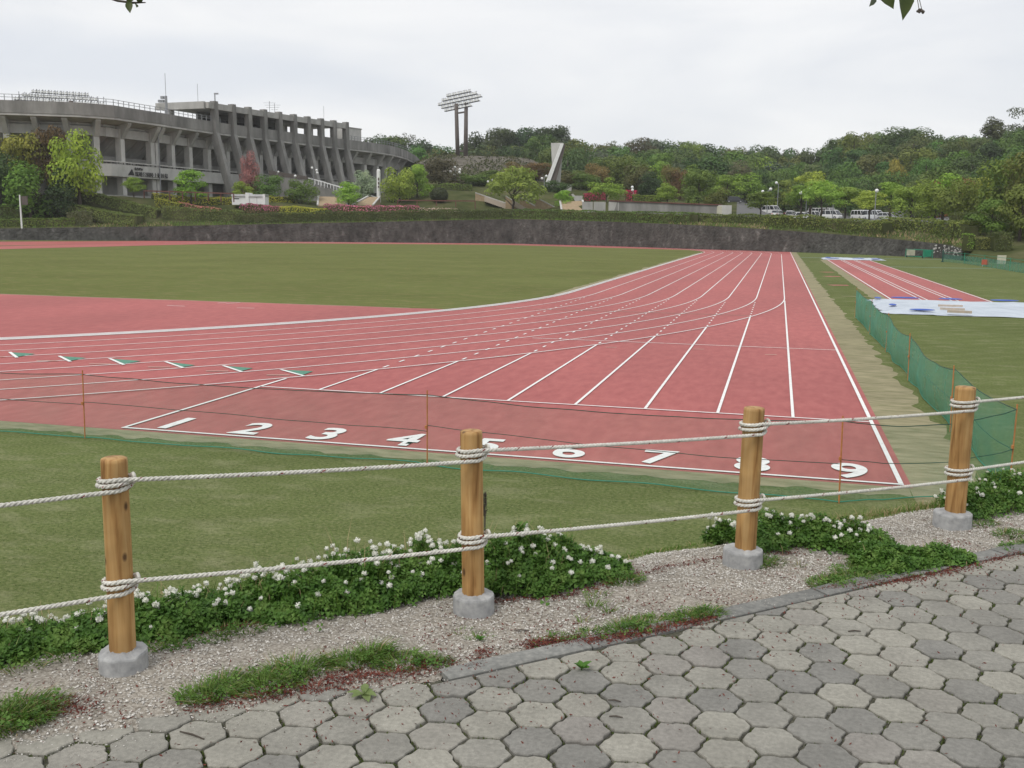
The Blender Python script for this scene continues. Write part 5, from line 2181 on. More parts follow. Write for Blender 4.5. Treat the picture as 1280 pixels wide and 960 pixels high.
# ------------------------------------------------------------------ hedges, bushes, flower beds
def leafy(name, label, cat, path, w, h, col, leaf=.22, dens=34, seed=1, mixcol=None, mixp=.0, group=None, wob=.18, taper=.85):
    """clipped hedge along a path of ground points: leaf-sized faces over an uneven box, dense enough to hide a rough core"""
    r = random.Random(seed)
    root = path[0]
    mbs = [MB(), MB()]
    core = MB()
    acc = 0
    for a, b in zip(path, path[1:]):
        d = b - a
        ln = Vector((d.x, d.y, 0)).length
        t = Vector((d.x, d.y, 0)).normalized()
        n = Vector((-t.y, t.x, 0))
        ha = h
        core.hexa([a - n * w * .40 - Z3 * .3, b - n * w * .40 - Z3 * .3, b + n * w * .40 - Z3 * .3, a + n * w * .40 - Z3 * .3],
                  [a - n * w * .36 * taper + Z3 * h * .86, b - n * w * .36 * taper + Z3 * h * .86, b + n * w * .36 * taper + Z3 * h * .86, a + n * w * .36 * taper + Z3 * h * .86])
        per = w + 2 * h
        for k in range(int(ln * per * dens)):
            q = r.random() * ln
            e = r.random() * per
            p0 = a + d * (q / ln)
            s = acc + q
            hh = h * (1 + wob * noise.noise((s * .22, seed, 1)) + wob * .7 * noise.noise((s * .9, seed, 5)))
            if e < h:
                pt, nn = -n * w / 2 * (1 - (1 - taper) * e / h) + Z3 * (e / h * hh), -n
            elif e < h + w:
                x = (e - h) / w - .5
                pt, nn = n * (w * x * taper) + Z3 * hh, Z3
            else:
                e2 = e - h - w
                pt, nn = n * w / 2 * (1 - (1 - taper) * e2 / h) + Z3 * (e2 / h * hh), n
            p = p0 + pt + rdir(r) * r.uniform(0, .14)
            nn = (nn + rdir(r) * .75).normalized()
            x = nn.orthogonal().normalized()
            y = nn.cross(x)
            th = r.uniform(0, 6.28)
            x, y = x * math.cos(th) + y * math.sin(th), y * math.cos(th) - x * math.sin(th)
            sz = leaf * r.uniform(.5, 1.0)
            mi = 1 if (mixcol and nn.z > -.1 and pt.z > h * .35 and r.random() < mixp) else 0
            mbs[mi].add([p - y * sz * .7, p + x * sz * .5, p + y * sz * .7, p - x * sz * .5], [(0, 1, 2, 3)])
        acc += ln
    o = thing(name, label, cat, path[0], 0, group)
    f = mbs[0].build('foliage', m_leaf, o)
    f.color = (*[x * 1.4 for x in (LEAFC[col] if isinstance(col, str) else col)], 1)
    c_ = core.build('branches', m_hill, o)
    if mixcol:
        g = mbs[1].build('blossom', m_leaf, o)
        g.color = (*(LEAFC[mixcol] if isinstance(mixcol, str) else mixcol), 1)
    return o


def along(u0, u1, off, n=14, dz=0.0):
    out = []
    for i in range(n + 1):
        u = u0 + (u1 - u0) * i / n
        p = hp(u, lerp(DW, u) + off)
        p.z += dz
        out.append(p)
    return out


HEDGE = (.075, .105, .03)
leafy('hedge', 'long dark clipped hedge on the stone wall below the stadium and pink flowers', 'hedge', along(296, 640, 2.6, 18, -.2), 2.4, 1.75, (.07, .088, .032), seed=1, mixcol=(.11, .135, .045), mixp=.3)
leafy('hedge', 'clipped hedge on top of the stone wall below the garden steps and the ribbed wall', 'hedge', along(644, 868, 2.6, 14, -.2), 2.2, 1.75, HEDGE, seed=2, mixcol='mid', mixp=.3)
leafy('hedge', 'low clipped hedge with a yellowish top right of the ribbed wall', 'hedge', along(860, 985, 5.2, 10, -.5), 2.4, 1.7, (.085, .105, .03), seed=3, mixcol='olive', mixp=.3)
leafy('hedge', 'long light green hedge in front of the parked vehicles', 'hedge', along(960, 1110, 3.0, 12, -.2), 2.4, 1.75, (.095, .125, .032), seed=4, mixcol=(.21, .23, .06), mixp=.5)
leafy('hedge', 'light green hedge continuing right of the parked vehicles towards the big trees', 'hedge', along(1108, 1215, 7.0, 12, -.6), 2.8, 2.0, (.10, .13, .034), seed=5, mixcol=(.21, .23, .06), mixp=.5)
leafy('hedge', 'low trimmed hedge at the foot of the left-hand trees behind the white pole', 'hedge', along(-20, 94, 1.8, 8, -.2), 1.8, 1.35, (.11, .14, .035), seed=6, mixcol='mid', mixp=.3)
leafy('bush', 'greyish shrub at the right end of the low trimmed hedge', 'bush', along(84, 116, 2.6, 3, -.3), 3.2, 2.2, (.085, .09, .05), seed=7)
SL = 'clipped azalea mounds on the slope below the stadium'
leafy('shrub_mass', 'broad dark green clipped shrub bank covering the slope below the bright yellow-green tree', 'shrubs', [hp(u, 171.5) + Z3 * -.2 for u in (84, 100, 120, 140, 160, 176)], 5.5, 1.7, (.105, .13, .04), seed=8, mixcol='olive', mixp=.15)
leafy('shrub_mass', 'upper clipped shrub bank directly under the lower stadium columns', 'shrubs', [hp(u, 176.5) + Z3 * -.5 for u in (84, 105, 125, 150, 175, 200)], 4, 1.6, (.11, .135, .042), seed=9)
leafy('hedge', 'bright yellow-green clipped hedge along the terrace edge under the stadium sign', 'hedge', [hp(u, 184 + (u - 195) * .09) + Z3 * -.2 for u in (192, 215, 240, 265, 290, 330, 372)], 1.6, 1.3, (.30, .285, .045), seed=10, mixcol='deep', mixp=.15)
leafy('shrub_mass', 'yellow-leaved rounded shrub at the left end of the yellow hedge', 'shrubs', [hp(u, 180) + Z3 * -.2 for u in (198, 208, 218, 228)], 3.2, 1.6, (.20, .20, .035), seed=11)
leafy('flower_bed', 'narrow bed of pink blossom under the yellow hedge left of the white cabin', 'flower bed', [hp(u, 181) + Z3 * -.1 for u in (224, 240, 256, 276)], 1.8, 1.3, (.14, .12, .045), seed=12, mixcol=(.55, .20, .22), mixp=.6)
leafy('shrub_mass', 'wide low dark clipped mound left of the long hedge, below the pink bed', 'shrubs', [hp(u, 177 + .02 * (u - 210)) + Z3 * -.4 for u in (206, 225, 245, 265, 285, 304)], 5, 2.0, (.10, .12, .04), seed=13, mixcol='olive', mixp=.15)
leafy('flower_bed', 'small group of pink azaleas below the white cabin', 'flower bed', [hp(u, 186) + Z3 * -.1 for u in (302, 318, 336, 352)], 2.2, 1.5, (.14, .10, .05), seed=14, mixcol=(.58, .15, .30), mixp=.7)
leafy('flower_bed', 'sloping bed of yellow-green leaves between the pink azaleas and the pink flower bed', 'flower bed', [hp(u, 186.5) + Z3 * -.1 for u in (352, 372, 392, 408)], 3.6, 1.4, (.26, .25, .04), seed=15)
leafy('flower_bed', 'long bed of bright pink azaleas above the dark hedge, before the tan banks', 'flower bed', [hp(u, 189.5) + Z3 * -.1 for u in (406, 425, 445, 465, 485, 505, 524)], 2.6, 1.7, (.15, .09, .05), seed=16, mixcol=(.60, .18, .32), mixp=.7)
leafy('flower_bed', 'pale pink and white low flowers at the right end of the pink azalea bed', 'flower bed', [hp(u, 190) + Z3 * -.1 for u in (524, 540, 558, 572)], 1.8, 1.3, (.12, .12, .05), seed=17, mixcol=(.75, .55, .55), mixp=.4)
def ball_bush(label, u, D, w, h, col, seed):
    r = random.Random(seed)
    p = hp(u, D)
    o = thing('bush', label, 'bush', p)
    c = p + Z3 * h * .5
    b = MB()
    for k in range(1500):
        d = rdir(r)
        q = c + Vector((d.x * w / 2, d.y * w / 2, d.z * h / 2)) * r.uniform(.9, 1.06)
        n_ = (d + rdir(r) * .6).normalized()
        x = n_.orthogonal().normalized()
        y = n_.cross(x)
        sz = r.uniform(.09, .2)
        b.add([q - y * sz, q + x * sz * .7, q + y * sz, q - x * sz * .7], [(0, 1, 2, 3)])
    f = b.build('foliage', m_leaf, o)
    f.color = (*col, 1)
    k = MB()
    k.sphere(c, 1, 12, 8, sc=(w * .44, w * .44, h * .44))
    k.build('branches', m_hill, o)


ball_bush('dark ball-shaped clipped bush on the lawn behind the red rail fence', 549, 206, 3.7, 3.0, (.055, .066, .034), 18)
leafy('hedge', 'trimmed hedge on the upper lawn left of the garden steps', 'hedge', [hp(u, 219) + Z3 * -.1 for u in (500, 530, 560, 590)], 1.8, 1.2, (.085, .115, .03), seed=19, mixcol='fresh', mixp=.2)
leafy('bush', 'maroon flowering bushes behind the pale wall panels', 'bush', [hp(u, 200) + Z3 * .0 for u in (729, 742, 756)], 2.4, 1.5, 'maroon', seed=20, mixcol=(.36, .04, .10), mixp=.5)
leafy('bush', 'bright maroon bush right under the two-globe lamp', 'bush', [hp(u, 199) for u in (781, 794)], 2.6, 2.1, (.42, .04, .11), seed=21)
leafy('hedge', 'rounded light green hedge behind the left part of the ribbed wall', 'hedge', [hp(u, 195) for u in (790, 806, 824)], 2.6, 1.4, (.13, .165, .035), seed=22)
leafy('bush', 'bright green bush at the right end of the stone wall', 'bush', [hp(u, 106) for u in (1208, 1216)], 1.8, 1.5, (.11, .17, .03), leaf=.16, dens=60, seed=23)
leafy('bush', 'olive low bushes on the bank right of the stone wall', 'bush', [hp(u, 106) for u in (1217, 1226, 1238)], 2.2, 1.2, (.12, .125, .04), leaf=.16, dens=60, seed=24)
leafy('bush', 'dark rounded bushes beside the utility cabinet', 'bush', [hp(u, 105) for u in (1240, 1250, 1262)], 2.4, 1.7, (.07, .085, .028), leaf=.16, dens=60, seed=25)
leafy('hedge', 'low hedge hiding the foot of the trees above the stone wall, far right', 'hedge', [hp(u, lerp(DW, u) + 17) for u in (1195, 1215, 1235, 1262, 1300)], 2.2, 1.6, (.075, .09, .028), seed=26)
leafy('hedge', 'dark hedge line behind the monument on the hill edge', 'hedge', [hp(u, 262) for u in (704, 722, 740)], 2, 1.6, (.06, .08, .03), seed=27)
for i, (u0, u1, off, h_, c_) in enumerate([(20, 60, 8, 2.2, (.06, .08, .026)), (-20, 30, 6, 2.4, (.07, .10, .028))]):
    leafy('bush', ['dark undergrowth at the foot of the feathery tree', 'green undergrowth at the left edge under the dark tree'][i], 'bush', along(u0, u1, off, 3, -.3), 3.5, h_, c_, seed=30 + i)

g = MB()
gr = random.Random(18)
for i in range(2200):
    u, D = gr.uniform(495, 668), 182 + gr.uniform(64, 112)
    p = hp(u, D)
    if noise.noise((p.x * .11, p.y * .11, 3)) < -.05 and gr.random() < .8:
        continue
    for k in range(3):
        d = rdir(gr)
        x = d.orthogonal().normalized() * gr.uniform(.12, .3)
        q = p + rdir(gr) * .35 + Z3 * .25
        g.add([q - x, q + x, q + d * .5], [(0, 1, 2)], 0)
g.build('slope_scrub', [m_hill, m_straw], kind='stuff')
# rough grass along the top of the wall: stuff
g = MB()
gr = random.Random(8)
for i in range(7000):
    u = gr.uniform(40, 1206)
    dry = 835 < u < 960 or 1075 < u < 1206 or 105 < u < 215
    if not dry and gr.random() < .55:
        continue
    D = lerp(DW, u) + gr.uniform(.2, 3.5 if u < 1040 else 7)
    p = hp(u, D)
    h = gr.uniform(.15, .5)
    w = gr.uniform(.05, .12)
    a = gr.uniform(0, 3.14)
    d = Vector((math.cos(a), math.sin(a), 0)) * w
    g.add([p - d, p + d, p + Vector((gr.uniform(-.2, .2), gr.uniform(-.2, .2), h))], [(0, 1, 2)], 1 if dry and gr.random() < .5 else 0)
g.build('rough_grass', [m_blade, m_straw], kind='stuff')
# ------------------------------------------------------------------ the path: hexagonal paving, kerb, gravel
K0, K1 = gp(640, 833, ZP), gp(1280, 690, ZP)         # inner edge of the kerb
KO0, KO1 = gp(640, 812, ZP), gp(1280, 665, ZP)
KD = (K1 - K0).normalized()
KN = Vector((-KD.y, KD.x, 0))
KW = .105


def kdist(p):
    return (Vector((p[0], p[1], 0)) - Vector((K0.x, K0.y, 0))).dot(KN)


def kalong(p):
    return (Vector((p[0], p[1], 0)) - Vector((K0.x, K0.y, 0))).dot(KD)


def kp(a, n, z=ZP):
    q = K0 + KD * a + KN * n
    return Vector((q.x, q.y, z))


EDGE = sorted((kalong(gp(u, v, ZP)), kdist(gp(u, v, ZP))) for u, v in [(0, 938), (80, 925), (160, 911), (250, 896), (340, 879), (440, 861), (545, 846)])
(e0_, k0_), (e1_, k1_) = EDGE[0], EDGE[2]
EDGE = [(e0_ - 3, k0_ + (k0_ - k1_) / (e1_ - e0_) * 3 * .6)] + EDGE
KERB_A0 = kalong(gp(548, 846, ZP))


def pave_edge(al):
    """how far the paving shows beyond the kerb's inner line (only left of the kerb)"""
    return lerp(EDGE, al) if al < KERB_A0 else 0.0


print('edge', [(round(a, 2), round(k, 3)) for a, k in EDGE])
pav = sheet('pavement', [kp(a, k + .06) for a, k in EDGE] + [kp(KERB_A0 + .01, .02), kp(6.0, .02), kp(6.0, -4.5), kp(EDGE[0][0], -4.5)], ZP - .013, m_joint)
A0 = Vector((8.704, -9.5516, 0))
SP = .171
d1, d2 = [Vector((math.cos(R(a)), math.sin(R(a)), 0)) * SP for a in (39.5, -20.5)]


def hex_outline(seed):
    r = random.Random(seed)
    rad = SP / math.sqrt(3) - .0062
    cs = [Vector((math.cos(R(9.5 + 60 * k)), math.sin(R(9.5 + 60 * k)), 0)) * rad for k in range(6)]
    out = []
    for k in range(6):
        a, b = cs[k], cs[(k + 1) % 6]
        nrm = (a + b).normalized()
        out.append(a * r.uniform(.975, 1.0))
        sg = 1 if k % 2 == 0 else -1
        for t, wv in ((.2, .0020), (.42, .0042), (.6, -.0028), (.82, -.0010)):
            out.append(a.lerp(b, t + r.uniform(-.03, .03)) + nrm * (sg * wv + r.uniform(-.0012, .0012)))
    return out


def stone_mesh(out):
    n = len(out)
    b = MB()
    c = sum(out, Vector()) / n
    top = [c + (p - c) * .972 for p in out]
    vs = [Vector((p.x, p.y, 0)) for p in top] + [Vector((p.x, p.y, -.0035)) for p in out] + [Vector((p.x, p.y, -.04)) for p in out]
    fs = [tuple(range(n))] + [(n + i, n + (i + 1) % n, (i + 1) % n, i) for i in range(n)] + [(2 * n + i, 2 * n + (i + 1) % n, n + (i + 1) % n, n + i) for i in range(n)]
    b.add(vs, fs)
    return b.mesh('paving_stone', m_pave)


HEX = [hex_outline(s) for s in range(8)]
HEXM = [stone_mesh(h) for h in HEX]
pr = random.Random(21)
stones = []
for i in range(-30, 31):
    for j in range(-30, 31):
        c = A0 + d1 * i + d2 * j
        k = kdist(c)
        if k > max(.07, pave_edge(kalong(c)) + .10) or k < -3.2:
            continue
        # keep what the photo shows, plus a margin all round
        d = c + Vector((0, 0, ZP)) - EYE
        f = d.dot(fwd)
        if f < .8:
            continue
        u, v = 640 + d.dot(rgt) / f * F_PX, 480 - d.dot(upv) / f * F_PX
        if -110 < u < 1390 and v < 1050:
            stones.append((i, j, c, k))
pave_n = 0
for i, j, c, k in stones:
    z = ZP + pr.uniform(-.003, .0025)
    q = pr.randrange(8)
    tilt = Matrix.Rotation(pr.uniform(-.012, .012), 4, 'X') @ Matrix.Rotation(pr.uniform(-.012, .012), 4, 'Y')
    if k > -.105 and kalong(c) > KERB_A0 - .12:                                      # cut along the kerb
        poly = HEX[q]
        res = []
        for a, b_ in zip(poly, poly[1:] + poly[:1]):
            ka, kb = kdist(c + a) + .008, kdist(c + b_) + .008
            if ka <= 0:
                res.append(a)
            if (ka <= 0) != (kb <= 0):
                res.append(a.lerp(b_, ka / (ka - kb)))
        if len(res) < 3:
            continue
        ar = abs(sum(a.x * b_.y - a.y * b_.x for a, b_ in zip(res, res[1:] + res[:1]))) / 2
        if ar < .0015:
            continue
        me = stone_mesh(res)
        rot = Matrix()
    else:
        me = HEXM[q]
        rot = Matrix.Rotation(R(60 * pr.randrange(6)), 4, 'Z')
    o = put('paving_stone', me, pav)
    o.matrix_basis = Matrix.Translation((c.x, c.y, z)) @ tilt @ rot
    pave_n += 1
print('paving stones', pave_n)

# moss and grit in the joints
mb = MB()
mr_ = random.Random(4)
for i, j, c, k in stones:
    for e in range(3):
        a = c + Vector((math.cos(R(9.5 + 60 * e)), math.sin(R(9.5 + 60 * e)), 0)) * SP / math.sqrt(3)
        b_ = c + Vector((math.cos(R(69.5 + 60 * e)), math.sin(R(69.5 + 60 * e)), 0)) * SP / math.sqrt(3)
        dn = .5 + noise.noise((c.x * 1.7 + e, c.y * 1.7, 2)) + noise.noise((a.x * 9, a.y * 9, 2)) * .9
        for q in range(int(max(0, dn) * 46)):
            t = mr_.random()
            if noise.noise((a.x * 7 + t * 3, a.y * 7, e)) < -.1:
                continue
            p = a.lerp(b_, t) + Vector((mr_.gauss(0, .0038), mr_.gauss(0, .0038), 0))
            if kdist(p) > pave_edge(kalong(p)):
                continue
            h = mr_.uniform(.004, .013)
            w = mr_.uniform(.002, .005)
            th = mr_.uniform(0, 3.14)
            x = Vector((math.cos(th), math.sin(th), 0)) * w
            p.z = ZP - .011
            mb.add([p - x, p + x, p + Vector((mr_.uniform(-.004, .004), mr_.uniform(-.004, .004), h))], [(0, 1, 2)])
mb.build('joint_moss', m_moss, pav, kind='stuff')

# kerb stones from the middle of the photo to the right
kerb = thing('kerb', 'narrow grey concrete kerb between the hexagonal paving and the gravel', 'kerb', kp(1, .05))
a = kalong(gp(548, 846, ZP)) + .02
kr = random.Random(2)
while a < 4.2:
    ln = .60
    b = MB()
    z0, z1 = ZP - .1, ZP + .001 + kr.uniform(-.002, .003)
    n0, n1 = .004, KW + kr.uniform(-.006, .006)
    if a < .1:
        n1 -= .01
    segs = 8
    bot, top = [], []
    vs, fs = [], []
    for s in range(segs + 1):
        t = a + .004 + (ln - .008) * s / segs
        e = kr.uniform(-.004, .004)
        vs += [kp(t, n0, z0), kp(t, n0 + .003, z1 - .004), kp(t, n0 + .008, z1), kp(t, n1 - .008 + e, z1), kp(t, n1 + e, z1 - .006), kp(t, n1 + e, z0)]
    for s in range(segs):
        for q in range(5):
            fs.append((s * 6 + q, (s + 1) * 6 + q, (s + 1) * 6 + q + 1, s * 6 + q + 1))
    fs += [tuple(range(6)), tuple(segs * 6 + q for q in reversed(range(6)))]
    b.add(vs, fs)
    b.build('kerb_stone', m_kerb, kerb)
    a += ln
KERB_A0 = kalong(gp(548, 846, ZP))

# gravel bed
GA0, GA1 = -4.0, 5.2


def gravel_edge(al):
    """path-side edge of the gravel measured from the kerb's inner line"""
    if al > KERB_A0:
        return KW - .012
    return pave_edge(al) - .02 - .045 * noise.noise((al * 3.1, 2, 2)) - .03 * noise.noise((al * 11, 2, 5))


def gravel_z(p):
    s, n = loc_sn(p)
    z = ZP + .006 + .010 * noise.noise((p[0] * 5, p[1] * 5, 0)) + .006 * noise.noise((p[0] * 17, p[1] * 17, 0))
    if n > .28:
        z -= (n - .28) * .34
    al = kalong(p)
    e = kdist(p) - gravel_edge(al)
    if al < KERB_A0:
        z -= max(0, .07 - e) * .30
    else:
        z -= .010 + max(0, .05 - e) * .12
    return z


vs, fs = [], []
na, nn_ = 190, 22
for i in range(na + 1):
    al = GA0 + (GA1 - GA0) * i / na
    lo = gravel_edge(al) if al <= KERB_A0 else KW - .012
    for j in range(nn_ + 1):
        # far edge: a constant offset beyond the post line
        base = kp(al, 0)
        s, n = loc_sn(base)
        hi = max(lo + .05, (.48 - n) / max(.2, KN.dot(ND)))
        q = kp(al, lo + (hi - lo) * j / nn_)
        q.z = gravel_z(q)
        vs.append(q)
w = nn_ + 1
fs = [(i * w + j, (i + 1) * w + j, (i + 1) * w + j + 1, i * w + j + 1) for i in range(na) for j in range(nn_)]
b = MB()
b.add(vs, fs)
b.build('gravel_bed', m_gravel, kind='structure', smooth=True)

# pebbles
OCT = [Vector((1, 0, 0)), Vector((0, 1, 0)), Vector((-1, 0, 0)), Vector((0, -1, 0)), Vector((0, 0, 1)), Vector((0, 0, -1))]
OF = [(0, 1, 4), (1, 2, 4), (2, 3, 4), (3, 0, 4), (1, 0, 5), (2, 1, 5), (3, 2, 5), (0, 3, 5)]
b = MB()
gr = random.Random(31)
cnt = 0
while cnt < 36000:
    al = gr.uniform(GA0 + 1.4, GA1 - 1)
    base = kp(al, 0)
    s, n0 = loc_sn(base)
    hi = (.44 - n0) / KN.dot(ND)
    e = gravel_edge(al)
    k = gr.uniform(e, hi)
    p = kp(al, k)
    soil = noise.noise((p.x * 2.2, p.y * 2.2, 6)) + .5 * noise.noise((p.x * 7, p.y * 7, 3))
    if soil < -.32 and gr.random() < .75:
        continue
    r = gr.choice([.0022, .003, .004, .0056]) * gr.uniform(.8, 1.3)
    z = gravel_z(p)
    th = gr.uniform(0, 6.28)
    c_, s_ = math.cos(th), math.sin(th)
    sx, sy2, sz = r * gr.uniform(.8, 1.5), r * gr.uniform(.7, 1.2), r * gr.uniform(.5, .9)
    vs = []
    for o in OCT:
        x, y = o.x * sx * gr.uniform(.8, 1.2), o.y * sy2 * gr.uniform(.8, 1.2)
        vs.append((p.x + x * c_ - y * s_, p.y + x * s_ + y * c_, z + sz * .4 + o.z * sz))
    b.add(vs, OF)
    cnt += 1
# scattered grains washed on to the paving
for i in range(1500):
    al = gr.uniform(GA0 + 1.4, GA1 - 1)
    p = kp(al, gravel_edge(al) - abs(gr.gauss(0, .06)))
    if al > KERB_A0 + .25 and gr.random() < .7:
        continue
    r = gr.uniform(.0016, .003)
    b.add([(p.x + o.x * r, p.y + o.y * r, ZP + .002 + o.z * r * .7) for o in OCT], OF)
b.build('gravel_pebbles', m_pebble, kind='stuff')

# fallen reddish bud scales
b = MB()
dr = random.Random(77)


def flake(p, z):
    s = dr.uniform(.002, .0055)
    n_ = rdir(dr)
    n_.z = abs(n_.z) + .6
    n_.normalize()
    x = n_.orthogonal().normalized()
    y = n_.cross(x)
    th = dr.uniform(0, 6.28)
    x, y = x * math.cos(th) + y * math.sin(th), y * math.cos(th) - x * math.sin(th)
    c = Vector((p[0], p[1], z + .004))
    b.add([c - x * s * 1.5, c - y * s * .6 - n_ * s * .3, c + x * s * 1.5, c + y * s * .6 - n_ * s * .3], [(0, 1, 2, 3)])


for i in range(6200):                                   # spread over the gravel
    al = dr.uniform(GA0 + 1.4, GA1 - 1)
    e = gravel_edge(al)
    k = e + abs(dr.gauss(0, .30))
    p = kp(al, k)
    if loc_sn(p)[1] > .44:
        continue
    if noise.noise((p.x * 4, p.y * 4, 9)) < -.02 and dr.random() < .85:
        continue
    flake(p, gravel_z(p))
for i in range(2300):                                    # on the paving, thinning away from the edge
    al = dr.uniform(GA0 + 1.4, GA1 - 1)
    k = -abs(dr.gauss(0, .5 if dr.random() < .5 else .15))
    p = kp(al, k)
    if noise.noise((p.x * 3, p.y * 3, 4)) < -.05 and dr.random() < .7:
        continue
    flake(p, ZP)


def band(pix, width, n):
    """a drift of scales along photo points"""
    pts = [gp(u, v, ZP) for u, v in pix]
    for i in range(int(n * 1.5)):
        t = dr.random() * (len(pts) - 1)
        k = int(t)
        p = pts[k].lerp(pts[k + 1], t - k)
        p = p + Vector((dr.gauss(0, width), dr.gauss(0, width), 0))
        if kdist(p) < gravel_edge(kalong(p)) - .01:
            z = ZP
        else:
            z = gravel_z(p) + dr.uniform(0, .006)
        flake(p, z)


band([(0, 905), (60, 885), (110, 890)], .035, 380)
band([(235, 885), (330, 872), (400, 862), (440, 848), (500, 845), (560, 828)], .035, 1500)
band([(655, 805), (700, 802), (770, 797), (830, 785), (895, 772)], .022, 1500)
band([(780, 722), (850, 705), (930, 692), (1000, 690)], .02, 420)
band([(600, 752), (680, 748), (740, 735), (790, 712)], .02, 480)
band([(1020, 735), (1090, 730), (1150, 722), (1212, 708), (1280, 690)], .022, 1100)
band([(230, 795), (290, 785), (330, 780)], .02, 260)
band([(590, 835), (600, 820), (612, 812)], .02, 150)
b.build('fallen_bud_scales', m_red, kind='stuff')
# a few dark twig bits lying on the paving
for i, (u, v, l_, ang) in enumerate([(240, 919, .05, -.2), (770, 896, .022, .1), (768, 876, .022, .0), (1068, 789, .025, .3), (652, 788, .03, .2)]):
    p = gp(u, v, ZP + .004)
    t = MB()
    dx = Vector((math.cos(ang), math.sin(ang), 0)) * l_
    t.tube([p - dx, p + Vector((0, 0, .003)), p + dx], [.002, .003, .002], 6)
    tag(t.build('fallen_twig', m_bark), ['long thin dark twig on the paving at bottom left', 'short dark twig below another twig in the middle of the paving', 'short dark twig above another twig in the middle of the paving',
                                         'dark scrap on a pale paving stone near the kerb at right', 'dark chip lying on the kerb left end'][i], 'twig')

# ------------------------------------------------------------------ posts and ropes
POSTS = [('first post from the left, its concrete foot chipped in front', (155, 845), (154, 822), (142.5, 573), 32.5, 62),
         ('second post from the left, two knots on its front, standing before the number 5', (592, 772), (592, 747), (589, 539), 28.5, 54),
         ('third post from the left, standing in front of the number 8', (928, 713), (931, 690), (943, 510), 26, 51),
         ('rightmost post, in front of the green net corner', (1190, 665), (1193, 648), (1207, 484), 24.5, 47)]
AX = []
# the row goes on past both edges of the photo: one more post each way, where the ropes are made fast
for lb, k_ in (('end post just beyond the left edge of the photo where both ropes are tied', -1.42), ('end post just beyond the right edge of the photo where both ropes are tied', 1.42)):
    POSTS.append((lb, None, k_, None, None, None))
for i, (lb, bpx, fpx, tpx, wpx, bw) in enumerate(POSTS):
    if bpx is None:
        f0, a0, r0, _ = AX[0 if fpx < 0 else 3]
        q_ = f0 + TD * fpx
        c = Vector((q_.x, q_.y, ZP))
    else:
        c = gp(bpx[0], bpx[1] - 9, ZP)
    D = (c - EYE).dot(fwdh)
    if bpx is None:
        rr, br, foot, axis = .046, .088, Vector((c.x, c.y, ZP - .02)), Vector((.004, .006, .80))
    else:
        rr = wpx / F_PX * D / 2 * 1.02
        br = bw / F_PX * D / 2
        foot = at(fpx[0], fpx[1], D)
        top = at(tpx[0], tpx[1], D)
        foot = Vector((foot.x, foot.y, ZP - .02))
        axis = top - foot
    root = thing('fence_post', lb, 'post', (c.x, c.y, ZP), 0, 'wooden posts of the rope fence')
    b = MB()
    r = random.Random(50 + i)
    n = 28
    zs = [0, .1, .22, .34, .46, .58, .7, .8, .9, .985, 1.0, 1.004]
    vs, fs = [], []
    lx = axis.normalized()
    ex = Vector((1, 0, 0)) - lx * lx.x
    ex.normalize()
    ey = lx.cross(ex)
    for t in zs:
        q = foot + axis * t
        s = 1.0 + (.03 * (.5 - t)) if t < .99 else (.96 if t <= 1.0 else .80)
        for k in range(n):
            an = 2 * math.pi * k / n
            e = 1 + .02 * noise.noise((math.cos(an) * 1.2 + i * 5, math.sin(an) * 1.2, t * 3)) + .008 * noise.noise((math.cos(an) * 4 + i, math.sin(an) * 4, t * 5))
            vs.append(q + (ex * math.cos(an) + ey * math.sin(an)) * rr * s * e)
    vs.append(foot + axis * 1.006)
    m_ = len(zs)
    fs = [(j * n + k, j * n + (k + 1) % n, (j + 1) * n + (k + 1) % n, (j + 1) * n + k) for j in range(m_ - 1) for k in range(n)]
    fs += [((m_ - 1) * n + k, (m_ - 1) * n + (k + 1) % n, m_ * n) for k in range(n)]
    b.add([v - Vector((c.x, c.y, ZP)) for v in vs], fs)
    child('pole', b.mesh('pole', m_wood, True), root)
    # concrete foot
    b = MB()
    vs, fs = [], []
    n = 40
    prof = [(1.02, -.06), (1.0, .012), (.995, .064), (.965, .071), (.70, .077), (.45, .081)]
    for q, (s, z) in enumerate(prof):
        for k in range(n):
            an = 2 * math.pi * k / n
            e = 1 + .02 * noise.noise((math.cos(an) * 2 + i * 7, math.sin(an) * 2, z * 9)) + .012 * noise.noise((math.cos(an) * 7 + i, math.sin(an) * 7, z * 30))
            dz = .006 * noise.noise((math.cos(an) * 3, math.sin(an) * 3 + i, 4))
            zz = z
            if i == 0 and q in (2, 3, 4):                 # chipped rim: front half broken lower
                fr = max(0, -math.sin(an + .1))
                zz = z - .007 * min(1, fr * 2.2) * (1.0 if q == 3 else .8 if q == 2 else .35) - .008 * noise.noise((an * 3, 2, 2))
            vs.append(Vector((br * s * e * math.cos(an), br * s * e * math.sin(an), zz + dz)))
    fs = [(j * n + k, j * n + (k + 1) % n, (j + 1) * n + (k + 1) % n, (j + 1) * n + k) for j in range(len(prof) - 1) for k in range(n)]
    fs.append(tuple((len(prof) - 1) * n + k for k in range(n)))
    b.add(vs, fs)
    o = child('concrete_base', b.mesh('concrete_base', m_cap, False), root)
    AX.append((foot, axis, rr, D))


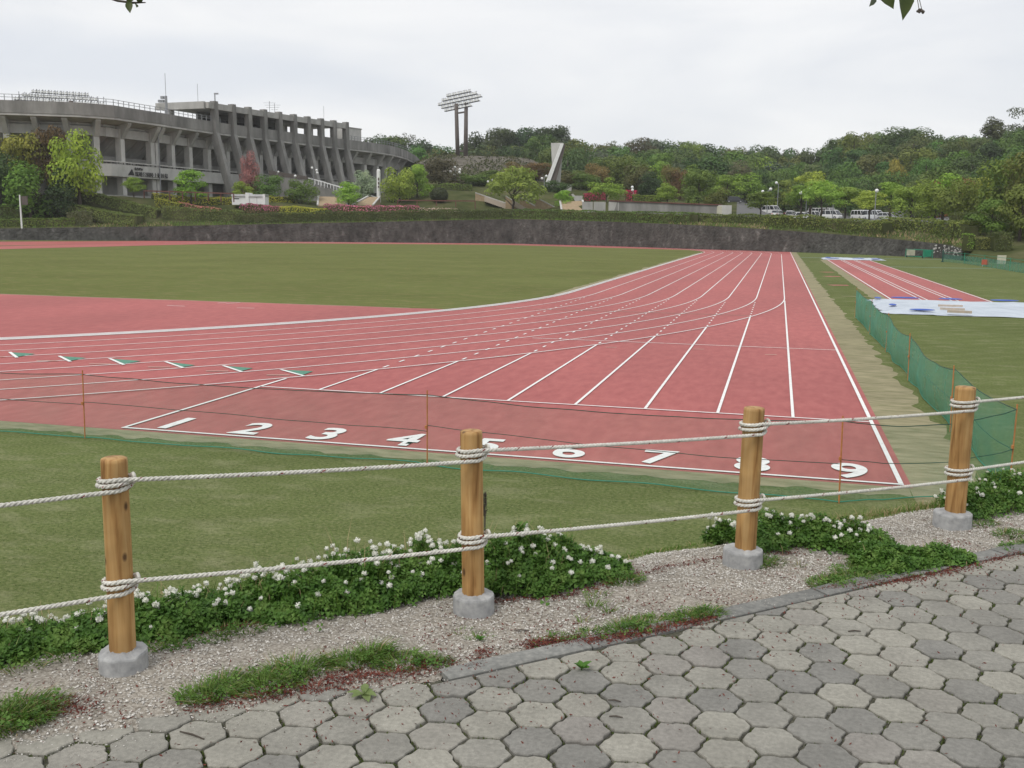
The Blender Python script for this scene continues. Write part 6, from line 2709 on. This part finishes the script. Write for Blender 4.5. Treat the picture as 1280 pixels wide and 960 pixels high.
def rope(name, label, pin, pout, ends, sagf):
    """three-strand rope wound twice round each post; pin/pout: photo points where it meets and leaves the front of each post"""
    path = []
    fr_n = -ND

    def front(i, v, u):
        foot, axis, rr, D = AX[i]
        z = at(u, v, D - rr).z
        t = (z - foot.z) / axis.z
        return foot + axis * t, rr + .0085
    def tie(i, z):
        f_, a_, r_, _ = AX[i]
        q = f_ + a_ * ((z - f_.z) / a_.z)
        return [q + (fr_n * math.cos(t) + TD * math.sin(t)) * (r_ + .008) + Vector((0, 0, .002 * t)) for t in np.linspace(0, 12.6, 60)]
    zl = front(0, pin[0][1], pin[0][0])[0].z - .01
    zr = front(3, pout[3][1], pout[3][0])[0].z + .01
    path += tie(4, zl - .03)
    tail = tie(5, zr)
    ends3 = [path[-1], tail[0]]
    prev = ends3[0]
    wraps = []
    for i in range(4):
        c0, rr = front(i, pin[i][1], pin[i][0])
        c1, _ = front(i, pout[i][1], pout[i][0])
        st_ = c0 + fr_n * rr
        n = 26
        for k in range(1 if path else 0, n):
            t = k / n
            p = prev.lerp(st_, t)
            p.z -= sagf * 4 * t * (1 - t) * (p - prev).length * 0 + sagf * 4 * t * (1 - t)
            path.append(p)
        turns = 2.0
        m_ = 44
        for k in range(m_ + 1):
            t = k / m_
            an = turns * 2 * math.pi * t
            # first turn low, then climbs to the outgoing height
            zz = t ** .8
            c = c0.lerp(c1, zz) + Vector((0, 0, .004 * math.sin(an)))
            q = rr + .004 * (1 if .3 < t < .8 else 0)
            path.append(c + (fr_n * math.cos(an) + TD * math.sin(an)) * q)
        prev = path[-1]
    for k in range(1, 30):
        t = k / 29
        p = prev.lerp(ends3[1], t)
        p.z -= sagf * 4 * t * (1 - t)
        path.append(p)
    path += tail[1:]
    # resample
    seg = [0]
    for a, c in zip(path, path[1:]):
        seg.append(seg[-1] + (c - a).length)
    tot = seg[-1]
    st = .0065
    n = int(tot / st)
    xs = np.array([[p.x, p.y, p.z] for p in path])
    tt = np.linspace(0, tot, n)
    P = np.stack([np.interp(tt, seg, xs[:, k]) for k in range(3)], 1)
    Tn = np.gradient(P, axis=0)
    Tn /= np.linalg.norm(Tn, axis=1, keepdims=True) + 1e-12
    up = np.array([0, 0, 1.0])
    X = np.cross(Tn, up)
    X /= np.linalg.norm(X, axis=1, keepdims=True) + 1e-12
    Y = np.cross(X, Tn)
    b = MB()
    ns = 6
    RS, RO, PITCH_ = .0049, .0039, .050
    for s in range(3):
        ph = 2 * math.pi * (tt / PITCH_ + s / 3)
        C = P + RO * (np.cos(ph)[:, None] * X + np.sin(ph)[:, None] * Y)
        vs = []
        for k in range(ns):
            a = 2 * math.pi * k / ns
            vs.append(C + RS * (math.cos(a) * X + math.sin(a) * Y))
        V = np.stack(vs, 1).reshape(-1, 3)
        o = len(b.v)
        b.v += [tuple(p) for p in V.tolist()]
        for i in range(n - 1):
            for k in range(ns):
                b.f.append((o + i * ns + k, o + i * ns + (k + 1) % ns, o + (i + 1) * ns + (k + 1) % ns, o + (i + 1) * ns + k))
                # a coloured yarn surfaces once each turn of one strand
                ang = (2 * math.pi * (k + .5) / ns - ph[i]) % (2 * math.pi)
                own = (ph[i] * .37) % (2 * math.pi)
                b.m.append(1 if s == 0 and abs(((ang + own + math.pi) % (2 * math.pi)) - math.pi) < .6 and (i % 8) < 3 else 0)
    root = thing(name, label, 'rope', AX[0][0])
    b.build('rope_strands', [m_rope, m_tracer], root, smooth=True)
    # half hitch on the right of every post
    for i in range(4):
        c1, rr = front(i, pout[i][1], pout[i][0])
        p = c1 + fr_n * (rr * .45) + TD * (rr + .004)
        k = MB()
        pts = []
        for q in range(13):
            a = 2 * math.pi * q / 12
            pts.append(p + Vector((0, 0, 1)) * (.016 * math.sin(a) - .004) + (fr_n * .9 + TD * .3).normalized() * (.011 * math.cos(a)))
        k.tube(pts, .0062, 8)
        k.build('knot', m_rope, root, smooth=True)
    return root


rope('rope', 'upper white rope with red flecks, wound round all four posts near their tops', [(142, 614), (589, 576), (942, 543), (1206, 513)], [(142, 600), (589, 563), (942, 530), (1206, 502)],
     [(-260, 646, 2.75), (1480, 477, 6.3)], .006)
rope('rope', 'lower white rope with red flecks, wound round all four posts at mid height', [(148, 743), (591, 684), (936, 637), (1199, 599)], [(148, 727), (591, 671), (936, 625), (1199, 587)],
     [(-260, 798, 2.75), (1480, 555, 6.3)], .006)

# ------------------------------------------------------------------ clover, weeds, grass
FLOW = []
for q in range(4):
    r = random.Random(60 + q)
    b = MB()
    b.sphere((0, 0, 0), .0100, 8, 6)
    for k in range(60):
        d = rdir(r)
        if d.z < -.55:
            continue
        d = (d + Vector((0, 0, -.15))).normalized()
        x = d.orthogonal().normalized()
        y = d.cross(x)
        th = r.uniform(0, 3.14)
        x = x * math.cos(th) + y * math.sin(th)
        b.add([d * .007 - x * .002, d * .007 + x * .002, d * r.uniform(.0125, .0160) + x * .0026 + Vector((0, 0, .001)), d * r.uniform(.0125, .0160) - x * .0026 + Vector((0, 0, .001))], [(0, 1, 2, 3)])
    b.tube([(0, 0, -.006), (.003, .002, -.05), (0, 0, -.10)], .0011, 4, mi=1)
    FLOW.append(b.mesh('clover_flower', [m_petal, m_clover]))


def trefoil(b, p, n_, r, rad):
    """clover leaf: three folded notched leaflets"""
    x = n_.orthogonal().normalized()
    y = n_.cross(x)
    a0 = r.uniform(0, 6.28)
    for k in range(3):
        a = a0 + k * 2.094
        d = x * math.cos(a) + y * math.sin(a)
        s = n_.cross(d)
        up_ = n_ * (rad * .22)
        p1 = p + d * rad * .12
        b.add([p1, p1 + d * rad * .75 + s * rad * .52 + up_, p1 + d * rad * .92 + n_ * rad * .02, p1 + d * rad * .75 - s * rad * .52 + up_], [(0, 1, 2), (0, 2, 3)])


def clover(label, prof, nleaf, nflow, seed, hs=1.0):
    """prof: (u, v of the front edge, depth, height)"""
    r = random.Random(seed)
    pts = [gp(u, v, ZP) for u, v, _, _ in prof]
    root = thing('clover_patch', label, 'clover', pts[len(pts) // 2])
    lens = [(b_ - a).length for a, b_ in zip(pts, pts[1:])]
    b = MB()

    def samp(front=None):
        t = r.random() * sum(lens)
        k = 0
        while t > lens[k] and k < len(lens) - 1:
            t -= lens[k]
            k += 1
        t = min(1, t / lens[k])
        p = pts[k].lerp(pts[k + 1], t)
        dep = prof[k][2] + (prof[k + 1][2] - prof[k][2]) * t
        hh = (prof[k][3] + (prof[k + 1][3] - prof[k][3]) * t) * hs * 1.3
        e = r.random() if front is None else front()
        q = p + ND * (dep * e + .055 * noise.noise((p.x * 5, p.y * 5, seed + 3)) * (1 - e)) + rdir(r) * .02
        if front is None and r.random() < .035:
            q = q - ND * abs(r.gauss(0, .06)) * (1 if e < .6 else 0)
        prof_ = (.28 + .72 * min(1, (e + .03) / .72) ** .9) * min(1, (e + .02) / .06) * min(1, max(.12, (1.08 - e) / .2)) ** .5
        lump = 1 + .55 * noise.noise((q.x * 5, q.y * 5, seed)) + .4 * noise.noise((q.x * 13, q.y * 13, seed))
        return Vector((q.x, q.y, 0)), hh * prof_ * lump, e
    for i in range(nleaf):
        q, h, e = samp()
        z0 = min(ground_z(q), ZP - .02) if loc_sn(q)[1] > .4 else ZP
        lift = r.random() ** .45
        z = z0 + max(.008, h * lift)
        n_ = (Vector((0, 0, 1)) + rdir(r) * .8 - ND * (.5 if e < .25 else .05)).normalized()
        trefoil(b, Vector((q.x, q.y, z)), n_, r, r.uniform(.010, .0225))
        if i % 3 == 0:
            w = .0011
            b.add([Vector((q.x - w, q.y, z0)), Vector((q.x + w, q.y, z0)), Vector((q.x + w + r.uniform(-.01, .01), q.y, z)), Vector((q.x - w, q.y, z))], [(0, 1, 2, 3)])
    for i in range(nleaf // 16):
        q, h, e = samp()
        if h < .02:
            continue
        z0 = ZP - .02 if loc_sn(q)[1] < .46 else ground_z(q)
        hh = h * r.uniform(.7, 1.45) + .01
        a_ = r.uniform(0, 6.28)
        dx = Vector((math.cos(a_), math.sin(a_), 0))
        w = dx.cross(Z3) * r.uniform(.0012, .0022)
        p0 = Vector((q.x, q.y, z0 + h * .3))
        p1 = p0 + Z3 * hh * .6 + dx * hh * .15
        p2 = p0 + Z3 * hh * .9 + dx * hh * .5
        b.add([p0 - w, p0 + w, p1 + w, p1 - w, p2], [(0, 1, 2, 3), (3, 2, 4)], 2 if r.random() < .3 else 1)
    b.build('foliage', [m_clover, m_blade, m_straw], root)
    for i in range(nflow):
        fr = (lambda: r.uniform(.45, 1.05)) if r.random() < .78 else (lambda: r.uniform(.08, .5))
        q, h, e = samp(fr)
        z0 = ZP - .02 if loc_sn(q)[1] < .46 else ground_z(q)
        q = Vector((q.x, q.y, z0 + max(h, .03) + r.uniform(.005, .045)))
        o = put('clover_flower', r.choice(FLOW), root)
        s = r.uniform(.62, 1.02)
        o.matrix_basis = Matrix.Translation(q) @ Matrix.Rotation(r.uniform(-.35, .35), 4, 'X') @ Matrix.Rotation(r.uniform(-.35, .35), 4, 'Y') @ Matrix.Rotation(r.uniform(0, 6), 4, 'Z') @ Matrix.Scale(s, 4)
    return root


clover('long thick bank of white-flowered clover behind the two left posts', [(-90, 858, .40, .09), (0, 836, .42, .09), (60, 824, .42, .09), (130, 815, .42, .095), (200, 806, .42, .105), (260, 792, .42, .115),
       (320, 778, .42, .13), (350, 786, .46, .135), (420, 776, .42, .14), (480, 762, .38, .14), (545, 748, .36, .13), (590, 742, .36, .13)], 11500, 300, 1)
clover('rounded clump of clover just right of the second post', [(590, 748, .36, .13), (640, 747, .38, .15), (690, 744, .38, .145), (730, 733, .34, .115), (762, 722, .22, .06), (785, 714, .12, .03)], 4600, 84, 2)
clover('smaller clover clump between the third and the rightmost post', [(905, 674, .16, .05), (950, 692, .28, .07), (1000, 685, .30, .085), (1050, 692, .32, .095), (1090, 694, .26, .08), (1122, 684, .14, .04)], 3600, 90, 3)
clover('low flowerless clover mat in front of the kerb near the rightmost post', [(1085, 715, .12, .03), (1120, 718, .2, .05), (1160, 714, .2, .06), (1195, 706, .15, .045), (1216, 700, .08, .02)], 1700, 0, 4)
clover('clover at the right edge beyond the rightmost post', [(1212, 648, .22, .06), (1245, 645, .3, .085), (1290, 636, .35, .10), (1350, 624, .35, .10)], 2600, 50, 5)


def blades(b, c, rad, n, h, r, lean=.5, z=None, straw=.1, asp=1.0):
    for i in range(n):
        a, d = r.uniform(0, 6.28), rad * math.sqrt(r.random())
        q = c + TD * (math.cos(a) * d * asp) + ND * (math.sin(a) * d)
        zz = (z if z is not None else (gravel_z(q) - .004 if loc_sn(q)[1] < .44 else ground_z(q)))
        hh = h * r.uniform(.45, 1.5) * (1 - .4 * d / rad)
        dirv = Vector((math.cos(a), math.sin(a), 0)) * (lean * 1.7 * hh * (.3 + d / rad)) + Vector((r.uniform(-.3, .3), r.uniform(-.3, .3), 0)) * hh
        w = r.uniform(.0012, .0028)
        th = r.uniform(0, 3.14)
        x = Vector((math.cos(th), math.sin(th), 0)) * w
        p0 = Vector((q.x, q.y, zz))
        p1 = p0 + dirv * .35 + Vector((0, 0, hh * .6))
        p2 = p0 + dirv + Vector((0, 0, hh * .95))
        b.add([p0 - x, p0 + x, p1 + x * .8, p1 - x * .8, p2], [(0, 1, 2, 3), (3, 2, 4)], 1 if r.random() < straw else 0)


def tufts(name, spots, seed):
    r = random.Random(seed)
    b = MB()
    for u, v, rad, n, h in spots:
        c = gp(u, v, ZP)
        if rad >= .035:
            for k in range(int(n * .22)):
                a_, d_ = r.uniform(0, 6.28), rad * 1.35 * math.sqrt(r.random())
                q = c + TD * (math.cos(a_) * d_ * 1.6) + ND * (math.sin(a_) * d_)
                o_ = len(b.m)
                trefoil(b, Vector((q.x, q.y, gravel_z(q) + h * r.uniform(.1, .75))), (Z3 + rdir(r) * .7).normalized(), r, r.uniform(.007, .015))
                b.m[o_:] = [2] * (len(b.m) - o_)
        blades(b, Vector((c.x, c.y, 0)), rad * 1.2, int(n * 1.25), h, r, asp=1.6, lean=.9)
    return b.build(name, [m_blade, m_straw, m_clover], kind='stuff')


tufts('grass_tuft', [(10, 905, .07, 420, .055), (35, 890, .06, 260, .05), (-20, 915, .08, 300, .05)], 1)
tufts('grass_tuft', [(262, 872, .05, 300, .045), (290, 858, .05, 260, .045), (335, 862, .06, 260, .04), (375, 842, .06, 330, .055), (350, 850, .05, 150, .035)], 2)
tufts('grass_tuft', [(440, 832, .05, 260, .045), (470, 822, .035, 230, .055), (510, 830, .06, 330, .03), (540, 830, .04, 150, .025)], 3)
tufts('grass_tuft', [(690, 800, .04, 90, .02), (740, 793, .045, 130, .022), (790, 785, .055, 300, .035), (815, 778, .05, 230, .03), (862, 772, .045, 260, .032), (885, 768, .035, 240, .042)], 4)
tufts('grass_tuft', [(742, 758, .015, 26, .07), (762, 765, .012, 16, .05), (730, 776, .012, 14, .04), (1000, 706, .012, 14, .04)], 5)
tufts('grass_tuft', [(780, 726, .05, 190, .035), (760, 722, .05, 130, .03), (750, 742, .03, 60, .02)], 6)
tufts('grass_tuft', [(1040, 728, .06, 420, .03), (1075, 724, .08, 600, .035), (1110, 716, .08, 600, .035), (1150, 720, .07, 420, .03), (1090, 702, .07, 300, .03), (1060, 712, .05, 160, .028)], 7)
tufts('grass_tuft', [(1275, 685, .06, 420, .03), (1310, 678, .08, 420, .03), (1262, 668, .05, 160, .03), (1230, 655, .05, 120, .03)], 8)
tufts('grass_tuft', [(20, 838, .05, 70, .045), (70, 822, .06, 90, .04), (95, 815, .04, 60, .05), (15, 815, .03, 30, .05), (270, 800, .04, 70, .03), (300, 792, .05, 130, .035), (215, 812, .04, 70, .03),
                     (600, 796, .03, 40, .02), (580, 790, .03, 30, .018), (960, 704, .05, 140, .035), (945, 702, .04, 120, .04), (190, 812, .04, 80, .02)], 9)
tufts('grass_tuft', [(1022, 789, .02, 60, .012), (1045, 777, .02, 50, .012), (985, 803, .02, 40, .01), (1058, 774, .012, 30, .01), (1112, 787, .015, 40, .012), (660, 862, .02, 50, .01), (612, 858, .02, 40, .01)], 10)

# long rough grass along the crest of the bank
b = MB()
r = random.Random(15)
for i in range(5200):
    s = r.uniform(-1.2, 5.6)
    n = r.gauss(.50, .055)
    q = sn(s, n)
    dense = .25 + .75 * (noise.noise((s * 1.1, 3, 3)) > -.15)
    pr_ = gp(1010, 640, ZP)
    if s > loc_sn(gp(985, 660, ZP))[0]:
        dense = 1.2
    elif s < loc_sn(gp(560, 700, ZP))[0]:
        dense *= .5
    if r.random() > dense:
        continue
    far = s > loc_sn(gp(985, 660, ZP))[0]
    blades(b, q, .012, 2, r.uniform(.03, .075) if far else r.uniform(.015, .035), r, z=ground_z(q) - .005, straw=.45 if far and noise.noise((s * 2.4, 8, 1)) > -.1 else .12)
b.build('crest_grass', [m_blade, m_straw], kind='stuff')

# short mown blades on the bank and the near lawn
rng = np.random.default_rng(5)
NB = 170000
ss = rng.uniform(-6, 9.5, NB)
nn2 = np.where(rng.random(NB) < .2, rng.uniform(.5, 3.6, NB), 3.4 + 6.5 * rng.random(NB) ** 1.3)
PX = P1.x + TD.x * ss + ND.x * nn2
PY = P1.y + TD.y * ss + ND.y * nn2
keep = (PY < -.55) | (PX > 12.05)
keep &= ~((PX > 12.0) & (PY > 8))
PX, PY, nn2 = PX[keep], PY[keep], nn2[keep]
NB = len(PX)
PZ = np.interp(nn2, [q[0] for q in BANK], [q[1] for q in BANK])
h = rng.uniform(.006, .014, NB)
th = rng.uniform(0, np.pi, NB)
w = rng.uniform(.0025, .005, NB)
V = np.zeros((NB, 3, 3))
V[:, 0] = np.stack([PX - np.cos(th) * w, PY - np.sin(th) * w, PZ - .003], 1)
V[:, 1] = np.stack([PX + np.cos(th) * w, PY + np.sin(th) * w, PZ - .003], 1)
V[:, 2] = np.stack([PX + rng.normal(0, .012, NB), PY + rng.normal(0, .012, NB), PZ + h], 1)
me = bpy.data.meshes.new('lawn_grass')
me.vertices.add(NB * 3)
me.vertices.foreach_set('co', V.reshape(-1))
me.loops.add(NB * 3)
me.loops.foreach_set('vertex_index', np.arange(NB * 3))
me.polygons.add(NB)
me.polygons.foreach_set('loop_start', np.arange(NB) * 3)
me.polygons.foreach_set('loop_total', np.full(NB, 3))
me.materials.append(m_lawnblade)
me.update(calc_edges=True)
put('lawn_grass', me, None, 'stuff')


def leaf_mesh(b, p, d, n_, l, w, fold=.25):
    """pointed oval leaf with a fold along its midrib"""
    s = n_.cross(d).normalized()
    prof = [(0, .0), (.12, .42), (.35, .95), (.55, 1.0), (.75, .66), (.90, .25), (1.0, 0)]
    vs, fs = [], []
    for t, q in prof:
        c = p + d * (l * t) - n_ * (l * .12 * t * t)
        vs += [c + s * (w / 2 * q) + n_ * (w * fold * q), c, c - s * (w / 2 * q) + n_ * (w * fold * q)]
    for k in range(len(prof) - 1):
        o = k * 3
        fs += [(o, o + 3, o + 4, o + 1), (o + 1, o + 4, o + 5, o + 2)]
    b.add(vs, fs)


m_weed = mat('pale_weed_leaf', [(.16, .22, .07), (.22, .28, .11)], scale=40, rough=.7, trans=.25)
m_sprout = mat('bright_weed_leaf', [(.06, .16, .02), (.10, .22, .035)], scale=40, rough=.6, trans=.3)
m_tleaf = mat('tree_leaf', [(.05, .075, .02), (.08, .105, .03)], scale=30, rough=.45, trans=.35)


def weed(label, u, v, n, l, w, m_, seed, rise):
    r = random.Random(seed)
    c = gp(u, v, ZP + .004)
    root = thing('weed_plant', label, 'weed', c)
    for k in range(n):
        a = 2 * math.pi * k / n + r.uniform(-.4, .4)
        d = Vector((math.cos(a), math.sin(a), rise * r.uniform(.6, 1.3))).normalized()
        n_ = (Vector((0, 0, 1)) - d * d.z).normalized()
        b = MB()
        leaf_mesh(b, c.copy(), d, n_, l * r.uniform(.7, 1.2), w * r.uniform(.8, 1.2))
        b.build('leaf', m_, root, smooth=True)
    b = MB()
    b.tube([c - Z3 * .01, c + Z3 * .012], .003, 6)
    b.build('stem', m_, root)


weed('pale green broad-leaved seedling flat on the edge of the paving', 455, 868, 6, .06, .028, m_weed, 3, .25)
weed('bright green sprout growing from a joint beside the kerb', 727, 836, 7, .04, .024, m_sprout, 4, .9)
weed('small green plant on the gravel just below the second post', 600, 799, 6, .025, .014, m_sprout, 5, .5)

# dead brown seed head behind the second post
c = gp(606, 742, ZP)
D = (c - EYE).dot(fwdh) + .45
p0, p1 = at(605.5, 690, D), at(606.5, 617, D)
gz_ = ground_z(p0)
root = thing('dead_weed', 'dead brown seed stalk rising behind the second post', 'weed', (p0.x, p0.y, gz_))
b = MB()
b.tube([Vector((p0.x, p0.y, gz_ - .02)), p0.lerp(p1, .7)], .004, 6)
b.build('stem', m_bark, root)
b = MB()
r = random.Random(9)
mid, tip = at(605.5, 645, D), p1
for i in range(260):
    t = r.random()
    p = mid.lerp(tip, t)
    d = (rdir(r) + Vector((0, 0, .8))).normalized()
    x = d.orthogonal().normalized() * .002
    w = .013 * (1 - t * .6)
    o = rdir(r) * w * r.random()
    b.add([p + o - x, p + o + x, p + o + d * .016], [(0, 1, 2)])
b.build('seed_head', m_bark, root)


def branch(label, D, twig, leaves, buds, seed):
    r = random.Random(seed)
    pts = [at(u, v, D + dd) for u, v, dd in twig]
    root = thing('overhanging_twig', label, 'twig', pts[0])
    b = MB()
    b.tube(pts, [.0035] * (len(pts) - 1) + [.0015], 6)
    b.build('stem', m_bark, root)
    for (u0, v0, u1, v1, w, tw) in leaves:
        a, c_ = at(u0, v0, D), at(u1, v1, D - .03)
        d = (c_ - a)
        l = d.length
        d.normalize()
        n_ = (-fwdh * math.cos(tw) + right0 * math.sin(tw))
        n_ = (n_ - d * n_.dot(d)).normalized()
        b = MB()
        leaf_mesh(b, a, d, n_, l, w / F_PX * D / max(.3, math.cos(tw)), .18)
        b.build('leaf', m_tleaf, root, smooth=True)
    for (u0, v0, u1, v1) in buds:
        a, c_ = at(u0, v0, D), at(u1, v1, D)
        b = MB()
        b.tube([a, c_], .0009, 5)
        for k in range(4):
            b.sphere(c_ + rdir(r) * .004, .0035, 6, 4)
        b.build('bud', m_rust, root)


branch('leaves and a bud stalk hanging into the top right of the sky', 2.6, [(1210, -95, .35), (1165, -52, .1), (1128, -34, 0), (1088, -22, 0)],
       [(1132, -26, 1132, 23, 20, .2), (1104, -26, 1115, 10, 15, -.7), (1092, -24, 1091, 8, 10, 1.2), (1150, -46, 1162, -8, 18, .3), (1070, -20, 1060, -2, 12, .4)], [(1142, -30, 1149, 13), (1142, -30, 1153, 15)], 3)
branch('small twig tip with one hanging leaf at the top left of the sky', 2.9, [(60, -40, .3), (120, -8, 0), (147, 1, 0), (166, 3.5, 0), (182, 3.2, 0)],
       [(161, 1, 162, 14.5, 8.5, .2), (158, 2, 172, -12, 9, .3), (168, 3, 172, 8, 4, .9), (172, 3, 178, -9, 7, .5), (120, -8, 124, -34, 12, .2)], [(174, 4, 176, 1.5)], 4)
bpy.context.view_layer.update()
# ------------------------------------------------------------------ thin spring haze over the whole place
hz = bpy.data.materials.new('haze_air')
hz.use_nodes = True
t_ = hz.node_tree
for n_ in list(t_.nodes):
    if n_.type == 'BSDF_PRINCIPLED':
        t_.nodes.remove(n_)
pv = t_.nodes.new('ShaderNodeVolumePrincipled')
pv.inputs['Color'].default_value = (.97, .98, 1, 1)
pv.inputs['Density'].default_value = .00020
t_.links.new(pv.outputs[0], t_.nodes['Material Output'].inputs['Volume'])
b = MB()
b.box((0, 0, 34.5), (4200, 4200, 72))
b.build('haze', hz, kind='stuff')
